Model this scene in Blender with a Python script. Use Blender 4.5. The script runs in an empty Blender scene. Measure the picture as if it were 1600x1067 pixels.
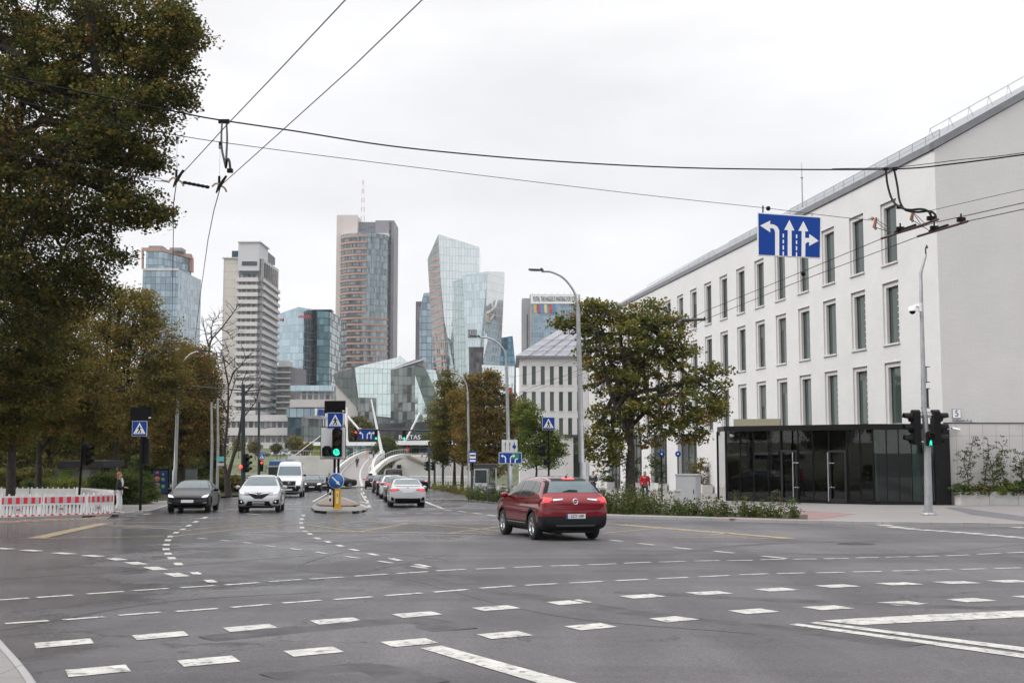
import bpy, bmesh, math, random
import numpy as np
from mathutils import Vector, Matrix
from mathutils.bvhtree import BVHTree
S = bpy.context.scene
COL = S.collection
random.seed(7); rng = np.random.default_rng(7)
R = math.radians
# ---------------------------------------------------------------- camera
EYE = 1.65; F = 1800.0; PIT = math.atan(156.5/F)
cam_d = bpy.data.cameras.new('camera'); cam = bpy.data.objects.new('camera', cam_d); COL.objects.link(cam)
cam_d.sensor_width = 36; cam_d.lens = F/1600*36; cam_d.clip_start = .1; cam_d.clip_end = 6000
cam.location = (0, 0, EYE); cam.rotation_euler = (math.pi/2+PIT, 0, 0)
S.camera = cam
# ---------------------------------------------------------------- world: overcast cloud deck over a Nishita sky
SUN_EL, SUN_AZ = R(42), R(252)
w = bpy.data.worlds.new('World'); S.world = w; w.use_nodes = True
nt = w.node_tree; nt.nodes.clear(); N = nt.nodes.new; LK = nt.links.new
out = N('ShaderNodeOutputWorld'); mx = N('ShaderNodeMixShader'); b1 = N('ShaderNodeBackground'); b2 = N('ShaderNodeBackground')
sky = N('ShaderNodeTexSky'); sky.sky_type = 'NISHITA'; sky.sun_disc = False; sky.sun_elevation = SUN_EL; sky.sun_rotation = SUN_AZ
LK(sky.outputs[0], b1.inputs[0]); b1.inputs[1].default_value = .1
tc = N('ShaderNodeTexCoord'); sp = N('ShaderNodeSeparateXYZ'); LK(tc.outputs['Generated'], sp.inputs[0])
ramp = N('ShaderNodeValToRGB'); LK(sp.outputs[2], ramp.inputs[0])
cr = ramp.color_ramp; cr.elements[0].position = 0; cr.elements[0].color = (.89,.885,.89,1); cr.elements[1].position = 1; cr.elements[1].color = (2.1,2.1,2.13,1)
for p_, c_ in ((.10,(.79,.785,.80)),(.20,(.73,.725,.74)),(.36,(.84,.835,.845)),(.55,(1.28,1.28,1.30))):
    e = cr.elements.new(p_); e.color = (*c_,1)
mp = N('ShaderNodeMapping'); mp.inputs['Scale'].default_value = (1.6,1.6,5.5); LK(tc.outputs['Generated'], mp.inputs[0])
nz = N('ShaderNodeTexNoise'); nz.inputs['Scale'].default_value = 1.7; nz.inputs['Detail'].default_value = 5; nz.inputs['Roughness'].default_value = .5; LK(mp.outputs[0], nz.inputs[0])
mr = N('ShaderNodeMapRange'); mr.inputs[1].default_value = .3; mr.inputs[2].default_value = .7; mr.inputs[3].default_value = .84; mr.inputs[4].default_value = 1.08; LK(nz.outputs[0], mr.inputs[0])
vm = N('ShaderNodeVectorMath'); vm.operation = 'SCALE'; LK(ramp.outputs[0], vm.inputs[0]); LK(mr.outputs[0], vm.inputs['Scale'])
LK(vm.outputs[0], b2.inputs[0]); b2.inputs[1].default_value = 1.0
mx.inputs[0].default_value = .94; LK(b1.outputs[0], mx.inputs[1]); LK(b2.outputs[0], mx.inputs[2]); LK(mx.outputs[0], out.inputs[0])
# ---------------------------------------------------------------- sun behind the cloud
sd = bpy.data.lights.new('sun', 'SUN'); sd.energy = 1.5; sd.angle = R(26); sd.color = (1,.965,.93)
so = bpy.data.objects.new('sun', sd); COL.objects.link(so)
_d = Vector((math.sin(SUN_AZ)*math.cos(SUN_EL), math.cos(SUN_AZ)*math.cos(SUN_EL), math.sin(SUN_EL)))
so.rotation_euler = _d.to_track_quat('Z', 'Y').to_euler(); so.location = (0,0,60)
S.view_settings.view_transform = 'Standard'; S.view_settings.look = 'None'; S.view_settings.gamma = 1
S.view_settings.use_curve_mapping = False; S.view_settings.exposure = 0.45
S.render.engine = 'CYCLES'
# ---------------------------------------------------------------- pixel <-> place
SL = .02862
def gz(y):
    if y < 165: return -SL*y
    k = [(165,-4.722),(188,-4.9),(194,-7.6),(286,-7.6),(300,-4.4),(420,-.8),(9000,-.8)]
    for (a, za), (b, zb) in zip(k, k[1:]):
        if y <= b: return za+(zb-za)*(y-a)/(b-a)
    return -.8
CP, SP_ = math.cos(PIT), math.sin(PIT)
def ray(x, y):
    u = (x-800)/F; v = (533.5-y)/F
    return Vector((u, CP-v*SP_, SP_+v*CP))
def P(x, y, Y):
    d = ray(x, y); return Vector((0,0,EYE))+d*(Y/d.y)
def GP(x, y, dz=0.0):                      # where the ray through a pixel meets the sloping ground
    d = ray(x, y); t = (dz-EYE)/(d.z+SL*d.y); p = d*t; return Vector((p.x, p.y, -SL*p.y+dz))
def GX(x, Y, dz=0.0):                      # point on the ground at depth Y in the column of pixel x
    z = gz(Y)+dz; d0 = ray(x, 760); return Vector((d0.x/d0.y*Y, Y, z))
def pxm(Y): return F/Y
ST = math.atan((554-800)/F)                # heading of the street (radians, + to the right)
sdir = Vector((math.sin(ST), math.cos(ST), 0)); sper = Vector((math.cos(ST), -math.sin(ST), 0))
# ---------------------------------------------------------------- tags
def tag(o, label=None, cat=None, group=None, kind=None):
    if label: o['label'] = label
    if cat: o['category'] = cat
    if group: o['group'] = group
    if kind: o['kind'] = kind
    return o
def thing(name, label, cat, loc, rz=0, group=None):
    o = bpy.data.objects.new(name, None); COL.objects.link(o); o.location = loc; o.rotation_euler = (0,0,rz)
    o.empty_display_size = .2
    return tag(o, label, cat, group)
# ---------------------------------------------------------------- materials
def _pr(m):
    m.use_nodes = True; return m.node_tree, m.node_tree.nodes['Principled BSDF']
_mc = {}
def M(name, c, rough=.6, metal=0, var=0.0, vs=3.0, bump=0.0, bs=40.0, coat=0.0, emit=0.0, alpha=1.0, spec=.5, tint=None):
    if name in _mc: return _mc[name]
    m = bpy.data.materials.new(name); t, b = _pr(m); _mc[name] = m
    c = (*c, 1); b.inputs['Base Color'].default_value = c; b.inputs['Roughness'].default_value = rough; b.inputs['Metallic'].default_value = metal
    b.inputs['Coat Weight'].default_value = coat; b.inputs['Coat Roughness'].default_value = .04; b.inputs['Specular IOR Level'].default_value = spec
    if emit: b.inputs['Emission Color'].default_value = c; b.inputs['Emission Strength'].default_value = emit
    m.diffuse_color = c
    tc = t.nodes.new('ShaderNodeTexCoord')
    v = var if var else .04
    n = t.nodes.new('ShaderNodeTexNoise'); n.inputs['Scale'].default_value = vs; n.inputs['Detail'].default_value = 6; n.inputs['Roughness'].default_value = .62
    t.links.new(tc.outputs['Object'], n.inputs['Vector'])
    mm = t.nodes.new('ShaderNodeMix'); mm.data_type = 'RGBA'; mm.inputs[6].default_value = (*[max(0, x*(1-v*1.6)) for x in c[:3]], 1)
    hi = tint if tint else [min(1, x*(1+v*1.3)) for x in c[:3]]
    mm.inputs[7].default_value = (*hi, 1)
    r = t.nodes.new('ShaderNodeMapRange'); r.inputs[1].default_value = .3; r.inputs[2].default_value = .7; t.links.new(n.outputs[0], r.inputs[0]); t.links.new(r.outputs[0], mm.inputs[0])
    t.links.new(mm.outputs[2], b.inputs['Base Color'])
    if bump:
        n2 = t.nodes.new('ShaderNodeTexNoise'); n2.inputs['Scale'].default_value = bs; n2.inputs['Detail'].default_value = 4; t.links.new(tc.outputs['Object'], n2.inputs['Vector'])
        bp = t.nodes.new('ShaderNodeBump'); bp.inputs['Strength'].default_value = bump; bp.inputs['Distance'].default_value = .02; t.links.new(n2.outputs[0], bp.inputs['Height']); t.links.new(bp.outputs[0], b.inputs['Normal'])
    return m
def math_(t, op, a, b=None, c=None):
    n = t.nodes.new('ShaderNodeMath'); n.operation = op
    for i, x in enumerate((a, b, c)):
        if x is None: continue
        if isinstance(x, (int, float)): n.inputs[i].default_value = x
        else: t.links.new(x, n.inputs[i])
    return n.outputs[0]
def CW(name, glass, mull, du, dv, tu, tv, metal=.8, rough=.06, var=.25, dark=.0, wob=.02, mmetal=.2):
    """wall of panes: mullion grid and pane to pane differences laid out in metres (UV)"""
    if name in _mc: return _mc[name]
    m = bpy.data.materials.new(name); t, b = _pr(m); _mc[name] = m
    uv = t.nodes.new('ShaderNodeUVMap'); uv.uv_map = 'UVMap'
    s = t.nodes.new('ShaderNodeSeparateXYZ'); t.links.new(uv.outputs[0], s.inputs[0])
    U = math_(t,'DIVIDE', s.outputs[0], du); V = math_(t,'DIVIDE', s.outputs[1], dv)
    fu = math_(t,'FRACT', U); fv = math_(t,'FRACT', V)
    mask = math_(t,'MAXIMUM', math_(t,'LESS_THAN', fu, tu/du), math_(t,'LESS_THAN', fv, tv/dv))
    cb = t.nodes.new('ShaderNodeCombineXYZ'); t.links.new(math_(t,'FLOOR',U), cb.inputs[0]); t.links.new(math_(t,'FLOOR',V), cb.inputs[1])
    wn = t.nodes.new('ShaderNodeTexWhiteNoise'); t.links.new(cb.outputs[0], wn.inputs['Vector'])
    g = t.nodes.new('ShaderNodeMix'); g.data_type = 'RGBA'
    g.inputs[6].default_value = (*[x*(1-var) for x in glass], 1); g.inputs[7].default_value = (*[min(1,x*(1+var)) for x in glass], 1)
    f = wn.outputs['Value']
    if dark: f = math_(t,'SUBTRACT', f, math_(t,'MULTIPLY', math_(t,'LESS_THAN', f, dark), 2.0))
    t.links.new(f, g.inputs[0])
    mm = t.nodes.new('ShaderNodeMix'); mm.data_type = 'RGBA'; t.links.new(mask, mm.inputs[0]); t.links.new(g.outputs[2], mm.inputs[6]); mm.inputs[7].default_value = (*mull, 1)
    t.links.new(mm.outputs[2], b.inputs['Base Color'])
    mt = t.nodes.new('ShaderNodeMapRange'); mt.inputs[3].default_value = metal; mt.inputs[4].default_value = mmetal; t.links.new(mask, mt.inputs[0]); t.links.new(mt.outputs[0], b.inputs['Metallic'])
    rg = t.nodes.new('ShaderNodeMapRange'); rg.inputs[3].default_value = rough; rg.inputs[4].default_value = .5; t.links.new(mask, rg.inputs[0]); t.links.new(rg.outputs[0], b.inputs['Roughness'])
    geo = t.nodes.new('ShaderNodeNewGeometry')
    vv = t.nodes.new('ShaderNodeVectorMath'); vv.operation = 'SUBTRACT'; t.links.new(wn.outputs['Color'], vv.inputs[0]); vv.inputs[1].default_value = (.5,.5,.5)
    v2 = t.nodes.new('ShaderNodeVectorMath'); v2.operation = 'SCALE'; v2.inputs['Scale'].default_value = wob*2; t.links.new(vv.outputs[0], v2.inputs[0])
    v3 = t.nodes.new('ShaderNodeVectorMath'); v3.operation = 'ADD'; t.links.new(v2.outputs[0], v3.inputs[0]); t.links.new(geo.outputs['Normal'], v3.inputs[1])
    v4 = t.nodes.new('ShaderNodeVectorMath'); v4.operation = 'NORMALIZE'; t.links.new(v3.outputs[0], v4.inputs[0]); t.links.new(v4.outputs[0], b.inputs['Normal'])
    return m
def panel_mat(name, c, du, dv, tj=.012, off=0.0):
    m = M(name, c, .75, var=.06, vs=.6, bump=.15, bs=14); t = m.node_tree; b = t.nodes['Principled BSDF']
    uv = t.nodes.new('ShaderNodeUVMap'); uv.uv_map = 'UVMap'; s = t.nodes.new('ShaderNodeSeparateXYZ'); t.links.new(uv.outputs[0], s.inputs[0])
    fu = math_(t,'FRACT', math_(t,'DIVIDE', math_(t,'ADD', s.outputs[0], off), du)); fv = math_(t,'FRACT', math_(t,'DIVIDE', s.outputs[1], dv))
    mask = math_(t,'MAXIMUM', math_(t,'LESS_THAN', fu, tj/du), math_(t,'LESS_THAN', fv, tj/dv))
    src = b.inputs['Base Color'].links[0].from_socket
    mm = t.nodes.new('ShaderNodeMix'); mm.data_type = 'RGBA'; t.links.new(mask, mm.inputs[0]); t.links.new(src, mm.inputs[6]); mm.inputs[7].default_value = (*[x*.45 for x in c], 1)
    t.links.new(mm.outputs[2], b.inputs['Base Color']); return m
def clear_glass(name, tint, refl=1.0):
    m = bpy.data.materials.new(name); m.use_nodes = True; t = m.node_tree; t.nodes.clear()
    o = t.nodes.new('ShaderNodeOutputMaterial'); mix = t.nodes.new('ShaderNodeMixShader'); tr = t.nodes.new('ShaderNodeBsdfTransparent'); gl = t.nodes.new('ShaderNodeBsdfGlossy')
    fr = t.nodes.new('ShaderNodeFresnel'); fr.inputs[0].default_value = 1.55
    tr.inputs[0].default_value = (*tint, 1); gl.inputs['Roughness'].default_value = .01; gl.inputs[0].default_value = (refl,refl,refl,1)
    t.links.new(fr.outputs[0], mix.inputs[0]); t.links.new(tr.outputs[0], mix.inputs[1]); t.links.new(gl.outputs[0], mix.inputs[2]); t.links.new(mix.outputs[0], o.inputs[0])
    return m
def leaf_mat():
    m = bpy.data.materials.new('leaf'); m.use_nodes = True; t = m.node_tree; b = t.nodes['Principled BSDF']
    a = t.nodes.new('ShaderNodeAttribute'); a.attribute_name = 'Col'; t.links.new(a.outputs['Color'], b.inputs['Base Color'])
    b.inputs['Roughness'].default_value = .65; b.inputs['Specular IOR Level'].default_value = .12
    tr = t.nodes.new('ShaderNodeBsdfTranslucent'); t.links.new(a.outputs['Color'], tr.inputs[0])
    mix = t.nodes.new('ShaderNodeMixShader'); mix.inputs[0].default_value = .38
    o = t.nodes['Material Output']; t.links.new(b.outputs[0], mix.inputs[1]); t.links.new(tr.outputs[0], mix.inputs[2]); t.links.new(mix.outputs[0], o.inputs[0]); return m
LEAF = leaf_mat()
WHITE = M('white_paint', (.74,.74,.74), .4, var=.03); BLACK = M('black_paint', (.004,.004,.005), .5, var=.1, spec=.15)
STEEL = M('galvanised_steel', (.36,.37,.385), .45, .6, var=.12, vs=4); DKSTEEL = M('dark_steel', (.045,.05,.055), .4, .4, var=.1)
RUBBER = M('rubber', (.016,.016,.017), .8); PLASTIC = M('black_plastic', (.006,.006,.007), .5, spec=.15); BLUE = M('sign_blue', (.002,.045,.27), .5, var=.04, spec=.25)
SIGNW = M('sign_white', (.75,.76,.76), .4, var=.03); RED = M('barrier_red', (.68,.012,.03), .4, var=.05); YEL = M('yellow_plastic', (.52,.29,.02), .45, var=.08)
STONE = M('kerb_stone', (.34,.33,.33), .85, var=.14, vs=3, bump=.3, bs=40); CONC = M('pale_concrete', (.45,.44,.425), .85, var=.12, vs=1.5, bump=.2, bs=30)
BARK = M('bark', (.036,.029,.024), .9, var=.4, vs=6, bump=.8, bs=18); CABLE = M('cable', (.006,.006,.007), .6, 0, spec=.1); COPPER = M('contact_wire', (.03,.02,.024), .6, 0, spec=.1)
GREYP = M('grey_cabinet', (.33,.34,.35), .5, var=.06); SILVER = M('silver_metal', (.62,.63,.64), .25, .9, var=.05)
# ---------------------------------------------------------------- mesh builder
class MB:
    def __init__(s): s.v = []; s.f = []; s.m = []; s.sm = []; s.mats = []
    def mi(s, mat):
        if mat is None: return 0
        if mat not in s.mats: s.mats.append(mat)
        return s.mats.index(mat)
    def face(s, pts, mat=None, smooth=False):
        n = len(s.v); s.v += [tuple(p) for p in pts]; s.f.append(list(range(n, n+len(pts)))); s.m.append(s.mi(mat)); s.sm.append(smooth); return s
    def grid(s, rows, mat=None, smooth=True, closed=False):
        n = len(s.v); k = len(rows[0]); mi = s.mi(mat)
        for r in rows: s.v += [tuple(p) for p in r]
        for i in range(len(rows)-1):
            for j in range(k if closed else k-1):
                j2 = (j+1) % k
                s.f.append([n+i*k+j, n+i*k+j2, n+(i+1)*k+j2, n+(i+1)*k+j]); s.m.append(mi); s.sm.append(smooth)
        return s
    def box(s, c, d, mat=None, rz=0, M4=None):
        c = Vector(c); hx, hy, hz = d[0]/2, d[1]/2, d[2]/2; ca, sa = math.cos(rz), math.sin(rz); n = len(s.v); mi = s.mi(mat)
        for z in (-hz, hz):
            for x, y in ((-hx,-hy),(hx,-hy),(hx,hy),(-hx,hy)):
                p = Vector((c.x+x*ca-y*sa, c.y+x*sa+y*ca, c.z+z))
                s.v.append(tuple(M4 @ p if M4 else p))
        for q in ((0,3,2,1),(4,5,6,7),(0,1,5,4),(1,2,6,5),(2,3,7,6),(3,0,4,7)): s.f.append([n+i for i in q]); s.m.append(mi); s.sm.append(False)
        return s
    def prism(s, poly, ext, mat=None, side=None):
        """closed solid: polygon (3-D points) swept by ext"""
        e = Vector(ext); a = [Vector(p) for p in poly]; b = [p+e for p in a]; k = len(a)
        s.face(a, mat); s.face(b[::-1], mat)
        for i in range(k): j = (i+1) % k; s.face([a[j], a[i], b[i], b[j]], side or mat)
        return s
    def tube(s, pts, r, n=8, mat=None, cap=True, smooth=True):
        pts = [Vector(p) for p in pts]; rr = r if isinstance(r, (list, tuple)) else [r]*len(pts); rows = []; up = None
        for i, p in enumerate(pts):
            d = (pts[min(i+1, len(pts)-1)]-pts[max(i-1, 0)])
            d = d.normalized() if d.length > 1e-9 else Vector((0,0,1))
            if up is None: up = d.orthogonal().normalized()
            up = (up-d*up.dot(d)); up = up.normalized() if up.length > 1e-6 else d.orthogonal().normalized()
            q = d.cross(up); rows.append([p+(up*math.cos(2*math.pi*k/n)+q*math.sin(2*math.pi*k/n))*rr[i] for k in range(n)])
        s.grid(rows, mat, smooth, True)
        if cap: s.face(rows[0][::-1], mat); s.face(rows[-1], mat)
        return s
    def lathe(s, prof, n=24, mat=None, M4=None, smooth=True):
        """prof: (r, z) pairs about local z"""
        rows = []
        for r, z in prof:
            row = [Vector((r*math.cos(2*math.pi*k/n), r*math.sin(2*math.pi*k/n), z)) for k in range(n)]
            rows.append([M4 @ p if M4 else p for p in row])
        return s.grid(rows, mat, smooth, True)
    def ball(s, c, r, mat=None, n=12, sc=(1,1,1)):
        c = Vector(c); rows = []
        for i in range(n//2+1):
            a = -math.pi/2+math.pi*i/(n//2); q = max(math.cos(a), .02)
            rows.append([c+Vector((r*sc[0]*q*math.cos(2*math.pi*k/n), r*sc[1]*q*math.sin(2*math.pi*k/n), r*sc[2]*math.sin(a))) for k in range(n)])
        return s.grid(rows, mat, True, True)
    def build(s, name, mat=None, parent=None, local=False, origin=None):
        me = bpy.data.meshes.new(name); o = bpy.data.objects.new(name, me); COL.objects.link(o)
        off = Vector((0,0,0))
        if parent is not None:
            o.parent = parent
            if not local:
                p = parent
                while p is not None: off += Vector(p.location); p = p.parent
        elif origin is not None: off = Vector(origin); o.location = off
        V = [(a-off.x, b-off.y, c-off.z) for a, b, c in s.v] if off.length else s.v
        me.from_pydata(V, [], s.f)
        if s.mats:
            for m in s.mats: me.materials.append(m)
            me.polygons.foreach_set('material_index', s.m)
        elif mat: me.materials.append(mat)
        me.polygons.foreach_set('use_smooth', s.sm)
        uvl = me.uv_layers.new(name='UVMap'); uvs = np.zeros((len(me.loops), 2), dtype=np.float32); k = 0
        for f in s.f:
            a, b, c = (Vector(s.v[f[i]]) for i in (0, 1, 2)); n = (b-a).cross(c-b)
            if n.length < 1e-9 and len(f) > 3: n = (Vector(s.v[f[2]])-a).cross(Vector(s.v[f[3]])-a)
            if n.length > 1e-9: n.normalize()
            if abs(n.z) < .75:
                tt = Vector((-n.y, n.x, 0)); tt = tt.normalized() if tt.length > 1e-6 else Vector((1,0,0))
                for i in f: p = s.v[i]; uvs[k] = (p[0]*tt.x+p[1]*tt.y, p[2]); k += 1
            else:
                for i in f: p = s.v[i]; uvs[k] = (p[0], p[1]); k += 1
        uvl.data.foreach_set('uv', uvs.ravel()); me.update(); return o
def struct(mb, name, mat): o = mb.build(name, mat); o['kind'] = 'structure'; return o
def bez(pts, n=12):
    """smooth polyline through points (Catmull-Rom)"""
    p = [Vector(q) for q in pts]; p = [p[0]*2-p[1]]+p+[p[-1]*2-p[-2]]; out = []
    for i in range(1, len(p)-2):
        for k in range(n):
            t = k/n; a, b, c, d = p[i-1], p[i], p[i+1], p[i+2]
            out.append(.5*((2*b)+(c-a)*t+(2*a-5*b+4*c-d)*t*t+(-a+3*b-3*c+d)*t**3))
    out.append(p[-2]); return out
def text(s, size, depth, name, mat, parent, loc, rot, sx=1.0, align='CENTER'):
    cu = bpy.data.curves.new('t', 'FONT'); cu.body = s; cu.size = size; cu.extrude = depth; cu.align_x = align; cu.align_y = 'CENTER'
    o = bpy.data.objects.new('t', cu); COL.objects.link(o); bpy.context.view_layer.update()
    me = bpy.data.meshes.new_from_object(o.evaluated_get(bpy.context.evaluated_depsgraph_get())); bpy.data.objects.remove(o); bpy.data.curves.remove(cu)
    me.materials.clear(); me.materials.append(mat); r = bpy.data.objects.new(name, me); COL.objects.link(r); r.parent = parent
    r.location = loc; r.rotation_euler = rot; r.scale = (sx, 1, 1); return r
# ================================================================ ground, road, pavements
g = MB(); ys = [-12, 60, 165, 188, 194, 286, 300, 420, 900, 5000]
g.grid([[(x, y, gz(max(y,-12)) if y > 0 else -SL*y) for x in (-3000,-400,-60,60,400,3000)] for y in ys], smooth=False)
ground = struct(g, 'ground', M('park_soil', (.055,.07,.03), .95, var=.35, vs=.4, bump=.5, bs=8, tint=(.10,.11,.045)))
def asphalt():
    m = bpy.data.materials.new('asphalt'); t, b = _pr(m); tc = t.nodes.new('ShaderNodeTexCoord')
    def nz(scale, det, src=tc.outputs['Object'], sc=None, rgh=.6):
        if sc:
            mp = t.nodes.new('ShaderNodeMapping'); mp.inputs['Scale'].default_value = sc; mp.inputs['Rotation'].default_value = (0,0,.14); t.links.new(src, mp.inputs[0]); src = mp.outputs[0]
        n = t.nodes.new('ShaderNodeTexNoise'); n.inputs['Scale'].default_value = scale; n.inputs['Detail'].default_value = det; n.inputs['Roughness'].default_value = rgh; t.links.new(src, n.inputs['Vector']); return n.outputs[0]
    def rng_(v, a, b_, c, d):
        r = t.nodes.new('ShaderNodeMapRange'); r.inputs[1].default_value = a; r.inputs[2].default_value = b_; r.inputs[3].default_value = c; r.inputs[4].default_value = d; t.links.new(v, r.inputs[0]); return r.outputs[0]
    big = rng_(nz(.16, 5), .38, .62, .66, 1.14)
    trk = rng_(nz(.5, 3, sc=(1.3,.10,1)), .42, .62, .80, 1.10)
    trk2 = rng_(nz(.42, 5, sc=(.10,1.3,1)), .50, .62, 1.0, .66)
    grit = rng_(nz(48, 3, rgh=.85), .35, .65, .50, 1.5)
    grit2 = rng_(nz(14, 3, rgh=.8), .3, .7, .85, 1.15)
    vo = t.nodes.new('ShaderNodeTexVoronoi'); vo.feature = 'DISTANCE_TO_EDGE'; vo.inputs['Scale'].default_value = .13
    nd = t.nodes.new('ShaderNodeTexNoise'); nd.inputs['Scale'].default_value = .9; nd.inputs['Detail'].default_value = 6; t.links.new(tc.outputs['Object'], nd.inputs['Vector'])
    va = t.nodes.new('ShaderNodeVectorMath'); va.operation = 'MULTIPLY_ADD'; t.links.new(nd.outputs['Color'], va.inputs[0]); va.inputs[1].default_value = (3,3,0); t.links.new(tc.outputs['Object'], va.inputs[2]); t.links.new(va.outputs[0], vo.inputs['Vector'])
    crack = rng_(vo.outputs['Distance'], .0, .0035, .35, 1.0)
    f = math_(t,'MULTIPLY', math_(t,'MULTIPLY', math_(t,'MULTIPLY', big, trk), math_(t,'MULTIPLY', grit, grit2)), math_(t,'MULTIPLY', crack, trk2))
    spot = rng_(nz(1.6, 5, rgh=.75), .60, .70, 1.0, .72); f = math_(t,'MULTIPLY', f, spot)
    pv = t.nodes.new('ShaderNodeTexVoronoi'); pv.distance = 'CHEBYCHEV'; pv.inputs['Scale'].default_value = .055; pv.inputs['Randomness'].default_value = .9; t.links.new(tc.outputs['Object'], pv.inputs['Vector']); sp0 = t.nodes.new('ShaderNodeSeparateColor'); t.links.new(pv.outputs['Color'], sp0.inputs[0]); f = math_(t,'MULTIPLY', f, rng_(sp0.outputs[0], 0, 1, .93, 1.05))
    vs = t.nodes.new('ShaderNodeVectorMath'); vs.operation = 'SCALE'; vs.inputs[0].default_value = (.094,.088,.094); t.links.new(f, vs.inputs['Scale']); t.links.new(vs.outputs[0], b.inputs['Base Color']); VS = vs
    sp = t.nodes.new('ShaderNodeSeparateXYZ'); t.links.new(tc.outputs['Object'], sp.inputs[0])
    # damp patches on the left hand side of the junction
    damp = math_(t,'ADD', nz(.22, 6), rng_(sp.outputs[0], -9.0, 1.0, .20, -.12))
    dm = rng_(damp, .50, .62, 0, 1)
    ro = t.nodes.new('ShaderNodeMapRange'); ro.inputs[3].default_value = .72; ro.inputs[4].default_value = .13; t.links.new(dm, ro.inputs[0]); t.links.new(math_(t,'MULTIPLY', f, math_(t,'SUBTRACT', 1.0, math_(t,'MULTIPLY', dm, .30))), VS.inputs['Scale']); t.links.new(ro.outputs[0], b.inputs['Roughness'])
    bp = t.nodes.new('ShaderNodeBump'); bp.inputs['Strength'].default_value = .55; bp.inputs['Distance'].default_value = .008
    t.links.new(grit, bp.inputs['Height']); t.links.new(bp.outputs[0], b.inputs['Normal']); return m
r = MB()
def gp2(x, y, dz): return (x, y, -SL*y+dz)
r.face([gp2(-90,-10,.02), gp2(90,-10,.02), gp2(90,60,.02), gp2(90,165,.02), gp2(-90,165,.02), gp2(-90,60,.02)])
road = struct(r, 'road', asphalt())
KR = [(1900,829),(1600,823),(1270,818),(1100,813),(950,809),(900,804),(850,797),(800,789),(765,782),(700,768),(668,760)]
KL = [(-250,817),(0,813),(110,809),(180,806),(235,801),(262,793),(300,783),(335,775),(370,767),(410,760)]
def slab(name, edge_px, close, mat, h):
    pts = [GP(x, y, .02) for x, y in edge_px]; m = MB(); poly = [(p.x, p.y, -SL*p.y+h) for p in pts]+[gp2(x, y, h) for x, y in close]
    m.face(poly); return struct(m, name, mat)
def kerb(name, edge_px, side, w=.16, top=.135):
    pts = [GP(x, y, .02) for x, y in edge_px]; pts = bez(pts, 4); a = []; 
    for i, p in enumerate(pts):
        d = (pts[min(i+1,len(pts)-1)]-pts[max(i-1,0)]); d.z = 0; d.normalize(); n = Vector((d.y,-d.x,0))*side
        q = p+n*w; a.append([(p.x,p.y,-SL*p.y-.03),(p.x,p.y,-SL*p.y+top-.01),(p.x+n.x*.015,p.y+n.y*.015,-SL*p.y+top),(q.x,q.y,-SL*q.y+top),(q.x,q.y,-SL*q.y+.05)])
    m = MB(); m.grid(a, smooth=False); return struct(m, name, STONEK)
def paving(name, c, du, dv):
    m = panel_mat(name, c, du, dv, .012); return m
STONEK = panel_mat('kerbstone', (.27,.26,.26), 1.0, 50, .015)
PAVE = paving('paving_slabs', (.19,.178,.172), .5, .5)
slab('pavement_right', KR, [(14,164.6),(88,164.6),(88,GP(1900,829).y)], PAVE, .12)
slab('pavement_left', KL, [(-19,150),(-88,150),(-88,GP(-250,817).y)], paving('paving_bricks', (.18,.165,.16), .3,.2), .12)
kerb('kerb_right', KR, 1); kerb('kerb_left', KL, -1)
c3 = [(-200,880),(-70,955),(-12,1002),(14,1030),(33,1052),(52,1078),(70,1110)]
c3w = [GP(x,y,.02) for x,y in c3[1:]]
m = MB(); m.face([(p.x,p.y,-SL*p.y+.11) for p in c3w]+[gp2(-6,5,.11), gp2(-14,5,.11), gp2(-14,13,.11)]); struct(m, 'pavement_corner', PAVE)
kerb('kerb_corner', c3[1:], 1, .07, .118)
# lawn and red cycle path
m = MB(); lw = [GP(-200,797,.14), GP(60,795,.14), GP(150,790,.14), GP(205,786,.14), GP(236,777,.14), GP(300,768,.14), GP(345,760,.14)]
m.face([(p.x,p.y,-SL*p.y+.14) for p in lw]+[gp2(-20,150,.14), gp2(-85,150,.14), gp2(-85,52,.14)]); struct(m, 'lawn', M('lawn_grass', (.04,.06,.022), .95, var=.4, vs=.8, bump=1, bs=20, tint=(.09,.09,.03)))
m = MB()
m.face([(p.x,p.y,-SL*p.y+.126) for p in (GP(1275,812,.12),GP(1340,803,.12),GP(1250,797,.12),GP(1205,800,.12),GP(1100,805,.12),GP(1140,810,.12))]); struct(m, 'cycle_path', M('red_paving', (.20,.125,.12), .85, var=.15, vs=2, bump=.3))
m = MB(); m.face([(p.x,p.y,-SL*p.y+.127) for p in (GP(1478,793,.12),GP(1500,793,.12),GP(1640,812,.12),GP(1600,814,.12),GP(1520,804,.12))]); struct(m, 'drain_strip', M('dark_setts', (.10,.10,.11), .8, var=.2, vs=8, bump=.4))
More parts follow.
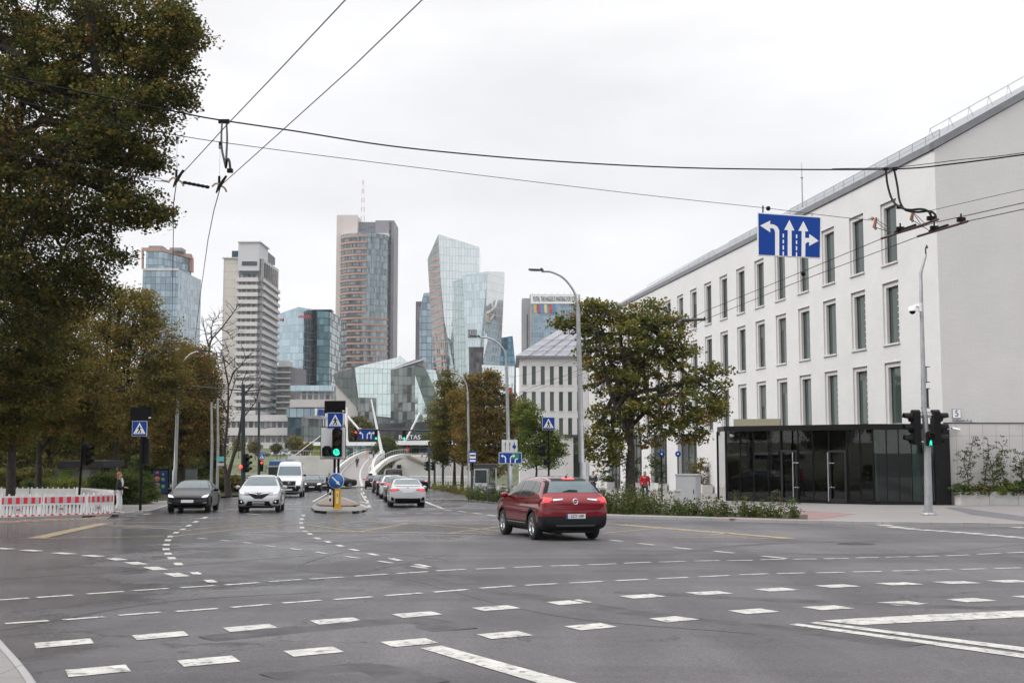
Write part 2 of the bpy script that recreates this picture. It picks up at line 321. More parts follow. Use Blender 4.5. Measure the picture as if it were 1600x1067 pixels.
# ---------------------------------------------------------------- painted markings
PW = M('road_paint', (.42,.41,.385), .6, var=.16, vs=5, bump=.2, bs=70); PY = M('yellow_road_paint', (.36,.26,.10), .65, var=.25, vs=3)
def wear(mat, amt):
    t = mat.node_tree; b = t.nodes['Principled BSDF']; tc = t.nodes.new('ShaderNodeTexCoord'); n = t.nodes.new('ShaderNodeTexNoise'); n.inputs['Scale'].default_value = 9; n.inputs['Detail'].default_value = 8; n.inputs['Roughness'].default_value = .75
    t.links.new(tc.outputs['Object'], n.inputs['Vector']); r_ = t.nodes.new('ShaderNodeMapRange'); r_.inputs[1].default_value = amt; r_.inputs[2].default_value = amt+.07; t.links.new(n.outputs[0], r_.inputs[0])
    src = b.inputs['Base Color'].links[0].from_socket; mm = t.nodes.new('ShaderNodeMix'); mm.data_type = 'RGBA'; t.links.new(r_.outputs[0], mm.inputs[0]); mm.inputs[6].default_value = (.12,.115,.115,1); t.links.new(src, mm.inputs[7]); t.links.new(mm.outputs[2], b.inputs['Base Color'])
wear(PW, .40); wear(PY, .46)
wm, ym = MB(), MB()
def onroad(p, dz=.026): return (p[0], p[1], -SL*p[1]+dz)
def quad_px(mb, px): mb.face([onroad(GP(x, y, .02)) for x, y in px])
def rect(mb, c, d, L, W):
    d = Vector((d.x, d.y, 0)).normalized(); n = Vector((-d.y, d.x, 0)); c = Vector((c.x, c.y, 0))
    mb.face([onroad(c+d*a*L/2+n*b*W/2) for a, b in ((-1,-1),(1,-1),(1,1),(-1,1))])
def row(mb, px, L, W, skew=None):
    p = [GP(x, y, .02) for x, y in px]
    for i, c in enumerate(p):
        d = p[min(i+1,len(p)-1)]-p[max(i-1,0)]
        sp = d.length/(2 if 0 < i < len(p)-1 else 1)
        if skew:                                   # blocks laid along the crossing, ends cut along the street
            d = Vector((d.x,d.y,0)).normalized(); q = skew; c = Vector((c.x,c.y,0)); l = L if L > 0 else -L*sp
            mb.face([onroad(c+d*a*l/2+q*b*W/2) for a, b in ((-1,-1),(1,-1),(1,1),(-1,1))])
        else: rect(mb, c, d, L if L > 0 else -L*sp, W)
A = [(-30,1066),(153,1048),(326,1033),(490,1018),(640,1004),(789,992),(923,979),(1054,967),(1178,955),(1294,949.5),(1410,942.5),(1517,937.5),(1620,932.5)]
B = [(-40,1018),(100,1005),(251,993),(391,981),(525,970),(652,960),(775,950),(890,941),(1004,931.5),(1108,926.5),(1213,921),(1309,915.5),(1405,912),(1494,910),(1578,908),(1660,905)]
q = Vector((-.42,.9,0)).normalized()
row(wm, A, .50, .38, q); row(wm, B, .54, .38, q)
C_ = [(42,972),(131,966),(218,959),(308,953),(392,946.5),(472,940),(552,934.5),(631,928.5),(705,923),(777,917),(847,913),(916,909.5),(987,906),(1051,903),(1116,900),(1178,897),(1236,895.5),(1297,894.5),(1355,893),(1415,891.5),(1466,890),(1520,889),(1575,887.5),(1630,886)]
D_ = [(19,936),(86,931.5),(165,926),(236,921),(309,916.5),(378,912),(445,907),(511,903),(580,898.5),(645,894.5),(705,890.5),(766,888),(825,885.5),(883,883.5),(941,881.5),(996,879),(1051,877.5),(1105,876),(1156,875.5),(1208,874),(1257,873.3),(1307,872.5),(1355,871),(1402,870),(1449,869),(1496,867.5),(1546,865),(1590,863)]
row(wm, C_, -.74, .12); row(wm, D_, -.76, .12)
row(wm, [(320,808.5),(306,815),(295,821),(285,827),(275,832),(266.5,838),(262.5,844),(260,851),(259.5,858),(262.5,865),(268.5,872),(278.5,881)], -.42, .15)
row(wm, [(306,895.5),(329,908)], .5, .15)
row(wm, [(474,805),(471.5,811),(470.5,817),(472,824),(477,830),(484,834),(496,841),(512.5,846.5),(531,852.5),(553.5,859),(582.5,866),(617.5,874),(660,883.5)], -.42, .14)
row(wm, [(316,841),(353,844.5),(387,848),(422,853),(462,858),(502,863.5),(550,870.5),(602,878),(655,886)], -.42, .10)
row(wm, [(7,857),(49,860),(100,864.5),(145,868.5),(182,873.5),(212,880),(243,888),(276,898)], -.52, .26)
row(wm, [(962,844.5),(1010,850),(1066,856.5),(1132,862.5),(1210,870.5)], -.45, .14)
row(wm, [(1380,820),(1400,823.5),(1422,826),(1448,828),(1473,829.5),(1498,831.5),(1524,833.5),(1551,836),(1580,838.5),(1610,841)], -.72, .45)
row(wm, [(1512,818),(1540,820),(1566,822),(1592,824),(1618,826)], -.6, .4)
row(wm, [(1310,795.5+25),(1350,822)], .1, .1)
quad_px(wm, [(660,1012),(878,1070),(950,1082),(712,1012.5)][::1] if False else [(657,1013),(890,1082),(955,1082),(690,1009)])
quad_px(wm, [(1233,976),(1640,1034),(1640,1027),(1246,974.2)]); quad_px(wm, [(1264,973.3),(1640,1023),(1640,1016.5),(1278,971.6)])
for a, b in (([(1283,969.5),(1345,976.5)],[(1450,971),(1420,962)]), ([(1345,976.5),(1420,962)],[(1450,971),(1450,957)])): pass
quad_px(wm, [(1283,969.8),(1345,976.5),(1460,971),(1450,960.3),(1345,966)]); quad_px(wm, [(1460,971),(1640,962.5),(1640,952),(1450,960.3)])
quad_px(wm, [(1325,813.5),(1385,812),(1385,814),(1330,815.5)])
row(wm, [(575,801),(602,801),(628,801.5),(655,802),(683,802),(712,802.5)], -.45, .3)
row(wm, [(700,797),(722,799),(745,802),(768,805)], -.6, .2)
quad_px(wm, [(660,783),(690,795),(696,795),(665,783)]); quad_px(wm, [(575,787),(560,783),(563,783),(580,787)])
quad_px(wm, [(487,783.5),(515,768),(517,768),(491,783.5)]); quad_px(wm, [(533,777),(572,793.5),(580,793.5),(536,777)])
quad_px(wm, [(563,770),(570,782),(573,782),(565,770)]); quad_px(wm, [(640,770),(660,780),(664,780),(643,770)])
row(wm, [(565,764),(568,770),(571,776),(574,783),(577,791)], -.5, .15)
row(wm, [(322,795),(345,798.5),(395,803)], -.4, .15); row(wm, [(160,802.5),(205,806),(230,803)], -.5, .2); row(wm, [(430,795),(455,795.3),(478,795.6)], -.5, .3)
row(wm, [(700,784),(728,789),(755,793.5)], .3, .12)
def yl(a, b, w):
    p, q_ = GP(*a, .02), GP(*b, .02); rect(ym, (p+q_)/2, q_-p, (q_-p).length, w)
yl((55,841),(163,817.5),.45); yl((165,816.5),(470,814),.16); yl((62,841),(256,838),.16); yl((170,820),(300,829),.12); yl((268,838),(470,817),.13); yl((300,827),(440,814.8),.12)
yl((475,829.5),(782,834.5),.2); yl((475,816),(790,819),.16); yl((560,831),(640,817),.13); yl((640,817),(780,829),.12); yl((700,833),(785,822),.12); yl((480,820),(560,831),.12)
yl((970,819.5),(1236,841),.4); yl((1035,839),(1232,841.3),.16); yl((1110,836),(1143,832),.16); yl((942,833),(1036,824.5),.13); yl((945,817),(968,819),.16)
struct(wm, 'white_road_markings', PW); struct(ym, 'yellow_road_markings', PY)
# tar seams, scratches and a manhole
m = MB(); SEAM = M('tar_seam', (.035,.034,.036), .55)
def seam(px, w_): 
    p = bez([onroad(GP(x,y,.02), .0235) for x,y in px], 6); rows = []
    for i, a in enumerate(p):
        d = p[min(i+1,len(p)-1)]-p[max(i-1,0)]; n = Vector((-d.y,d.x,0)).normalized()*w_*random.uniform(.7,1.2)/2; rows.append([a-n,a+n])
    m.grid(rows, smooth=False)
seam([(700,875),(560,860),(462,888),(600,898)], .05); seam([(330,918),(500,905),(690,868)], .05); seam([(640,905),(860,960),(1180,990)], .04)
seam([(0,905),(180,893),(330,880),(480,868)], .06); seam([(960,860),(1180,862),(1400,868),(1600,850)], .05)
seam([(0,985),(260,940),(500,925)], .04)
struct(m, 'road_seams', SEAM)
m = MB()
def band(px, w0):
    p = bez([onroad(GP(x,y,.02), .0225) for x,y in px], 8); rows = []
    for i, a in enumerate(p):
        d = p[min(i+1,len(p)-1)]-p[max(i-1,0)]; n = Vector((-d.y,d.x,0)).normalized()*w0*random.uniform(.82,1.12)/2; rows.append([a-n,a+n])
    m.grid(rows, smooth=False)
band([(640,880),(740,915),(900,945),(1080,970),(1240,985),(1420,1010)], .55); band([(330,1000),(480,985),(640,972),(700,985)], .7); band([(960,925),(1200,938),(1500,950),(1650,950)], .5); band([(430,1060),(560,1045),(660,1070)], .5); band([(1020,868),(1200,850),(1400,846)], .5)
struct(m, 'worn_asphalt_bands', M('worn_asphalt', (.040,.036,.038), .6, var=.45, vs=3, bump=.6, bs=70))
p = GP(1338,850,.02); m = MB(); m.lathe([(.02,.012),(.33,.012),(.36,.004),(.42,.003),(.45,0)], 28, M4=Matrix.Translation(onroad(p,.026))); tag(m.build('manhole_cover', M('cast_iron', (.03,.03,.03), .6, .5, bump=1, bs=60), origin=onroad(p)), 'round dark iron manhole cover in the asphalt right of the red car', 'manhole cover')
# ================================================================ vehicles
CARGLASS = M('car_glass', (.10,.13,.14), .04, .55, var=.1, vs=2); CARGLASS2 = M('car_side_glass', (.06,.075,.075), .04, .45, var=.1)
LAMPW = M('headlamp', (.75,.77,.8), .12, .3, var=.1, vs=20, emit=.35); LAMPD = M('headlamp_dark', (.25,.26,.28), .1, .5)
LAMPR = M('tail_lamp', (.55,.01,.02), .15, var=.3, vs=25, coat=1, emit=.06); LAMPRON = M('tail_lamp_lit', (1,.03,.025), .2, emit=1.1)
PLATE = M('number_plate', (.6,.61,.62), .5); TYRE = M('tyre', (.013,.013,.014), .85); RIM = M('alloy_rim', (.42,.43,.45), .28, .85, var=.1); RIMD = M('dark_rim', (.06,.06,.065), .3, .7)
def paint(name, c, coat=1.0, rough=.3, metal=.1, clad=None, arches=()):
    m = M(name, c, rough, metal, var=.03, coat=coat, spec=.12); 
    t = m.node_tree; b = t.nodes['Principled BSDF']
    tc = t.nodes.new('ShaderNodeTexCoord'); s = t.nodes.new('ShaderNodeSeparateXYZ'); t.links.new(tc.outputs['Object'], s.inputs[0])
    mask = math_(t,'LESS_THAN', s.outputs[2], clad if clad else .24)
    if clad: mask = math_(t,'MAXIMUM', mask, math_(t,'MULTIPLY', math_(t,'LESS_THAN', s.outputs[1], .34), math_(t,'LESS_THAN', s.outputs[2], clad+.15)))
    if clad:
        for yw, zw, rr in arches:
            d = math_(t,'SQRT', math_(t,'ADD', math_(t,'POWER', math_(t,'ABSOLUTE', math_(t,'SUBTRACT', s.outputs[1], yw)), 2), math_(t,'POWER', math_(t,'ABSOLUTE', math_(t,'SUBTRACT', s.outputs[2], zw)), 2)))
            side = math_(t,'GREATER_THAN', math_(t,'ABSOLUTE', s.outputs[0]), .6)
            mask = math_(t,'MAXIMUM', mask, math_(t,'MULTIPLY', side, math_(t,'LESS_THAN', d, rr)))
    src = b.inputs['Base Color'].links[0].from_socket
    mm = t.nodes.new('ShaderNodeMix'); mm.data_type = 'RGBA'; t.links.new(mask, mm.inputs[0]); t.links.new(src, mm.inputs[6]); mm.inputs[7].default_value = (.022,.023,.025,1); t.links.new(mm.outputs[2], b.inputs['Base Color'])
    t.links.new(math_(t,'SUBTRACT', coat, math_(t,'MULTIPLY', mask, coat)), b.inputs['Coat Weight'])
    t.links.new(math_(t,'ADD', math_(t,'MULTIPLY', mask, .3), rough), b.inputs['Roughness'])
    return m
# stations: (y from the tail, top z, bottom z, half width)
K = {
 'suv': dict(L=4.48, H=1.61, belt=1.04, R=.345, wy=(.93,3.60), tum=.27, st=[(0,.72,.44,.74),(.03,.98,.36,.86),(.10,1.08,.30,.91),(.2,1.20,.26,.925),(.42,1.47,.25,.93),(.6,1.55,.24,.93),(1.3,1.60,.23,.93),(2.1,1.61,.23,.93),(2.6,1.55,.23,.93),(2.85,1.46,.23,.93),(3.4,1.13,.23,.93),(3.55,1.06,.23,.93),(4.0,1.0,.25,.92),(4.25,.92,.28,.89),(4.4,.82,.32,.84),(4.47,.66,.4,.74)]),
 'sedan': dict(L=4.93, H=1.47, belt=.93, R=.34, wy=(1.02,3.98), tum=.24, st=[(0,.68,.42,.78),(.04,.92,.32,.88),(.14,1.07,.25,.925),(.3,1.10,.22,.935),(.75,1.12,.2,.935),(1.0,1.17,.2,.935),(1.6,1.40,.2,.935),(2.0,1.465,.2,.935),(2.6,1.47,.2,.935),(3.05,1.38,.2,.935),(3.75,1.03,.2,.935),(3.9,.98,.2,.93),(4.45,.90,.21,.92),(4.72,.80,.25,.89),(4.86,.68,.3,.83),(4.92,.56,.38,.72)]),
 'electric': dict(L=4.7, H=1.44, belt=.92, R=.34, wy=(.95,3.83), tum=.24, st=[(0,.68,.42,.76),(.04,.94,.32,.87),(.14,1.07,.25,.91),(.4,1.11,.2,.92),(.9,1.24,.2,.92),(1.6,1.42,.2,.92),(2.1,1.44,.2,.92),(2.7,1.38,.2,.92),(3.5,1.02,.2,.92),(3.68,.93,.2,.92),(4.2,.83,.22,.91),(4.5,.74,.25,.88),(4.63,.62,.3,.82),(4.69,.5,.36,.72)]),
 'hatch': dict(L=4.41, H=1.65, belt=1.03, R=.355, wy=(.85,3.57), tum=.24, st=[(0,.75,.42,.74),(.04,1.04,.32,.86),(.14,1.2,.26,.91),(.4,1.48,.22,.93),(.8,1.6,.2,.93),(1.6,1.65,.2,.93),(2.2,1.64,.2,.93),(2.65,1.55,.2,.93),(3.5,1.13,.2,.93),(3.66,1.06,.2,.925),(4.0,.98,.22,.915),(4.22,.88,.26,.88),(4.34,.74,.3,.83),(4.4,.58,.38,.74)]),
 'van': dict(L=5.93, H=2.68, belt=1.45, R=.36, wy=(1.15,4.85), tum=.12, st=[(0,2.2,.5,.88),(.03,2.6,.42,.96),(.12,2.67,.36,.99),(1.5,2.68,.34,1.0),(3.2,2.68,.34,1.0),(3.9,2.66,.34,1.0),(4.3,2.55,.33,1.0),(4.55,2.36,.32,1.0),(5.05,1.62,.3,1.0),(5.2,1.45,.3,.99),(5.55,1.28,.3,.98),(5.78,1.12,.32,.93),(5.88,.9,.36,.87),(5.92,.65,.42,.78)]),
 'estate': dict(L=4.7, H=1.6, belt=1.0, R=.35, wy=(.95,3.8), tum=.24, st=[(0,.72,.44,.74),(.03,.98,.36,.86),(.10,1.08,.30,.91),(.2,1.20,.26,.925),(.42,1.45,.25,.93),(.6,1.53,.24,.93),(1.3,1.58,.23,.93),(2.1,1.60,.23,.93),(2.7,1.53,.23,.93),(2.95,1.44,.23,.93),(3.6,1.10,.23,.93),(3.8,1.03,.23,.93),(4.2,.97,.25,.92),(4.45,.90,.28,.89),(4.6,.8,.32,.84),(4.69,.66,.4,.74)]),
}
def wheel_meshes(kind, r, style):
    t = MB(); W = .22
    t.lathe([(r*.66,-W/2),(r*.93,-W/2),(r,-W/2+.035),(r,W/2-.035),(r*.93,W/2),(r*.66,W/2)], 28, TYRE)
    q = MB(); mt = RIMD if style == 'dark' else RIM
    q.lathe([(r*.69,-W/2+.02),(r*.69,W/2-.004),(r*.63,W/2-.002),(r*.60,W/2-.05),(r*.60,-W/2+.02)], 28, mt)
    q.lathe([(.001,W/2-.02),(r*.16,W/2-.02),(r*.18,W/2-.06)], 16, mt); q.lathe([(.001,-.01),(r*.6,-.01)], 20, RUBBER)
    for k in range(5):
        a = 2*math.pi*k/5
        for da in (-.16, .16):
            p0 = Vector((r*.15*math.cos(a+da), r*.15*math.sin(a+da), W/2-.03)); p1 = Vector((r*.64*math.cos(a+da*.9), r*.64*math.sin(a+da*.9), W/2-.02)); q.tube([p0,p1], [r*.06,r*.05], 6, mt)
    return t, q
class Car:
    def __init__(s, name, label, cat, loc, heading, kind, pm, group=None, rim='light', lit=False, scale=(1,1,1)):
        k = K[kind]; s.k = k; s.root = thing(name, label, cat, loc, -heading, group); s.root.scale = scale
        L, H, belt = k['L'], k['H'], k['belt']; V = []; n = None; rows = []
        for y, zt, zb, w_ in k['st']:
            bz = min(belt, zt-.05); tum = k['tum']; fr = max(0, (zt-bz)/(H-belt)); wr = w_*.965-tum*min(1, fr)
            wr = max(wr, w_*.5); mid = (zb+bz)/2
            pr = [(0,zb),(w_*.55,zb),(w_*.90,zb+.01),(w_*.985,zb+.12),(w_*1.0,mid),(w_*.995,mid+.12 if mid+.12<bz-.05 else (mid+bz)/2),(w_*.965,bz),
                  (w_*.965-(w_*.965-wr)*.5, bz+(zt-.09-bz)*.5 if zt-.09>bz else bz+.012),(wr, max(zt-.07,bz+.02)),(wr*.80,zt-.015 if zt-.015>bz+.02 else bz+.03),(wr*.4,zt),(0,zt)]
            rows.append([(x, y, z) for x, z in pr])
        m = MB(); full = [r_+[(-x,y,z) for x,y,z in r_[-2:0:-1]] for r_ in rows]; m.grid(full, closed=True)
        # end caps: strips between the two sides
        kk = len(rows[0]); nn = len(full[0])
        for ri, flip in ((0,False),(len(full)-1,True)):
            base = ri*nn
            for j in range(kk-1):
                a, b = j, j+1; c_, d_ = (nn-j-1) % nn, (nn-j) % nn
                idx = [base+a, base+b, base+c_, base+d_]; idx2 = []
                for i in idx:
                    if i not in idx2: idx2.append(i)
                if len(idx2) < 3: continue
                if not flip: idx2 = idx2[::-1]
                m.f.append(idx2); m.m.append(0); m.sm.append(True)
        o = m.build('car_body', pm, s.root, local=True)
        sb = o.modifiers.new('s', 'SUBSURF'); sb.levels = sb.render_levels = 3
        cuts = []
        for yw in k['wy']:
            cm = MB(); rr = k['R']+.055
            for sx in (-1, 1):
                prof = [(0.001,-.17),(rr,-.17),(rr,.25),(0.001,.25)]; M4 = Matrix.Translation((sx*(k['st'][5][3]-.08), yw, k['R'])) @ Matrix.Rotation(math.pi/2*sx,4,'Y'); cm = MB(); cm.lathe(prof, 32, M4=M4, smooth=False)
                cm.face([M4 @ Vector((.001*math.cos(2*math.pi*q/32), .001*math.sin(2*math.pi*q/32), -.17)) for q in range(32)][::-1]); cm.face([M4 @ Vector((.001*math.cos(2*math.pi*q/32), .001*math.sin(2*math.pi*q/32), .25)) for q in range(32)])
                co = cm.build('cut'); bm = bmesh.new(); bm.from_mesh(co.data); bmesh.ops.remove_doubles(bm, verts=bm.verts, dist=.003); bmesh.ops.recalc_face_normals(bm, faces=bm.faces); bm.to_mesh(co.data); bm.free()
                co.parent = s.root; md = o.modifiers.new('b', 'BOOLEAN'); md.operation = 'DIFFERENCE'; md.object = co; md.solver = 'EXACT'; cuts.append(co)
        bm = bmesh.new(); bm.from_mesh(o.data); bmesh.ops.recalc_face_normals(bm, faces=bm.faces); bm.to_mesh(o.data); bm.free()
        bpy.context.view_layer.update(); dg = bpy.context.evaluated_depsgraph_get()
        me = bpy.data.meshes.new_from_object(o.evaluated_get(dg)); o.modifiers.clear(); o.data = me; me.name = 'car_body'
        for c in cuts: bpy.data.objects.remove(c)
        me.materials.append(PLASTIC)
        for p in me.polygons:
            c = p.center
            for yw in k['wy']:
                if (c.y-yw)**2+(c.z-k['R'])**2 < (k['R']+.056)**2 and abs(c.x) < k['st'][5][3]*1.01:
                    nrm = p.normal; rad = Vector((0, yw-c.y, k['R']-c.z))
                    if nrm.dot(rad.normalized() if rad.length else rad) > .5 or abs(c.x) < k['st'][5][3]-.2: p.material_index = 1
        me.polygons.foreach_set('use_smooth', [True]*len(me.polygons))
        try: me.set_sharp_from_angle(angle=R(40))
        except Exception: pass
        bm = bmesh.new(); bm.from_mesh(me); s.tree = BVHTree.FromBMesh(bm); bm.free(); s.body = o
        for i, yw in enumerate(k['wy']):
            for sx in (-1, 1):
                t, q = wheel_meshes(kind, k['R'], rim); Mx = Matrix.Rotation(math.pi/2*sx, 4, 'Y')
                for mb in (t, q): mb.v = [tuple(Mx @ Vector(v)) for v in mb.v]
                wh = t.build('wheel', None, s.root, local=True); wh.location = (sx*(k['st'][5][3]-.135), yw, k['R']); ro = q.build('rim', None, wh, local=True)
        u = MB(); u.box((0, L/2, .27), (1.2, L*.9, .16), PLASTIC); u.build('underbody', None, s.root, local=True)
    def hit(s, a, b, ax):
        if ax == 'front': o, d = Vector((a, 20, b)), Vector((0,-1,0))
        elif ax == 'rear': o, d = Vector((a, -20, b)), Vector((0,1,0))
        elif ax == 'left': o, d = Vector((-20, a, b)), Vector((1,0,0))
        elif ax == 'right': o, d = Vector((20, a, b)), Vector((-1,0,0))
        h = s.tree.ray_cast(o, d)
        if h[0] is None:
            c = Vector((a, s.k['L'] if ax == 'front' else 0, b)) if ax in ('front','rear') else Vector((-1 if ax == 'left' else 1, a, b)); h = s.tree.find_nearest(c)
        return h[0], (h[1] if h[1].dot(-d) > 0 else -h[1])
    def patch(s, name, mat, ax, quads, off=.006, nu=10, nv=6, parent=None, th=.012):
        mb = MB()
        for qd in quads:
            a, b, c, d = [Vector(p) for p in qd]; rows = []; inn = []
            for i in range(nv+1):
                r0, r1 = [], []
                for j in range(nu+1):
                    u, v = j/nu, i/nv; p = (a*(1-u)+b*u)*(1-v)+(d*(1-u)+c*u)*v; h, n = s.hit(p.x, p.y, ax); r0.append(h+n*off); r1.append(h-n*th)
                rows.append(r0); inn.append(r1)
            mb.grid(rows)
            ring = [rows[0][j] for j in range(nu+1)]+[rows[i][nu] for i in range(1,nv+1)]+[rows[nv][j] for j in range(nu-1,-1,-1)]+[rows[i][0] for i in range(nv-1,0,-1)]
            rin = [inn[0][j] for j in range(nu+1)]+[inn[i][nu] for i in range(1,nv+1)]+[inn[nv][j] for j in range(nu-1,-1,-1)]+[inn[i][0] for i in range(nv-1,0,-1)]
            mb.grid([ring, rin], smooth=False, closed=True)
        o = mb.build(name, mat, parent or s.root, local=True); return o
    def sym(s, name, mat, ax, quads, **kw):
        r = []
        for sg in (1, -1): r.append(s.patch(name, mat, ax, [[(p[0]*sg, p[1]) for p in qd] for qd in quads], **kw))
        return r
    def side(s, name, mat, quads, **kw):
        for ax in ('left','right'): s.patch(name, mat, ax, quads, **kw)
    def mirrors(s, y, z, mat):
        for sx in (-1, 1):
            m = MB(); x = s.k['st'][5][3]; m.ball((sx*(x+.10), y, z), .1, mat, 10, (1.15,.75,.8)); m.box((sx*(x+.01), y+.02, z-.04), (.12,.06,.04), PLASTIC); m.build('wing_mirror', None, s.root, local=True)
    def plate(s, ax, z, x=0.0, w=.52, h=.115, band=True):
        b = s.patch('number_plate', PLATE, ax, [[(x-w/2,z-h/2),(x+w/2,z-h/2),(x+w/2,z+h/2),(x-w/2,z+h/2)]], off=.018, nu=6, nv=1)
        return b
def gen(c, kind, front=True, rear=True, dark_glass=True):
    k = c.k; H, b, L = k['H'], k['belt'], k['L']; W = k['st'][5][3]
    if kind == 'van':
        c.patch('windscreen', CARGLASS, 'front', [[(-.86,1.60),(.86,1.60),(.76,2.28),(-.76,2.28)]], nu=14)
        c.side('side_window', CARGLASS2, [[(3.95,1.50),(4.75,1.50),(4.45,2.12),(3.95,2.2)]])
    else:
        g = dict(suv=((1.16,1.53),(2.0,)), hatch=((1.16,1.56),), sedan=((1.07,1.39),), electric=((1.05,1.36),), estate=((1.13,1.50),))[kind][0]
        c.patch('windscreen', CARGLASS, 'front', [[(-W*.80,g[0]),(W*.80,g[0]),(W*.60,g[1]),(-W*.60,g[1])]], nu=16, nv=8)
        rg = dict(suv=(1.19,1.47), hatch=(1.16,1.53), sedan=(1.15,1.40), electric=(1.14,1.36), estate=(1.12,1.48))[kind]
        c.patch('rear_window', CARGLASS, 'rear', [[(-W*.76,rg[0]),(W*.76,rg[0]),(W*.58,rg[1]),(-W*.58,rg[1])]], nu=16, nv=8)
        z0, z1 = b+.045, H-.12
        if kind in ('suv','hatch','estate'):
            fs = k['st'][-6][0]; c.side('side_window', CARGLASS2, [[(2.18,z0),(fs-.22,z0+.02),(2.62,z1-.03),(2.18,z1)]]); c.side('side_window', CARGLASS2, [[(1.22,z0),(2.08,z0),(2.08,z1),(1.22,z1-.02)]]); c.side('side_window', CARGLASS2, [[(.62,z0+.12),(1.14,z0),(1.14,z1-.02),(.80,z1-.05)]])
        else:
            c.side('side_window', CARGLASS2, [[(2.35,z0),(3.35,z0+.02),(2.85,z1-.05),(2.35,z1-.01)]]); c.side('side_window', CARGLASS2, [[(1.25,z0+.06),(2.26,z0),(2.26,z1-.01),(1.72,z1-.05)]])
    c.mirrors(dict(suv=3.0, hatch=3.0, sedan=3.2, electric=3.0, van=4.75, estate=3.1)[kind], b+.06 if kind != 'van' else 1.62, c.body.data.materials[0] if kind != 'van' else PLASTIC)
    c.side('door_seam', PLASTIC, [[(2.125,.32),(2.14,.32),(2.14,b),(2.125,b)]], nu=1, nv=6, off=.002)
    c.side('door_handle', c.body.data.materials[0], [[(1.35,b-.14),(1.58,b-.14),(1.58,b-.10),(1.35,b-.10)]], nu=3, nv=1, off=.03, th=.0); c.side('door_handle', c.body.data.materials[0], [[(2.35,b-.14),(2.58,b-.14),(2.58,b-.10),(2.35,b-.10)]], nu=3, nv=1, off=.03, th=0)
def place(px, y, dz=.03): return GP(px, y, dz)
def cutback(p, h, d):  # origin is at the tail: move it
    return p+Vector((math.sin(h), math.cos(h), 0))*d
def onslope(c):        # follow the fall of the road
    c.root.rotation_euler = (Matrix.Rotation(-math.atan(SL), 4, 'X') @ Matrix.Rotation(c.root.rotation_euler.z, 4, 'Z')).to_euler()
def setp(p): return Vector((p.x, p.y, -SL*p.y+.022))
# --- red SUV
hd = R(-16.5); p = GP(881,842,.02); p = setp(cutback(p, hd, -.93))
RP = paint('red_metallic_paint', (.17,.002,.009), 1, .25, .45, clad=.46, arches=((.93,.345,.46),(3.60,.345,.46)))
c = Car('suv', 'dark red SUV with lit brake lights driving away across the junction', 'car', p, hd, 'suv', RP, scale=(.96,1,1)); gen(c, 'suv'); onslope(c)
c.patch('tailgate_trim', BLACK, 'rear', [[(-.60,1.47),(.60,1.47),(.56,1.55),(-.56,1.55)]], off=.004)
c.sym('window_trim', BLACK, 'rear', [[(.705,1.19),(.80,1.17),(.63,1.48),(.56,1.47)]], off=.008)
for o in c.sym('tail_lamp', LAMPR, 'rear', [[(.60,1.00),(.90,.93),(.92,1.08),(.62,1.06)]], off=.012): pass
c.sym('lamp_bar', SILVER, 'rear', [[(.34,1.015),(.60,.985),(.60,1.03),(.34,1.04)]], off=.014, nv=2)
c.sym('brake_light', LAMPRON, 'rear', [[(.70,.955),(.84,.945),(.84,1.0),(.70,1.01)]], off=.02, nu=4, nv=3)
c.patch('high_brake_light', LAMPRON, 'rear', [[(-.16,1.515),(.16,1.515),(.15,1.55),(-.15,1.55)]], off=.012, nv=2)
c.patch('wiper', BLACK, 'rear', [[(-.30,1.205),(.12,1.205),(.12,1.24),(-.1,1.255)]], off=.018, nv=2)
c.patch('tailgate_seam', PLASTIC, 'rear', [[(-.70,.775),(.70,.775),(.70,.785),(-.70,.785)]], off=.003, nv=1)
pl = c.plate('rear', .61, w=.52, h=.115); 
text('LCY 149', .105, .003, 'plate_lettering', BLACK, c.root, (.03, c.hit(0,.61,'rear')[0].y-.022, .61), (math.pi/2,0,0), .95)
c.patch('plate_band', BLUE, 'rear', [[(-.26,.553),(-.222,.553),(-.222,.667),(-.26,.667)]], off=.021, nu=1, nv=1)
m = MB(); M4 = Matrix.Translation((0, c.hit(0,.97,'rear')[0].y-.012, .97)) @ Matrix.Rotation(math.pi/2,4,'X')
m.lathe([(.055,0),(.062,.012),(.074,.012),(.08,0)], 24, SILVER, M4); m.tube([M4 @ Vector((-.075,0,.010)), M4 @ Vector((.075,0,.010))], .008, 6, SILVER); m.build('emblem', None, c.root, local=True)
m = MB(); m.ball((0,.75,1.585), .035, BLACK, 8, (.8,1.6,.9)); m.tube([(0,.78,1.58),(0,.62,1.66)], .006, 5, BLACK); m.build('aerial', None, c.root, local=True)
c.patch('bumper_insert', M('grey_plastic',(.09,.09,.095),.5), 'rear', [[(-.5,.36),(.5,.36),(.55,.40),(-.55,.40)]], off=.01, nv=2)
c.side('sill_strip', SILVER, [[(1.45,.40),(3.1,.40),(3.1,.42),(1.45,.42)]], off=.008, nv=1)
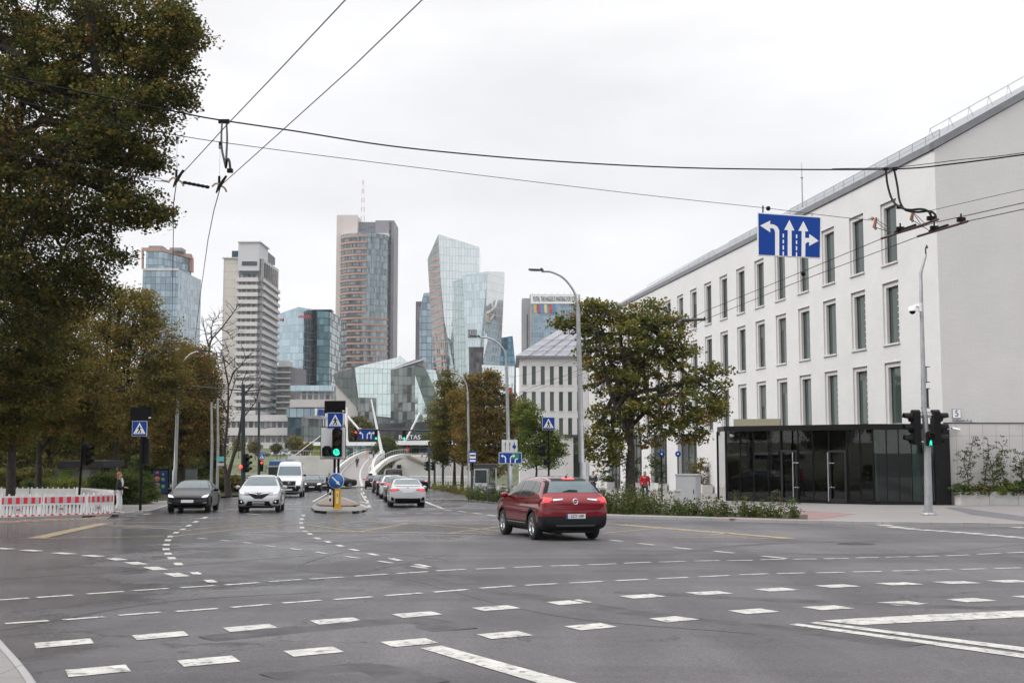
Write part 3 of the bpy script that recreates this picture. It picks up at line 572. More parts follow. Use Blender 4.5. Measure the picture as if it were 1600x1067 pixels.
# --- white saloon with its tail lights on, last in the queue
WP = paint('white_car_paint', (.50,.51,.53), 1, .3, .0)
def rear_lane(px, y): return setp(GP(px, y, .02))
hd = ST
c = Car('saloon', 'white saloon with red tail lights, last in the queue right of the island', 'car', rear_lane(637,792.5), hd, 'sedan', WP, 'cars queueing towards the bridge'); gen(c, 'sedan'); onslope(c)
c.sym('tail_lamp', LAMPR, 'rear', [[(.42,.84),(.86,.80),(.90,.95),(.42,.92)]], off=.012); c.sym('brake_light', LAMPRON, 'rear', [[(.62,.855),(.82,.84),(.82,.87),(.62,.885)]], off=.018, nv=2)
c.patch('diffuser', PLASTIC, 'rear', [[(-.62,.24),(.62,.24),(.66,.46),(-.66,.46)]], off=.006); c.sym('vent', PLASTIC, 'rear', [[(.66,.36),(.84,.34),(.84,.52),(.72,.50)]], off=.008)
c.plate('rear', .80); c.patch('spoiler', WP, 'rear', [[(-.62,1.06),(.62,1.06),(.6,1.10),(-.6,1.10)]], off=.035, nv=2)
c.patch('boot_seam', PLASTIC, 'rear', [[(-.8,.745),(.8,.745),(.8,.752),(-.8,.752)]], off=.003, nv=1)
m = MB(); m.lathe([(.001,.004),(.04,.004),(.045,0)], 16, SILVER, Matrix.Translation((0,c.hit(0,.98,'rear')[0].y-.01,.98)) @ Matrix.Rotation(math.pi/2,4,'X')); m.build('emblem', None, c.root, local=True)
# --- the queue ahead of it
GP_ = paint('grey_car_paint', (.07,.073,.078), 1, .3, .3); DP = paint('black_car_paint', (.003,.0035,.005), .4, .3, .0); NP = paint('navy_car_paint', (.018,.022,.035), 1, .25, .2); RB = paint('maroon_van_paint', (.10,.035,.032), .6, .4, .1)
def rearcar(px, y, kind, pm, label, nm='hatchback', head=None, lamps=(.55,.85,.98,1.12)):
    c = Car(nm, label, 'car' if kind != 'van' else 'van', rear_lane(px, y), ST if head is None else head, kind, pm, 'cars queueing towards the bridge'); gen(c, kind); onslope(c)
    a, b_, z0, z1 = lamps; c.sym('tail_lamp', LAMPR, 'rear', [[(a,z0),(b_,z0-.02),(b_+.02,z1),(a,z1)]], off=.012); c.plate('rear', .75 if kind != 'van' else .8)
    c.patch('bumper', PLASTIC, 'rear', [[(-.7,.32),(.7,.32),(.72,.48),(-.72,.48)]], off=.006); return c
rearcar(625,784,'estate',GP_,'grey car half hidden in front of the white saloon with tail lights')
rearcar(614.5,779,'hatch',WP,'white hatchback second in the queue ahead of the white saloon')
rearcar(606,773.5,'suv',DP,'dark car in the middle of the queue, in front of the white hatchback','suv')
rearcar(597,769,'hatch',paint('red_small_car_paint',(.07,.02,.022),1,.3,.2),'dark reddish car in the queue, just behind the black SUV at its head')
rearcar(582,763,'suv',DP,'black SUV with red tail lights at the head of the queue by the bridge','suv')
c = rearcar(615,768.5,'van',RB,'maroon van with a wide dark rear window beyond the queueing cars','delivery_van', lamps=(.7,.86,1.0,1.3)); c.patch('rear_window', CARGLASS2, 'rear', [[(-.84,1.7),(.84,1.7),(.80,2.5),(-.80,2.5)]])
c.root.scale = (.95,1,.85)
rearcar(655,768,'electric',DP,'dark car farther off in the right lane beyond the white saloon','saloon')
# --- oncoming cars
def oncoming(px, y, kind, pm, nm, label, cat='car', rim='light', head=None):
    h = (ST if head is None else head)+math.pi; p = GP(px, y, .02); k = K[kind]; p = setp(cutback(p, h, -k['L']+.25))
    c = Car(nm, label, cat, p, h, kind, pm, 'cars coming towards the junction', rim=rim); gen(c, kind); onslope(c); return c
c = oncoming(404,800.5,'hatch',WP,'hatchback','white family car with a dark V shaped grille coming towards the junction')
Y_ = c.k['L']
c.sym('headlamp', LAMPD, 'front', [[(.42,.74),(.80,.80),(.88,.93),(.44,.84)]], off=.012); c.sym('headlamp_lens', LAMPW, 'front', [[(.62,.79),(.78,.82),(.84,.90),(.64,.86)]], off=.02, nv=2)
c.patch('grille', BLACK, 'front', [[(-.16,.60),(.16,.60),(.40,.76),(-.40,.76)],[(-.40,.76),(.40,.76),(.62,.86),(-.62,.86)]], off=.010)
c.sym('chrome_strip', SILVER, 'front', [[(.08,.79),(.42,.83),(.43,.85),(.08,.82)]], off=.016, nv=1)
c.patch('lower_grille', PLASTIC, 'front', [[(-.56,.30),(.56,.30),(.46,.50),(-.46,.50)]], off=.008); c.sym('fog_lamp_recess', PLASTIC, 'front', [[(.60,.38),(.86,.38),(.88,.58),(.68,.55)]], off=.006); c.sym('fog_lamp', LAMPW, 'front', [[(.70,.45),(.76,.45),(.76,.51),(.70,.51)]], off=.014, nu=2, nv=2)
c.sym('chrome_blade', SILVER, 'front', [[(.50,.36),(.84,.35),(.84,.375),(.53,.39)],[(.50,.36),(.54,.36),(.65,.50),(.61,.51)]], off=.014, nv=2)
c.plate('front', .40); m = MB(); yy = c.hit(0,.76,'front')[0].y+.02
for s_ in (1, .55): m.prism([(0,yy+(1-s_)*.02,.76+.12*s_),(.075*s_,yy+(1-s_)*.02,.76),(0,yy+(1-s_)*.02,.76-.12*s_),(-.075*s_,yy+(1-s_)*.02,.76)], (0,-.03,0), SILVER if s_ == 1 else BLACK)
m.build('emblem', None, c.root, local=True)
c = oncoming(293,801,'electric',DP,'electric_car','black electric saloon pulling up by the left pavement', rim='dark')
c.sym('headlamp', LAMPW, 'front', [[(.58,.66),(.82,.68),(.86,.79),(.66,.73)]], off=.012); c.patch('lower_grille', PLASTIC, 'front', [[(-.55,.30),(.55,.30),(.5,.42),(-.5,.42)]], off=.006); c.plate('front', .50); c.sym('fog_lamp', LAMPD, 'front', [[(.66,.40),(.82,.42),(.82,.48),(.66,.45)]], off=.01)
c = oncoming(451,776.5,'van',WP,'delivery_van','white high roofed delivery van behind the white family car','van')
c.patch('grille', PLASTIC, 'front', [[(-.46,.86),(.46,.86),(.50,1.18),(-.50,1.18)]], off=.02); c.patch('bumper', PLASTIC, 'front', [[(-.86,.42),(.86,.42),(.86,.62),(-.86,.62)],[(-.86,.62),(-.50,.62),(-.55,.86),(-.86,.80)],[(.50,.62),(.86,.62),(.86,.80),(.55,.86)],[(-.5,.62),(.5,.62),(.46,.80),(-.46,.80)]], off=.012)
c.sym('headlamp', LAMPW, 'front', [[(.52,.88),(.84,.92),(.88,1.10),(.54,1.10)]], off=.016); c.plate('front', .56)
m = MB(); yy = c.hit(0,1.03,'front')[0].y+.03; m.lathe([(.09,0),(.095,.012),(.11,.012),(.115,0)], 24, SILVER, Matrix.Translation((0,yy,1.03)) @ Matrix.Rotation(-math.pi/2,4,'X'))
for k_ in range(3): a = math.pi/2+k_*2*math.pi/3; m.tube([(0,yy,1.03),(.1*math.cos(a),yy,1.03+.1*math.sin(a))], [.018,.004], 5, SILVER)
m.build('emblem', None, c.root, local=True)
def onc2(px, y, kind, pm, nm, label, head=None):
    c = oncoming(px, y, kind, pm, nm, label, head=head); b = c.k['belt']
    c.sym('headlamp', LAMPW, 'front', [[(.50,b-.32),(.82,b-.30),(.86,b-.18),(.54,b-.22)]], off=.012); c.patch('grille', PLASTIC, 'front', [[(-.42,.5),(.42,.5),(.45,.74),(-.45,.74)]], off=.008); c.plate('front', .5); return c
onc2(487,768.5,'hatch',DP,'hatchback','small black car just right of the white delivery van')
onc2(507,765.5,'suv',GP_,'suv','dark grey SUV behind the small black car, left of the island post')
onc2(470,762,'electric',NP,'saloon','dark car at the far end of the oncoming line beside the van')
c = Car('saloon', 'dark car crossing at the foot of the bridge, right of the island post', 'car', setp(GP(556,761,.02)), ST+R(78)+math.pi, 'sedan', DP); gen(c,'sedan'); onslope(c)
# --- trolleybus with a blue roof behind the van
p = setp(GP(437,767.5,.02)); t = thing('trolleybus', 'dark fronted bus with a blue roof mostly hidden behind the white delivery van', 'bus', p, -ST)
m = MB(); BB = M('bus_blue', (.035,.12,.26), .35, coat=.6); 
prof = [(-1.25,.35),(1.25,.35),(1.27,1.1),(1.25,2.6),(1.1,2.9),(-1.1,2.9),(-1.25,2.6),(-1.27,1.1)]
m.prism([(x,0,z) for x,z in prof], (0,11.5,0), M('bus_white',(.5,.5,.5),.4)); m.build('bus_body', None, t, local=True)
m = MB(); m.box((0,-.03,1.7),(2.3,.05,1.5), CARGLASS2); m.build('windscreen', None, t, local=True)
m = MB(); m.prism([(-1.15,-.05,2.62),(1.15,-.05,2.62),(1.05,-.05,3.02),(-1.05,-.05,3.02)], (0,11.3,0), BB); m.build('bus_roof', None, t, local=True)
m = MB(); m.box((0,-.04,.62),(2.3,.06,.5), BLACK); m.build('bumper', None, t, local=True)
for sx in (-1,1):
    m = MB(); m.box((sx*1.28,5.7,1.85),(.03,10.5,.9), CARGLASS2); m.build('side_window', None, t, local=True)
    m = MB(); m.tube([(sx*.35,5,3.0),(sx*.4,9.5,4.9)], .03, 6, CABLE); m.build('trolley_pole', None, t, local=True)
    m = MB(); m.ball((sx*.85,-.08,.72), .11, LAMPW, 10, (1,.3,1)); m.build('headlamp', None, t, local=True)
    m = MB(); m.tube([(sx*1.2,-.02,2.4),(sx*1.45,-.25,2.35),(sx*1.45,-.25,1.9)], .03, 6, BLACK); m.build('wing_mirror', None, t, local=True)
    for yw in (2.3, 8.5):
        tt, qq = wheel_meshes('bus', .48, 'light')
        for mb in (tt,qq): mb.v = [tuple(Matrix.Rotation(math.pi/2*sx,4,'Y') @ Vector(v)) for v in mb.v]
        wh = tt.build('wheel', None, t, local=True); wh.location = (sx*1.16,yw,.48); qq.build('rim', None, wh, local=True)
# ================================================================ the long white building
PL = M('white_render', (.60,.597,.59), .9, var=.03, vs=.45, bump=.35, bs=6, tint=(.625,.622,.615)); PLR = M('smooth_surround', (.55,.54,.53), .8, var=.03); ROOF = M('zinc', (.19,.195,.21), .45, .5, var=.1, vs=1)
def brick_relief(mat, bw, bh, strength=.5):
    t = mat.node_tree; b = t.nodes['Principled BSDF']; uv = t.nodes.new('ShaderNodeUVMap'); uv.uv_map = 'UVMap'
    br = t.nodes.new('ShaderNodeTexBrick'); br.inputs['Scale'].default_value = 1; br.inputs['Brick Width'].default_value = bw; br.inputs['Row Height'].default_value = bh; br.inputs['Mortar Size'].default_value = .012
    br.inputs['Color1'].default_value = (1,1,1,1); br.inputs['Color2'].default_value = (.93,.93,.93,1); br.inputs['Mortar'].default_value = (.80,.80,.80,1)
    t.links.new(uv.outputs[0], br.inputs['Vector']); src = b.inputs['Base Color'].links[0].from_socket
    mm = t.nodes.new('ShaderNodeMix'); mm.data_type = 'RGBA'; mm.blend_type = 'MULTIPLY'; mm.inputs[0].default_value = strength; t.links.new(src, mm.inputs[6]); t.links.new(br.outputs[0], mm.inputs[7]); t.links.new(mm.outputs[2], b.inputs['Base Color'])
brick_relief(PL, .5, .12, .5)
WG = CW('window_glass', (.045,.065,.060), (.02,.02,.022), 40, 40, .001, .001, metal=.12, rough=.03, var=.3, wob=.004)
DKF = M('dark_window_frame', (.015,.016,.018), .4, var=.1)
YC = 60.0; Cx = P(1476, 740, YC).x; C0 = Vector((Cx, YC, 0)); fs = sdir; fg = sper       # facade runs along fs, gable along fg
def t_at(px):                                                       # distance along the facade seen in pixel column px
    d = ray(px, 690); kx = d.x/d.y; return (kx*C0.y-C0.x)/(fs.x-kx*fs.y)
LEN = t_at(923)+1
def fz(px, py): t_ = t_at(px); return P(px, py, C0.y+fs.y*t_).z
zE = fz(1470, 224); rowt = [fz(1397,316), fz(1397,441), fz(1397,566)]; rowb = [fz(1397,412), fz(1397,537), fz(1397,662)]
t1, t11 = t_at(1398), t_at(1065.5); stp = (t11-t1)/10
BASEZ = -6.5
bld = thing('office_building', 'long white rendered building with tall narrow windows and a steep gable at the right', 'building', (Cx, YC, gz(YC)))
nwin = int((LEN-t1-1.0)/stp)+1
wins = [(t1+i*stp, k) for i in range(nwin) for k in range(3)]
def W3(t_, z, inn=0.0): p = C0+fs*t_+fg*inn; return Vector((p.x, p.y, z))
def face_grid(mb, W3f, T0, T1, Z0, Z1, holes, mat):
    ts = sorted({T0, T1, *[h[0] for h in holes], *[h[1] for h in holes]}); zs = sorted({Z0, Z1, *[h[2] for h in holes], *[h[3] for h in holes]})
    for a, b in zip(ts, ts[1:]):
        for c, d in zip(zs, zs[1:]):
            m_, n_ = (a+b)/2, (c+d)/2
            if any(h[0] < m_ < h[1] and h[2] < n_ < h[3] for h in holes): continue
            mb.face([W3f(b,c), W3f(a,c), W3f(a,d), W3f(b,d)], mat)
def reveal(mb, W3f, a, b, c, d, i0, i1, mat):
    A_ = [(a,c),(b,c),(b,d),(a,d)]
    for k in range(4):
        (x0,z0),(x1,z1) = A_[k], A_[(k+1)%4]; mb.face([W3f(x0,z0,i0), W3f(x1,z1,i0), W3f(x1,z1,i1), W3f(x0,z0,i1)], mat)
hw, iw = 1.0, .76
holes = [(t_-hw, t_+hw, rowb[k], rowt[k]) for t_, k in wins]
# street level: tall glazed bays between piers, behind and beyond the glass entrance
gtop = -(-1); gtop = P(930, 681, 147).z
bays = [(tb, tb+6.2) for tb in [t_at(1122)+.5+5.6+10.0*i for i in range(4)] if tb+6.2 < LEN-1]
holes_g = [(a, b, BASEZ+.5, gtop) for a, b in bays]
m = MB(); face_grid(m, W3, 0, LEN, BASEZ, zE-.42, holes+holes_g, PL)
EW = 17.0; rise = .565                                              # gable: depth half, slope
def G3(s_, z, out=0.0): p = C0+fg*s_-fs*out; return Vector((p.x, p.y, z))
gp = [G3(0,BASEZ), G3(2*EW,BASEZ), G3(2*EW,zE-.42), G3(EW,zE-.42+rise*EW), G3(0,zE-.42)]
m.face(gp, M('gable_render', (.57,.56,.55), .9, var=.03, vs=.35, bump=.35, bs=6))
q = [p+fs*LEN for p in gp]; m.face(q[::-1]); m.face([gp[1], q[1], q[2], gp[2]])
for t_, k in wins: reveal(m, W3, t_-hw, t_+hw, rowb[k], rowt[k], 0, .10, PLR)
for a, b in bays: reveal(m, W3, a, b, BASEZ+.5, gtop, 0, .55, PLR)
m.build('wall', None, bld)
brick_relief(_mc['gable_render'], .5, .12, .4)
for i, (t_, k) in enumerate(wins):
    zb, zt = rowb[k], rowt[k]; m = MB()
    face_grid(m, lambda a, z: W3(a, z, .10), t_-hw, t_+hw, zb, zt, [(t_-iw, t_+iw, zb+.02, zt-.26)], PLR); reveal(m, W3, t_-iw, t_+iw, zb+.02, zt-.26, .10, .34, PLR)
    m.prism([W3(t_-hw, zt, -.03), W3(t_+hw, zt, -.03), W3(t_+hw, zt, .05), W3(t_-hw, zt, .05)], (0,0,.05), PLR); 
    fr = m.build('window', None, bld)
    s_ = MB(); s_.prism([W3(t_-hw-.03, zb-.09, -.10), W3(t_+hw+.03, zb-.09, -.10), W3(t_+hw+.03, zb-.09, .33), W3(t_-hw-.03, zb-.09, .33)], (0,0,.10), PLR); s_.build('sill', None, fr)
    f_ = MB()
    for a0, a1, c0, c1 in ((t_-iw,t_-iw+.07,zb+.02,zt-.26),(t_+iw-.07,t_+iw,zb+.02,zt-.26),(t_-iw+.07,t_+iw-.07,zb+.02,zb+.10),(t_-iw+.07,t_+iw-.07,zt-.34,zt-.26)):
        f_.prism([W3(a0,c0,.27), W3(a1,c0,.27), W3(a1,c1,.27), W3(a0,c1,.27)], fg*.07, DKF)
    f_.build('frame', None, fr)
    if random.random() < .3: g_ = MB(); hh_ = random.uniform(.12,.45); g_.prism([W3(t_-iw+.09,zt-.36-(zt-zb)*hh_,.293), W3(t_+iw-.09,zt-.36-(zt-zb)*hh_,.293), W3(t_+iw-.09,zt-.35,.293), W3(t_-iw+.09,zt-.35,.293)], fg*.005, M('roller_blind',(.10,.115,.11),.5)); g_.build('roller_blind', None, fr)
    g_ = MB(); g_.prism([W3(t_-iw+.05,zb+.05,.30), W3(t_+iw-.05,zb+.05,.30), W3(t_+iw-.05,zt-.3,.30), W3(t_-iw+.05,zt-.3,.30)], fg*.02, WG); g_.build('pane', None, fr)
    if i in (1, 4, 5, 8, 13):      # drawn blinds seen at the lit edge
        g_ = MB()
        for q_ in range(9): z = zb+.3+q_*.36; g_.prism([W3(t_-iw+.1,z,.292), W3(t_-iw+.5,z,.292), W3(t_-iw+.5,z+.05,.292), W3(t_-iw+.1,z+.05,.292)], fg*.006, SIGNW)
        g_.build('blind', None, fr)
for a, b in bays:
    g_ = MB(); g_.prism([W3(a+.08,BASEZ+.5,.45), W3(b-.08,BASEZ+.5,.45), W3(b-.08,gtop-.08,.45), W3(a+.08,gtop-.08,.45)], fg*.03, WG); sf = g_.build('shop_window', None, bld)
    f_ = MB()
    for x in (a, a+(b-a)*.33, a+(b-a)*.66, b-.1): f_.prism([W3(x,BASEZ+.5,.36), W3(x+.1,BASEZ+.5,.36), W3(x+.1,gtop,.36), W3(x,gtop,.36)], fg*.09, M('bronze_frame',(.16,.155,.165),.4,.4))
    f_.prism([W3(a+.1,gtop-.12,.37), W3(b-.1,gtop-.12,.37), W3(b-.1,gtop,.37), W3(a+.1,gtop,.37)], fg*.08, DKF); f_.build('frame', None, sf)
# roof, eaves, snow rails
m = MB(); ov = -.35
e0, e1 = W3(-.25, zE-.48, ov), W3(LEN, zE-.48, ov); slp = Vector((fg.x, fg.y, rise))
m.prism([W3(-.12,zE-.42,-.10), W3(-.12,zE-.03,-.10), W3(-.12,zE+rise*EW,EW), W3(-.12,zE-.41+rise*EW,EW)], fs*(LEN+.12), ROOF)
m.prism([W3(-.12,zE-.41+rise*EW,EW), W3(-.12,zE+rise*EW,EW), W3(-.12,zE,2*EW+.1), W3(-.12,zE-.41,2*EW+.1)], fs*(LEN+.12), ROOF)
rf = m.build('roof', None, bld)
m = MB(); m.prism([G3(-.12,zE-.42,.10), G3(EW,zE-.42+rise*EW,.10), G3(EW,zE+.02+rise*EW,.10), G3(-.12,zE-.02,.10)], fs*.35, M('roof_verge',(.12,.125,.135),.5,.3)); m.build('verge', None, rf)
m = MB(); q0, q1 = G3(-.1,zE+.75,-.2), G3(EW,zE+.75+rise*EW,-.2); m.tube([q0,q1], .022, 5, STEEL)
for k_ in range(16): u = k_/15.0; a = q0.lerp(q1,u); m.tube([a, a-Vector((0,0,.62))+(q1-q0).normalized()*.25], .014, 4, STEEL); m.tube([a, a-Vector((0,0,.62))-(q1-q0).normalized()*.15], .014, 4, STEEL)
m.build('snow_rail', None, rf)
def rail(ta, tb):
    m = MB(); o = .25
    a, b = W3(ta, zE+.62, o), W3(tb, zE+.62, o); m.tube([a, b], .022, 5, STEEL); m.tube([a-Vector((0,0,.25)), b-Vector((0,0,.25))], .012, 4, STEEL)
    n = int((tb-ta)/1.5)
    for i in range(n+1):
        t_ = ta+(tb-ta)*i/n; m.tube([W3(t_,zE+.62,o), W3(t_+.25,zE+.2,o+.1)], .014, 4, STEEL); m.tube([W3(t_,zE+.62,o), W3(t_-.2,zE+.2,o+.0)], .014, 4, STEEL)
    m.build('snow_rail', None, rf)
rail(-.2, t_at(1236)); rail(t_at(1196), t_at(1140)); rail(t_at(1116), t_at(1010))
m = MB(); p = W3(t_at(1249), zE+.5, .6); m.tube([p, p+Vector((0,0,1.9)), p+Vector((0,0,3.2))], [.05,.04,.01], 6, STEEL); m.ball(p+Vector((0,0,2.1)), .1, STEEL, 8); m.build('roof_aerial', None, bld)
# gable: stone cladding at street level
CL = panel_mat('stone_cladding', (.50,.485,.475), .74, 1.95, .018, .1)
zc = P(1540, 661, 59).z; m = MB(); m.prism([G3(.02,BASEZ,.06), G3(30,BASEZ,.06), G3(30,zc,.06), G3(.02,zc,.06)], fs*.05, CL); m.build('plinth', None, bld)
m = MB(); m.prism([G3(0,zc,.09), G3(30,zc,.09), G3(30,zc+.05,.09), G3(0,zc+.05,.09)], fs*.085, DKF); m.build('ledge', None, bld)
# glass entrance pavilion
PAVB = P(1135, 740, 70); PAVB = Vector((PAVB.x, 70, 0)); PK = P(1365, 740, 60.6); PK = Vector((PK.x, 60.6, 0)); PA = C0-fs*.12+fg*.10
zr = 2.58; bl = M('black_cladding', (.006,.006,.007), .4, var=.15, spec=.2)
GLZ = clear_glass('entrance_glass', (.60,.66,.65), 1.0)
pav = thing('entrance_pavilion', 'dark glass entrance pavilion with black frame and planted flat roof under the white facade', 'pavilion', (PK.x, PK.y, gz(60.6)+.12))
back = PAVB+fg*9+fs*1.5
m = MB(); poly = [PAVB-fg*.15-fs*.15, PK-Vector((.1,.18,0)), PA-fs*.1+fg*.05, C0+fs*1+fg*.02, C0+fs*(t_at(1125)-2)-fg*.05, PAVB+fs*3]
poly = [Vector((p.x,p.y,zr-.28)) for p in poly]
tb_ = t_at(1100); ins = C0+fs*22-fg*.04
poly = [Vector((p.x,p.y,zr-.3)) for p in (PAVB-Vector((.15,.15,0)), PK-Vector((.05,.2,0)), PA-Vector((0,.15,0)), C0-fg*.03+fs*.2, ins, P(1121.5,740,73.6))]
m.prism(poly, (0,0,.3), bl); m.build('roof_slab', None, pav)
m = MB()
for i, p in enumerate([PAVB+Vector((1.2,2.2,0))]): pass
m.prism([Vector((p.x,p.y,zr)) for p in (PAVB+Vector((.6,.6,0)), PAVB+Vector((3.2,-.4,0)), PAVB+Vector((3.5,.6,0)), PAVB+Vector((.9,1.6,0)))], (0,0,.45), M('timber_box',(.30,.28,.20),.8)); m.build('roof_planter', None, pav)
segs = [(PAVB, PK, [1157,1178,1201,1221,1248,1271,1296,1325,1345]), (PK, PA, [1386,1405,1425,1445,1462])]
def on_line(a, b, px): d = ray(px, 740); kx = d.x/d.y; u = (kx*a.y-a.x)/((b.x-a.x)-kx*(b.y-a.y)); return a+(b-a)*u
prev = None; ft = MB()
for a, b, cols in segs:
    xs = [a]+[on_line(a, b, c) for c in cols]+[b]; dirn = (b-a).normalized(); nrm = Vector((dirn.y,-dirn.x,0))
    for i, (p, q) in enumerate(zip(xs, xs[1:])):
        zb0 = gz(p.y)+.16
        g_ = MB(); g_.prism([Vector((p.x,p.y,zb0+.12)), Vector((q.x,q.y,gz(q.y)+.28)), Vector((q.x,q.y,zr-.3)), Vector((p.x,p.y,zr-.3))], -nrm*.02, GLZ); g_.build('glass_panel', None, pav)
        ft.prism([Vector((q.x,q.y,gz(q.y)+.1))+dirn*dx+nrm*.03 for dx in (-.03,.03)]+[Vector((q.x,q.y,zr-.3))+dirn*dx+nrm*.03 for dx in (.03,-.03)], -nrm*.12, bl)
        ft.prism([p+nrm*.05+Vector((0,0,zb0-.1)), q+nrm*.05+Vector((0,0,gz(q.y)+.06)), q+nrm*.05+Vector((0,0,gz(q.y)+.3)), p+nrm*.05+Vector((0,0,zb0+.14))], -nrm*.1, bl)
# left return of the pavilion
lr = P(1122, 740, 73.4); lr.z = 0
g_ = MB(); g_.prism([Vector((PAVB.x,PAVB.y,gz(70))), Vector((lr.x,lr.y,gz(lr.y))), Vector((lr.x,lr.y,zr-.3)), Vector((PAVB.x,PAVB.y,zr-.3))], fg*.02, GLZ); g_.build('glass_panel', None, pav)
for p in (PAVB, lr):
    ft.prism([Vector((p.x-.06,p.y-.06,gz(p.y))), Vector((p.x+.08,p.y-.06,gz(p.y))), Vector((p.x+.08,p.y+.08,gz(p.y))), Vector((p.x-.06,p.y+.08,gz(p.y)))], (0,0,zr-.3-gz(p.y)), bl)
p = PA; ft.box((p.x-.28,p.y-.10,(zr-.3+gz(60))/2), (.75,.16,zr-.3-gz(60)), bl)
ft.build('frame', None, pav)
for pl_, pr_, hx in ((1221,1248,1243),(1296,1325,1298)):
    a = on_line(PAVB, PK, pl_+1); b = on_line(PAVB, PK, pr_-1); d = (b-a).normalized(); nrm = Vector((d.y,-d.x,0)); zt = P(pl_, 703, a.y).z; za = gz(a.y)+.2; f_ = MB()
    for u0, u1, c0, c1 in ((0,.12,za,zt),((b-a).length-.12,(b-a).length,za,zt),(.12,(b-a).length-.12,zt-.12,zt),(.12,(b-a).length-.12,za,za+.2)):
        f_.prism([a+d*u0+nrm*.09+Vector((0,0,c0)), a+d*u1+nrm*.09+Vector((0,0,c0)), a+d*u1+nrm*.09+Vector((0,0,c1)), a+d*u0+nrm*.09+Vector((0,0,c1))], -nrm*.05, M('door_frame',(.014,.014,.016),.4))
    dr = f_.build('door', None, pav); h_ = on_line(PAVB, PK, hx)+nrm*.2; hm = MB(); hm.tube([(h_.x,h_.y,za+.05),(h_.x,h_.y,zt-.12)], .035, 8, SILVER)
    for z in (za+.8, zt-.7): hm.tube([(h_.x,h_.y,z), h_+d*.35-nrm*.1+Vector((0,0,z))], .014, 5, SILVER)
    hm.build('handle', None, dr)
# inside: floor, dark back wall, tinted columns, reception desk
inn = MB(); inn.prism([Vector((p.x,p.y,gz(62)-.9)) for p in (PAVB+Vector((.3,.3,0)), PK+Vector((0,.3,0)), PA+Vector((0,.5,0)), C0+fs*18, PAVB+Vector((0,3,0)))], (0,0,.62), M('dark_floor',(.025,.025,.028),.3)); inn.build('floor', None, pav)
inn = MB(); a, b = C0+fs*1-fg*.25, C0+fs*24-fg*.25; inn.prism([Vector((a.x,a.y,BASEZ+1)), Vector((b.x,b.y,BASEZ+1)), Vector((b.x,b.y,zr-.3)), Vector((a.x,a.y,zr-.3))], fg*.15, M('dark_lobby_wall',(.008,.009,.010),.6)); inn.build('lobby_wall', None, pav)
TEAL = M('green_glass_column', (.22,.48,.38), .3, var=.15, vs=1)
for px, Y in ((1212,68.5),(1283,65.5),(1365,62.3),(1433,61.4)):
    p = P(px, 740, Y); inn = MB(); inn.lathe([(.24,gz(Y)),(.24,zr-.9)], 14, TEAL, Matrix.Translation((p.x,Y,0))); inn.lathe([(.27,zr-.9),(.27,zr-.3)], 14, bl, Matrix.Translation((p.x,Y,0))); inn.build('column', None, pav)
# house number, camera, planters along the gable
def flat_sign(root, name, c, w_, h_, mat, th=.03, yoff=0): m = MB(); m.box((c[0],c[1]+yoff,c[2]), (w_,th,h_), mat); return m.build(name, None, root, local=True)
p = G3(P(1494,646,59.6).x and .62, 0, .06); zz = P(1494,646,60).z
hn = thing('house_number', 'white square house number plate with a dark blue 5 on the gable', 'sign', G3(.75, zz, .03), math.atan2(fg.y, fg.x))
flat_sign(hn, 'plate', (0,0,0), .48, .48, M('number_blue',(.06,.09,.2),.5)); flat_sign(hn, 'plate_face', (0,-.018,0), .44, .44, SIGNW, .01)
text('5', .46, .004, 'number', M('number_ink',(.012,.018,.06),.5), hn, (0,-.028,0), (math.pi/2,0,0))
text('Goštauto A. g.', .19, .004, 'street_name', M('number_ink',(.012,.018,.06),.5), hn, (.30,-.02,-.36), (math.pi/2,0,0))
cm = thing('security_camera', 'small white bullet camera on the stone gable below the house number', 'camera', G3(.55, P(1491,670,60).z, .1)); m = MB(); m.tube([(.0,0,0),(.0,-.18,.0)], .03, 6, WHITE); m.tube([(-.18,-.2,.02),(.22,-.16,-.05)], .075, 10, WHITE); m.build('camera_body', None, cm, local=True)
m = MB(); m.tube([(-.185,-.2,.02),(-.20,-.2,.02)], .055, 10, BLACK); m.build('lens', None, cm, local=True)
cm = thing('security_camera', 'small white bullet camera under the left end of the black pavilion roof', 'camera', PAVB+Vector((.3,-.3,zr-.55))); m = MB(); m.tube([(-.16,-.2,0),(.2,-.1,-.05)], .075, 10, WHITE); m.tube([(0,0,.2),(0,-.15,0)], .02, 6, WHITE); m.build('camera_body', None, cm, local=True)
m = MB(); m.tube([(-.165,-.2,0),(-.18,-.2,0)], .055, 10, BLACK); m.build('lens', None, cm, local=True)
PLN = M('planter_stone', (.50,.49,.475), .85, var=.08, vs=2, bump=.2)
def planter(a, b, h, name_label, outd, outv, grp):
    d = (b-a); n = max(1, round(d.length/1.5)); o = thing('planter', name_label, 'planter', (a.x, a.y, gz(a.y)+.12), 0, grp)
    e = d/n
    for i in range(n):
        m = MB(); p, q = a+e*i+e.normalized()*.012, a+e*(i+1)-e.normalized()*.012; z0 = gz(a.y)+.11
        m.prism([Vector((v.x,v.y,z0)) for v in (p, q, q+outv*outd, p+outv*outd)], (0,0,h), PLN); m.build('stone_block', None, o)
    m = MB(); m.prism([Vector((v.x,v.y,z0+h-.02)) for v in (a+outv*.06, b+outv*.06, b+outv*(outd-.06), a+outv*(outd-.06))], (0,0,.03), M('potting_soil',(.03,.025,.02),.95)); m.build('soil', None, o); return o
planter(G3(.35,0,.15), G3(16,0,.15), .72, 'long pale stone planter with climbing plants at the foot of the gable', .75, -fs, None)
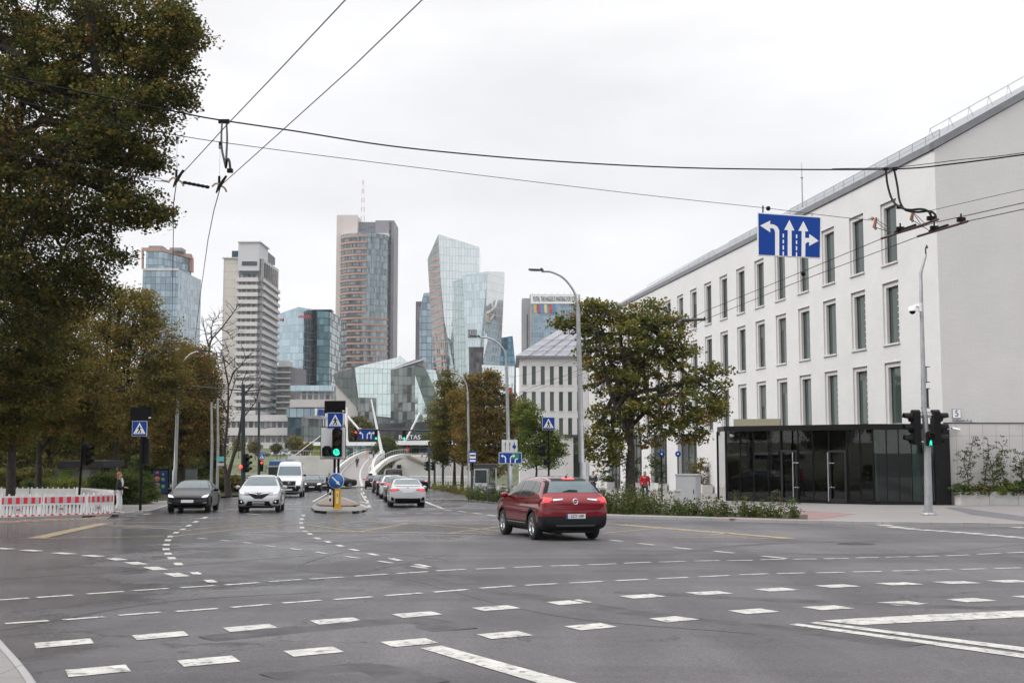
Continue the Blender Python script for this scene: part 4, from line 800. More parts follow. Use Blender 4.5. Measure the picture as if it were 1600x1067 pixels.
# ---------------------------------------------------------------- the wing closing the view
WY = 150.0; wx0, wx1 = P(812,740,WY).x, P(926,740,WY).x; zW = P(815,556,WY).z; zR = P(860,528,WY+9).z
wing = thing('corner_building', 'white building with three rows of narrow windows and a hipped grey roof beyond the tree', 'building', (wx0, WY, gz(WY)))
tilt = .06
def V3(u, z, i=0.0): return Vector((wx0+u, WY+u*tilt+i, z))
Wd = wx1-wx0; cols = [P(819.8+14.2*i, 600, WY).x-wx0 for i in range(7)]; rws = [(P(850,572,WY).z, P(850,601,WY).z),(P(850,612,WY).z, P(850,642,WY).z),(P(850,653,WY).z, P(850,680,WY).z)]
hl = [(c-.26, c+.26, zb, zt) for c in cols for zt, zb in rws]
px0, px1 = P(884,700,WY).x-wx0, Wd-.1; zp = P(900,682,WY).z
m = MB(); face_grid(m, lambda a, z: V3(a, z), 0, Wd, -6, zW, hl+[(px0,px1,-5.5,zp)], PL)
for a, b, c_, d_ in hl: reveal(m, V3, a, b, c_, d_, 0, .22, PLR)
reveal(m, V3, px0, px1, -5.5, zp, 0, 1.2, PLR)
m.face([V3(0,-6), V3(0,zW), V3(0,zW,18), V3(0,-6,18)], PL); m.face([V3(Wd,-6), V3(Wd,-6,18), V3(Wd,zW,18), V3(Wd,zW)], PL); m.face([V3(0,-6,18), V3(0,zW,18), V3(Wd,zW,18), V3(Wd,-6,18)], PL)
m.build('wall', None, wing)
for a, b, c_, d_ in hl:
    g_ = MB(); g_.prism([V3(a,c_,.16), V3(b,c_,.16), V3(b,d_,.16), V3(a,d_,.16)], (0,.03,0), WG); w_ = g_.build('window', None, wing)
    s_ = MB(); s_.prism([V3(a-.12,d_+.02,-.03), V3(b+.12,d_+.02,-.03), V3(b+.12,d_+.10,-.03), V3(a-.12,d_+.10,-.03)], (0,.02,0), PLR); s_.build('lintel', None, w_); s_ = MB(); s_.prism([V3(a-.1,c_-.09,-.06), V3(b+.1,c_-.09,-.06), V3(b+.1,c_,-.06), V3(a-.1,c_,-.06)], (0,.055,0), PLR); s_.build('sill', None, w_)
g_ = MB(); g_.prism([V3(px0,-5.5,1.1), V3(px1,-5.5,1.1), V3(px1,zp,1.1), V3(px0,zp,1.1)], (0,.03,0), WG); g_.build('shop_window', None, wing)
for px, wd in ((890,1.0),(915,.9),(937,1.0)):
    u = P(px,700,WY).x-wx0
    if u > Wd: continue
    g_ = MB(); g_.prism([V3(u-wd/2,-5.6,.02), V3(u+wd/2,-5.6,.02), V3(u+wd/2,zp,.02), V3(u-wd/2,zp,.02)], (0,.9,0), PLR); g_.build('pillar', None, wing)
g_ = MB(); g_.prism([V3(px0-.3,zp-.1,-.25), V3(px1,zp-.1,-.25), V3(px1,zp+.25,-.25), V3(px0-.3,zp+.25,-.25)], (0,.24,0), DKSTEEL); g_.build('canopy', None, wing)
m = MB(); A_, B_, C_2, D_2 = V3(-.5,zW,-.5), V3(Wd+9,zW,-.5), V3(Wd+9,zW,19), V3(-.5,zW,19); E_, F_ = V3(6.2,zR+1.6,9), V3(Wd+9,zR+1.6,9)
SEAMR = M('standing_seam', (.24,.245,.27), .5, .3, var=.1); 
m.face([A_,B_,F_,E_], SEAMR); m.face([D_2,A_,E_], SEAMR); m.face([C_2,D_2,E_,F_], SEAMR); m.face([B_,C_2,F_], SEAMR); m.face([A_-Vector((0,0,.3)),B_-Vector((0,0,.3)),B_,A_], ROOF); m.face([D_2-Vector((0,0,.3)),A_-Vector((0,0,.3)),A_,D_2], ROOF); m.face([A_-Vector((0,0,.3)),D_2-Vector((0,0,.3)),C_2-Vector((0,0,.3)),B_-Vector((0,0,.3))], ROOF)
rf = m.build('roof', None, wing)
m = MB()
for k_ in range(1,9):
    u = k_/9; a = A_.lerp(B_, u*.8+.0); b = E_.lerp(F_, u*.8); n_ = Vector((0,-.1,.08)); m.tube([a+n_, b+n_], .05, 4, STEEL)
for k_ in (.12,.3,.5): a = A_.lerp(E_, k_); b = B_.lerp(F_, k_); n_ = Vector((0,-.12,.14)); m.tube([a+n_, b+n_], .05, 4, STEEL)
m.build('snow_rail', None, rf)
# ================================================================ skyline
def tower(name, label, cat, px, Y, group=None): p = GX(px, Y); return thing(name, label, cat, (p.x, Y, p.z), 0, group)
def slabp(mb, pts, Y, depth, mat, tops=None):
    """facade outline in the picture standing at depth Y (a depth per corner allowed), given real thickness"""
    w3 = [P(p[0], p[1], p[2] if len(p) > 2 else Y) for p in pts]; mb.prism(w3, (0, depth, 0), mat)
def zat(py, Y): return P(800, py, Y).z
XY = [500]
def xat(px, Y): return P(px, XY[0], Y).x
def boxp(mb, x0, x1, yt, yb, Y, depth, mat, off=0.0):
    a, b = xat(x0, Y), xat(x1, Y); z0, z1 = zat(yb, Y), zat(yt, Y); mb.box(((a+b)/2, Y+off+depth/2, (z0+z1)/2), (b-a, depth, z1-z0), mat)
BEI = panel_mat('beige_panels', (.50,.46,.43), 6, 3.6, .12); GRS = panel_mat('grey_panels', (.23,.22,.24), 3, 3.6, .1); 
BG = CW('blue_glass', (.27,.35,.40), (.10,.13,.16), 2.6, 3.5, .22, .35, metal=.75, rough=.08, var=.3, dark=.06)
BG2 = CW('pale_grid_glass', (.22,.30,.36), (.40,.43,.46), 3.0, 3.5, .35, .4, metal=.7, rough=.08, var=.35, dark=.08)
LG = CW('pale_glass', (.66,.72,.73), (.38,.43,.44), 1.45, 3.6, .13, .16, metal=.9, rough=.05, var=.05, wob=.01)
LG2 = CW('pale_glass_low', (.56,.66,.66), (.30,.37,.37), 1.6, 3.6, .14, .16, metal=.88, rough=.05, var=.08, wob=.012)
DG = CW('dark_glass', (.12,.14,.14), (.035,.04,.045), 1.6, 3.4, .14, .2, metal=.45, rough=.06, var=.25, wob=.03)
TG = CW('teal_glass', (.09,.17,.19), (.04,.09,.11), 2.2, 3.4, .2, .5, metal=.7, rough=.08, var=.5, dark=.15)
TG2 = CW('navy_glass', (.03,.065,.09), (.03,.05,.065), 2.2, 3.4, .2, .3, metal=.7, rough=.08, var=.4)
ORG = M('orange_band', (.38,.215,.17), .6, var=.08); STR = CW('banded_glass', (.17,.20,.21), (.06,.065,.07), 2.1, 3.8, .3, 1.3, metal=.6, rough=.1, var=.55, dark=.1)
WBAND = M('white_band', (.52,.505,.50), .7, var=.05, vs=.3); OFFW = M('off_white_wall', (.46,.44,.425), .8, var=.06, vs=.3)
ROWW = CW('hotel_windows', (.10,.11,.13), (.33,.31,.30), 2.2, 3.2, .75, .2, metal=.3, rough=.15, var=.5, dark=.2, mmetal=0)
# 1 blue tower at the left with a terracotta top frame
t = tower('skyscraper', 'blue glass tower with a terracotta framed top, leftmost on the skyline', 'skyscraper', 265, 600)
xa, xb, xc = xat(221,600), xat(277,600), xat(313,640); 
def poly_tower(root, name, pts, zb, zt, mat):
    m = MB(); k = len(pts)
    for i in range(k): a, b = pts[i], pts[(i+1)%k]; m.face([(a[0],a[1],zb),(b[0],b[1],zb),(b[0],b[1],zt[(i+1)%k] if isinstance(zt,list) else zt),(a[0],a[1],zt[i] if isinstance(zt,list) else zt)], mat[i] if isinstance(mat,list) else mat)
    m.face([(p[0],p[1],zt[i] if isinstance(zt,list) else zt) for i,p in enumerate(pts)], WBAND); return m.build(name, None, root)
poly_tower(t, 'tower_shaft', [(xa,600),(xb,600),(xc,640),(xc-16,668),(xa,660)], -8, zat(421,600), [BG,BG2,BG,BG,BG])
poly_tower(t, 'tower_top', [(xa+.5,603),(xat(250,603),603),(xat(297,628),628),(xat(297,628)-8,655),(xa+.5,655)], zat(421,600), [zat(391,603),zat(391,603),zat(397,628),zat(395,655),zat(391,655)], [BG,BG,BG,BG,BG])
m = MB()
for a, b in (((221,387,602.6),(250,387,602.6)),((250,387,601.5),(300,399,626.5))): m.prism([P(*a), P(*b), P(b[0],b[1]+5,b[2]), P(a[0],a[1]+5,a[2])], (0,1.2,0), ORG)
m.prism([P(221,392,602.6),P(223,392,602.6),P(223,420,602.6),P(221,420,602.6)], (0,2,0), ORG); m.prism([P(296.5,402,626.6),P(300.5,402,626.6),P(300.5,425,626.6),P(296.5,425,626.6)], (0,3,0), ORG); m.build('top_frame', None, t)
m = MB(); boxp(m,229,250,384,388,606,8,GRS); boxp(m,262,281,387,392,612,8,GRS); m.build('roof_plant', None, t)
m = MB(); boxp(m,221,277,419,422.5,599.5,.6,WBAND); m.build('white_cornice', None, t)
# 2 hotel tower with white balcony bands
t = tower('hotel_tower', 'tall pale hotel tower with stacked white horizontal bands and a beige blank side', 'tower', 390, 500)
m = MB(); boxp(m,347.5,372,403.5,700,500,34,BEI); m.build('side_wall', None, t)
m = MB(); boxp(m,345,373,402,403.6,499.4,35,WBAND); m.build('cornice', None, t)
xr0, xr1 = xat(409,500), xat(434,541)
zt_ = zat(404,500)
poly_tower(t, 'tower_shaft', [(xat(371,500)+.01,500.4),(xr0,500.4),(xr1,541),(xr1-8,541),(xat(371,500)+.01,534)], zat(692,500), zt_, [ROWW,ROWW,ROWW,ROWW,ROWW])
m = MB(); boxp(m,370,403,378.5,423,498.6,18,M('pale_metal',(.48,.48,.50),.5)); m.build('top_block', None, t)
m = MB(); boxp(m,368.5,405,377,378.6,498,19,WBAND); m.build('top_cornice', None, t)
m = MB(); boxp(m,376,400,408.5,415,498.45,.14,CARGLASS2); boxp(m,376,400,424,429,498.8,.2,CARGLASS2); m.build('top_windows', None, t)
m = MB(); boxp(m,360,370,392,403,503,12,TG2); m.build('roof_plant', None, t)
m = MB(); a, b = P(404,381,500), P(430,403,539); m.prism([a,b,b-Vector((0,0,3.6)),a-Vector((0,0,5.5))], (-1.2,0,0), NP); m.prism([P(410,406,501),P(433.6,421,540),P(433.6,421,540)-Vector((0,0,8)),P(410,406,501)-Vector((0,0,8))], (.6,0,0), OFFW); 
for k_ in range(7): u = k_/7; a = P(410.8,410,501).lerp(P(432,425,538),u+.03); m.prism([a,a+(P(432,425,538)-P(410.8,410,501)).normalized()*2.8,a+(P(432,425,538)-P(410.8,410,501)).normalized()*2.8-Vector((0,0,6.5)),a-Vector((0,0,6.5))], (.75,0,0), CARGLASS2)
m.build('top_storey', None, t)
nb = 21
for i in range(nb):
    y = 433.5+11.5*i; z = zat(y+4, 500); m = MB(); h = 1.75
    m.box(((xat(369,500)+xat(403,500))/2, 499.3, z), (xat(403,500)-xat(369,500), 1.8, h), WBAND); m.box(((xat(403,500)+xat(409.5,500))/2, 499.75, z-.05), (xat(409.5,500)-xat(403,500), .9, h*.9), GRS)
    p0, p1 = Vector((xr0, 499.9, 0)), Vector((xr1, 541.5, 0)); m.prism([Vector((p.x,p.y,z-h/2)) for p in (p0, p1, p1+Vector((.9,0,0)), p0+Vector((.9,0,0)))], (0,0,h*.8), WBAND); m.build('balcony_band', None, t)
# podium of the hotel
t = tower('hotel_podium', 'low white banded hotel podium with dark ribbon windows, behind the green lawn', 'building', 415, 440)
for i, (y0, y1, mt, x0, x1, o) in enumerate(((648,658,WBAND,352,471,0),(658,668,ROWW,356,470,1.2),(668,680,WBAND,352,471,-.4),(680,691,ROWW,356,470,1.2),(691,701,WBAND,352,448,-.8),(701,716,TG2,360,446,1.5))):
    m = MB(); boxp(m, x0, x1, y0, y1, 440+o, 26, mt); m.build('floor_band' if mt is WBAND else 'ribbon_window', None, t)
# 3 white block right of the hotel
t = tower('apartment_block', 'small white block with balconies between the hotel tower and the blue glass offices', 'building', 445, 520)
m = MB(); boxp(m,434,455,572,665,520,20,M('dim_wall',(.17,.17,.175),.7)); m.build('wall', None, t)
m = MB(); boxp(m,437,452,564,573,524,10,WBAND); m.build('roof_block', None, t)
for i in range(8): m = MB(); boxp(m,433.5,455.5,571+9.4*i,573+9.4*i,518.6,1.3,WBAND); m.build('balcony_slab', None, t)
for i in range(7):
    m = MB(); boxp(m,436.5,443,575+9.4*i,579+9.4*i,519.8,.15,CARGLASS2); boxp(m,446,452.5,575+9.4*i,579+9.4*i,519.8,.15,CARGLASS2); m.build('window', None, t)
m = MB(); boxp(m,455.5,470,575,640,523,16,GRS); m.build('annex', None, t)
# 4 pair of glass offices
t = tower('office_tower', 'pale blue faceted glass office with small red rooftop lettering', 'office tower', 462, 560)
LB = CW('light_blue_glass', (.40,.50,.56), (.28,.36,.40), 1.8, 3.4, .14, .2, metal=.85, rough=.06, var=.14, dark=.05)
poly_tower(t, 'glass_body', [(xat(434,560),560),(xat(466,552),552),(xat(489,560),560),(xat(489,560),590),(xat(434,560),590)], -4, [zat(491,560),zat(479.5,552),zat(483.5,560),zat(483.5,560),zat(491,560)], LB)
RS = M('red_lettering', (.6,.03,.03), .5)
m = MB(); 
for (x0, x1, y) in ((433.5,443,500),(466.5,486,495)):
    a = P(x0, y, 551.3); n = 7
    for k_ in range(n): xx = x0+(x1-x0)*k_/n; boxp(m, xx, xx+(x1-x0)/n*.62, y-1.5-random.random()*1.2, y+1.5, 551.0 if x0 > 450 else 557.4, .5, RS)
m.build('rooftop_lettering', None, t)
t = tower('office_tower', 'dark teal glass office tower joined to the right of the pale blue one', 'office tower', 503, 565)
poly_tower(t, 'glass_body', [(xat(489.3,560),561),(xat(496,556),556),(xat(516,558),558),(xat(519.5,566),566),(xat(519,566),595),(xat(489.3,560),595)], -4, [zat(484.5,561),zat(485,556),zat(487,558),zat(488,566),zat(488,566),zat(485,561)], [TG2,TG,TG,TG,TG,TG])
m = MB(); boxp(m,488,518,483.5,485,557,8,TG2); m.build('parapet', None, t)
t = tower('office_block', 'narrow dark brown block at the foot of the tall antenna tower', 'office block', 521, 600); m = MB(); boxp(m,515,524.5,527,640,600,20,CW('brown_glass',(.09,.085,.09),(.12,.11,.11),2,3.5,.5,.5,metal=.3)); m.build('wall', None, t)
# 5 the tall tower with the lattice mast
Y = 700; t = tower('skyscraper', 'tallest tower with an orange banded curved glass front and a red and white lattice mast', 'skyscraper', 568, Y)
m = MB(); boxp(m,524,556.5,336,690,Y,24,M('smooth_beige',(.52,.47,.45),.75,var=.05,vs=.1)); m.build('beige_slab', None, t)
m = MB(); boxp(m,585,614.5,344.5,690,Y+4,26,M('slate_panels',(.20,.19,.22),.6,var=.08,vs=.2)); m.build('grey_slab', None, t)
m = MB(); 
for k_ in range(34): boxp(m,607.6,609.4,360+9.2*k_,364+9.2*k_,Y+3.6,.3,TG2)
boxp(m,607,610,347,690,Y+3.8,.15,M('slate_dark',(.07,.07,.09),.6)); m.build('stair_windows', None, t)
m = MB(); boxp(m,556.5,590,347,366,Y+6,12,CW('iridescent_louvres',(.11,.18,.19),(.22,.16,.20),30,1.2,.1,.5,metal=.5,var=.2)); m.build('roof_plant', None, t)
cx = (xat(531,Y)+xat(606,Y))/2; hwx = (xat(606,Y)-xat(531,Y))/2
def ell(a0, a1, n, rx, ry): return [(cx-rx*math.cos(math.pi*(a0+(a1-a0)*i/n)), Y+2-ry*math.sin(math.pi*(a0+(a1-a0)*i/n))) for i in range(n+1)]
pts = ell(0,1,40,hwx,12); m = MB(); z0, z1 = -6, zat(370,Y); n_ = len(pts)
rows = [[(x,y,z0) for x,y in pts],[(x,y,z1) for x,y in pts]]; EG = CW('tower_glass',(.22,.27,.29),(.10,.12,.13),2.0,3.8,.2,.3,metal=.65,rough=.1,var=.35,dark=.1)
for i in range(n_-1):
    m.face([rows[0][i],rows[0][i+1],rows[1][i+1],rows[1][i]], STR if i < 20 else EG)
m.face([(x,y,z1) for x,y in pts], WBAND); m.build('curved_front', None, t)
m = MB(); pts2 = ell(0,1,40,hwx+.3,12.4); z2 = zat(364,Y); m.grid([[(x,y,z1-2.2) for x,y in pts2],[(x,y,z1+.6) for x,y in pts2]], EG, False); boxp(m,531.5,606,364.5,370,Y-2,10,WBAND); m.build('crown_ring', None, t)
for i in range(23):
    y = 372.5+9.75*i; lo = i >= 13; a0, a1 = (.0,.56) if not lo else (.28,.97)
    if i == 13: a0, a1 = 0, .97
    p_ = ell(a0,a1,26,hwx+.35,12.6); z = zat(y+.5,Y); m = MB(); m.grid([[(x,yy,z-.55) for x,yy in p_],[(x,yy,z+.55) for x,yy in p_]], ORG, True); m.grid([[(x,yy,z+.55) for x,yy in p_],[(cx+(x-cx)*.97,yy+.6,z+.55) for x,yy in p_]], ORG, False); m.grid([[(x,yy,z-.55) for x,yy in p_],[(cx+(x-cx)*.97,yy+.6,z-.55) for x,yy in p_]], ORG, False); m.build('orange_band', None, t)
m = MB(); RW = M('mast_red',(.45,.30,.29),.5); mx_ = xat(561,Y); 
for sx in (-1.2,1.2):
    for sy in (-1.2,1.2):
        for k_ in range(10): za, zb = zat(346-7.1*k_,Y), zat(346-7.1*(k_+1),Y); s0, s1 = 1-.07*k_, 1-.07*(k_+1); m.tube([(mx_+sx*s0,Y+12+sy*s0,za),(mx_+sx*s1,Y+12+sy*s1,zb)], .11, 4, RW if k_%2 else WHITE)
for k_ in range(20): za, zb = zat(346-3.55*k_,Y), zat(346-3.55*(k_+1),Y); s0 = 1.2*(1-.035*k_); sg = 1 if k_%2 else -1; m.tube([(mx_-s0*sg,Y+10.8,za),(mx_+s0*sg,Y+10.8,zb)], .1, 4, RW if (k_//2)%2 else WHITE)
m.build('lattice_mast', None, t)
# 6 crystal towers
Y = 520
t = tower('skyscraper', 'tallest leaning crystal shaped glass tower with an orange striped left edge', 'skyscraper', 710, Y)
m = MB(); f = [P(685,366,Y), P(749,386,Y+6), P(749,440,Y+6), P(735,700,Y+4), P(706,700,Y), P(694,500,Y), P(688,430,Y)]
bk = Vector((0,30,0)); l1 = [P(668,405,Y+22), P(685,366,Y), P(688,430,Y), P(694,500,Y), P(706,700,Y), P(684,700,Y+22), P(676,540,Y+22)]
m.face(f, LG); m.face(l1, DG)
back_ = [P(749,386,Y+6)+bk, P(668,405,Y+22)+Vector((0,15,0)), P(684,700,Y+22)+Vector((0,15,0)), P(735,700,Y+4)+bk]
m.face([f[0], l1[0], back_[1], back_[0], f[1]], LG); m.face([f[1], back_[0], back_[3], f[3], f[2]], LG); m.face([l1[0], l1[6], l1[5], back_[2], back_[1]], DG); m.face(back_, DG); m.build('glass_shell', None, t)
for i in range(26):
    y = 405+9.9*i
    def Lx(y): return 668+(y-405)/(540-405)*8 if y < 540 else 676+(y-540)/160*8
    def Rx(y): return 688+(y-430)/70*6 if 430 < y < 500 else (694+(y-500)/200*12 if y >= 500 else 685+(y-366)/64*3)
    y0 = y; a, b = P(Lx(y)+.3, y0, Y+21.6), P(Rx(y)-.3, y0-1.2, Y-.3)
    if i == 0: a = a.lerp(b, .45)
    if i == 1: a = a.lerp(b, .2)
    m = MB(); m.prism([a,b,b-Vector((0,0,.75)),a-Vector((0,0,.75))], (-.1,-.35,0), ORG); m.build('orange_band', None, t)
t = tower('skyscraper', 'shorter pale crystal glass block leaning out to the right of the striped one', 'skyscraper', 755, Y-12)
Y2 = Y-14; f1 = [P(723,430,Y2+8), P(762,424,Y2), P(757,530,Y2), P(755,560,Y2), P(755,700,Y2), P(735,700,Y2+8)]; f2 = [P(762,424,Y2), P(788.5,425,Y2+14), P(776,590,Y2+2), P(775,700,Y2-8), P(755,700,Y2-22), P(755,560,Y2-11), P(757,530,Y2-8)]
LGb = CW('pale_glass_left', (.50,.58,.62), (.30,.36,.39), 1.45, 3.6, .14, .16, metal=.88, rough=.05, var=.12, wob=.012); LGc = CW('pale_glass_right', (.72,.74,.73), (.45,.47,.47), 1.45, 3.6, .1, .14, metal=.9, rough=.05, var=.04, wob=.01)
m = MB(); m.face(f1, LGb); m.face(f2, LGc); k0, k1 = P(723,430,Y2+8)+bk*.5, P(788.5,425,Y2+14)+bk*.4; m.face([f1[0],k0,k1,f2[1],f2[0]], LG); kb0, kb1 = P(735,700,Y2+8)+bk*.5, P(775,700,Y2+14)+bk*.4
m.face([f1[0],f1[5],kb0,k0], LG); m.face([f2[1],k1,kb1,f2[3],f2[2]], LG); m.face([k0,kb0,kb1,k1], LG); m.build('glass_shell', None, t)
m = MB(); slabp(m, [(732,542),(756,542),(756,700),(736,700)], Y2-1.5, 1.2, CW('dark_mottled',(.10,.10,.11),(.05,.05,.06),1.3,2.4,.14,.16,metal=.5,var=.5,dark=.2,wob=.09)); m.build('dark_glazing', None, t)
m = MB(); boxp(m,731,745,515,527,Y2-6,4,DG); 
for k_ in range(5): boxp(m,732+2.8*k_,732.5+2.8*k_,516,526,Y2-6.2,.2,SILVER)
t2 = MB(); m.build('louvre_box', None, t)
t = tower('office_building', 'low pale glass block at the foot of the crystal towers, behind the street trees', 'office building', 780, 480)
m = MB(); slabp(m, [(753,570),(804,572),(801,720),(753,720)], 480, 20, LG); m.build('glass_shell', None, t)
# 7 blue towers left and right of the crystals
t = tower('office_tower', 'narrow blue glass tower with a brown side, left of the crystal towers', 'office tower', 663, 600)
m = MB(); boxp(m,649.5,658,471,650,600,18,CW('brown_panels',(.16,.14,.15),(.10,.09,.10),3,3.6,1.2,.4,metal=.2,mmetal=0)); m.build('side_wall', None, t)
m = MB(); slabp(m, [(659,470),(662,458),(676,457),(684,640),(656,640),(655,500)], 597, 18, BG); m.build('glass_body', None, t)
t = tower('office_tower', 'small dark blue glass tower with a slanted top, right of the crystal towers', 'office tower', 793, 620)
m = MB(); slabp(m, [(781,528),(801,525),(805.5,571),(805.5,640),(778,640)], 620, 18, CW('deep_blue_glass',(.10,.22,.30),(.05,.08,.10),2.2,3.4,.3,.5,metal=.7,var=.4)); m.build('glass_body', None, t)
m = MB(); boxp(m,779,806,571,640,612,6,TG2); m.build('lower_block', None, t)
# 8 low crystal building
Y = 400; t = tower('shopping_centre', 'low faceted crystal building of pale and dark glass panels below the towers', 'building', 605, Y)
MOT = CW('mottled_dark_glass', (.20,.22,.22), (.06,.065,.07), 1.5, 3.0, .12, .16, metal=.7, var=.3, dark=.12, wob=.09)
GRN = CW('greenish_glass', (.14,.18,.165), (.06,.07,.075), 2.4, 3.4, .15, .3, metal=.6, var=.3, dark=.1, wob=.07)
for nm, mt, yy, pts in (('dark_glass_facet', DG, 4, [(520.5,584.5),(554,574),(561,640),(524,600)]),
    ('beige_panel_facet', OFFW, 4.5, [(524,600.5),(552,599),(559,645),(557,700),(531,700)]),
    ('pale_glass_facet', LG2, 0, [(554,574),(610,577),(610,622),(560,621)]), ('pale_glass_facet', LG, 1.0, [(555,573.6),(620,558.5),(625,555),(638,567),(610,576.5)]),
    ('reflecting_facet', MOT, 0, [(560,621.4),(588,621.6),(588,700),(556,700)]), ('pale_glass_facet', LG2, -1, [(588.3,577),(610.4,577),(610.4,652),(588.3,650)]), ('dark_glass_facet', DG, -.6, [(588.3,650.4),(610.4,652.4),(610.4,700),(588.3,700)]),
    ('dark_glass_facet', MOT, -4, [(610.8,577.5),(648,570.5),(648,700),(610.8,700)]), ('roof_facet', GRS, -2, [(611,576.5),(648,561.5),(661.5,562),(661.5,573),(648.2,570)]),
    ('pale_glass_facet', LG2, -7, [(648.4,586),(667,640),(667,700),(648.4,700)]), ('dark_glass_facet', GRN, -5, [(648.4,570.5),(664.5,575),(700,655),(700,700),(668,700),(667.4,640),(648.4,585)]),
    ('pale_glass_facet', LG2, -3, [(665,577),(680,578),(702,650),(700.4,655)]), ('dark_glass_facet', DG, 0, [(680.5,578),(700,600),(722,650),(722,700),(703,700),(702.5,650)])):
    m = MB(); slabp(m, pts, Y+yy, 22-yy, mt); m.build(nm, None, t)
m = MB(); slabp(m, [(588,662),(730,656),(730,700),(588,700)], Y-9, 2, CW('dark_base_glass',(.05,.055,.06),(.025,.027,.03),2.4,3.2,.15,.2,metal=.3,var=.3)); m.build('base_glazing', None, t)
m = MB(); a, b = P(648,561.5,Y-2.4), P(661,556,Y-2.4); slabp(m, [(610,577),(661,561),(661,562.6),(611,578.6)], Y-3, 1.5, SILVER); m.build('roof_edge', None, t)
# 9 shopping buildings between
t = tower('shopping_building', 'low building with a slanted pale glass front and beige wall left of the crystal building', 'building', 488, 430)
for nm, mt, yy, x0, x1, y0, y1 in (('glass_band', LB, 0, 455,521,602,611),('dark_band', ROWW, 1, 470,521,611,624),('beige_wall', OFFW, 0, 455,521,624,636),('glass_band', BG, 1.5, 450,510,636,652),('dark_band', TG2, 3, 452,521,652,708)):
    m = MB(); boxp(m,x0,x1,y0,y1,430+yy,18,mt); m.build(nm, None, t)
m = MB(); boxp(m,494,497.5,638,652,426,3,WHITE); boxp(m,499,506,640,652,425,3,BLUE); m.build('entrance_sign', None, t)
t = tower('office_building', 'dark grey low office with a stepped roof right of the hotel podium', 'building', 488, 400); m = MB(); slabp(m, [(471,652),(480,650),(505,655),(505,712),(471,712)], 400, 14, DG); m.build('glass_body', None, t)
m = MB(); slabp(m, [(470,650),(500,649),(508,655),(480,653.5)], 399, 10, GRS); m.build('roof', None, t)
# 10 tower with the banner
Y = 520; t = tower('office_tower', 'grey slab tower with a white banner across its top, behind the hipped roof', 'office tower', 860, Y)
m = MB(); boxp(m,815.5,831,466,640,Y+2,24,M('concrete_slab',(.36,.35,.37),.8,var=.06,vs=.2)); m.build('stair_core', None, t)
m = MB(); boxp(m,823,824.5,491,640,Y+1.8,.3,TG2); m.build('stair_window', None, t)
m = MB(); boxp(m,828,907,460,640,Y,22,M('concrete_frame',(.40,.40,.42),.8,var=.06,vs=.2)); m.build('tower_shaft', None, t)
m = MB(); boxp(m,831.5,903,474,640,Y-.4,.5,CW('municipal_glass',(.20,.30,.38),(.30,.34,.38),2.4,3.4,.35,.9,metal=.6,var=.3)); m.build('curtain_wall', None, t)
m = MB(); boxp(m,829.5,903.5,461,474.5,Y-1.2,.4,SIGNW); m.build('banner', None, t)
w_ = xat(900,Y-1.2)-xat(833,Y-1.2); tx = text('PUTIN, THE HAGUE IS WAITING FOR YOU', 3.4, .05, 'banner_lettering', M('banner_ink',(.03,.03,.05),.6), t, (0,0,0), (math.pi/2,0,0), 1)
tx.location = Vector(((xat(833,Y)+xat(900,Y))/2, Y-1.35, zat(468,Y)))-Vector(t.location); bpy.context.view_layer.update(); tx.scale = (w_/tx.dimensions.x, 1, 1)
for i, (x0, cc) in enumerate(((833.5,(.55,.40,.10)),(839,(.35,.06,.10)),(843,(.12,.20,.45)),(850,(.62,.52,.25)),(858,(.45,.05,.05)),(864,(.1,.2,.4)))):
    m = MB(); slabp(m, [(x0,475.5),(x0+4,475.5),(x0+5,489),(x0+1,489)], Y-1.0, .2, M('flag_%d'%i, cc, .7)); m.build('hanging_flag', None, t)
m = MB()
for k_ in range(8): x_ = xat(832+10*k_,Y); m.tube([(x_,Y+2,zat(461,Y)),(x_,Y+2,zat(456,Y))], .12, 4, STEEL)
m.build('roof_aerial', None, t)
# ================================================================ far bank
XY[0] = 690
WW = M('whitewash', (.46,.45,.43), .8, var=.12, vs=.3, bump=.1)
rv = MB(); rv.face([(-900,190,-7.0),(900,190,-7.0),(900,292,-7.0),(-900,292,-7.0)]); struct(rv, 'river', M('river_water',(.04,.05,.045),.08,bump=.3,bs=.5))
Y = 300
t = tower('riverside_pavilion', 'low glass pavilion with a long white flat roof, left of the bridge', 'pavilion', 540, Y)
m = MB(); boxp(m,474,607,690.5,696,Y-3,26,WHITE); m.build('roof_slab', None, t)
m = MB(); boxp(m,480,602,696,714,Y+3,14,CW('teal_shopfront',(.18,.34,.36),(.40,.42,.42),1.6,6,.12,.2,metal=.5,var=.3)); m.build('shopfront', None, t)
m = MB(); boxp(m,486,501,696,713,Y+2,.5,M('lime_panel',(.50,.62,.03),.5)); m.build('lime_panel', None, t)
m = MB()
for px in (484,503,552,557,598): boxp(m,px,px+1.6,696,714,Y-1,.4,WHITE)
m.build('column', None, t)
t = tower('riverside_pavilion', 'white roofed pavilion with white lettering and an orange diamond, right of the bridge', 'pavilion', 660, Y)
m = MB(); boxp(m,617,712,688,695,Y-3,26,WHITE); m.build('roof_slab', None, t)
m = MB(); boxp(m,626,708,695,708,Y+3,12,CW('dark_shopfront',(.05,.06,.06),(.2,.2,.2),2.2,6,.12,.2,metal=.4,var=.5,dark=.2)); m.build('shopfront', None, t)
m = MB(); c_ = P(636,701.5,Y-1); d_ = .83; m.prism([c_+Vector((-d_,0,0)),c_+Vector((0,0,-d_)),c_+Vector((d_,0,0)),c_+Vector((0,0,d_))], (0,.15,0), M('orange_red_sign',(.62,.07,.02),.5)); m.build('diamond_sign', None, t)
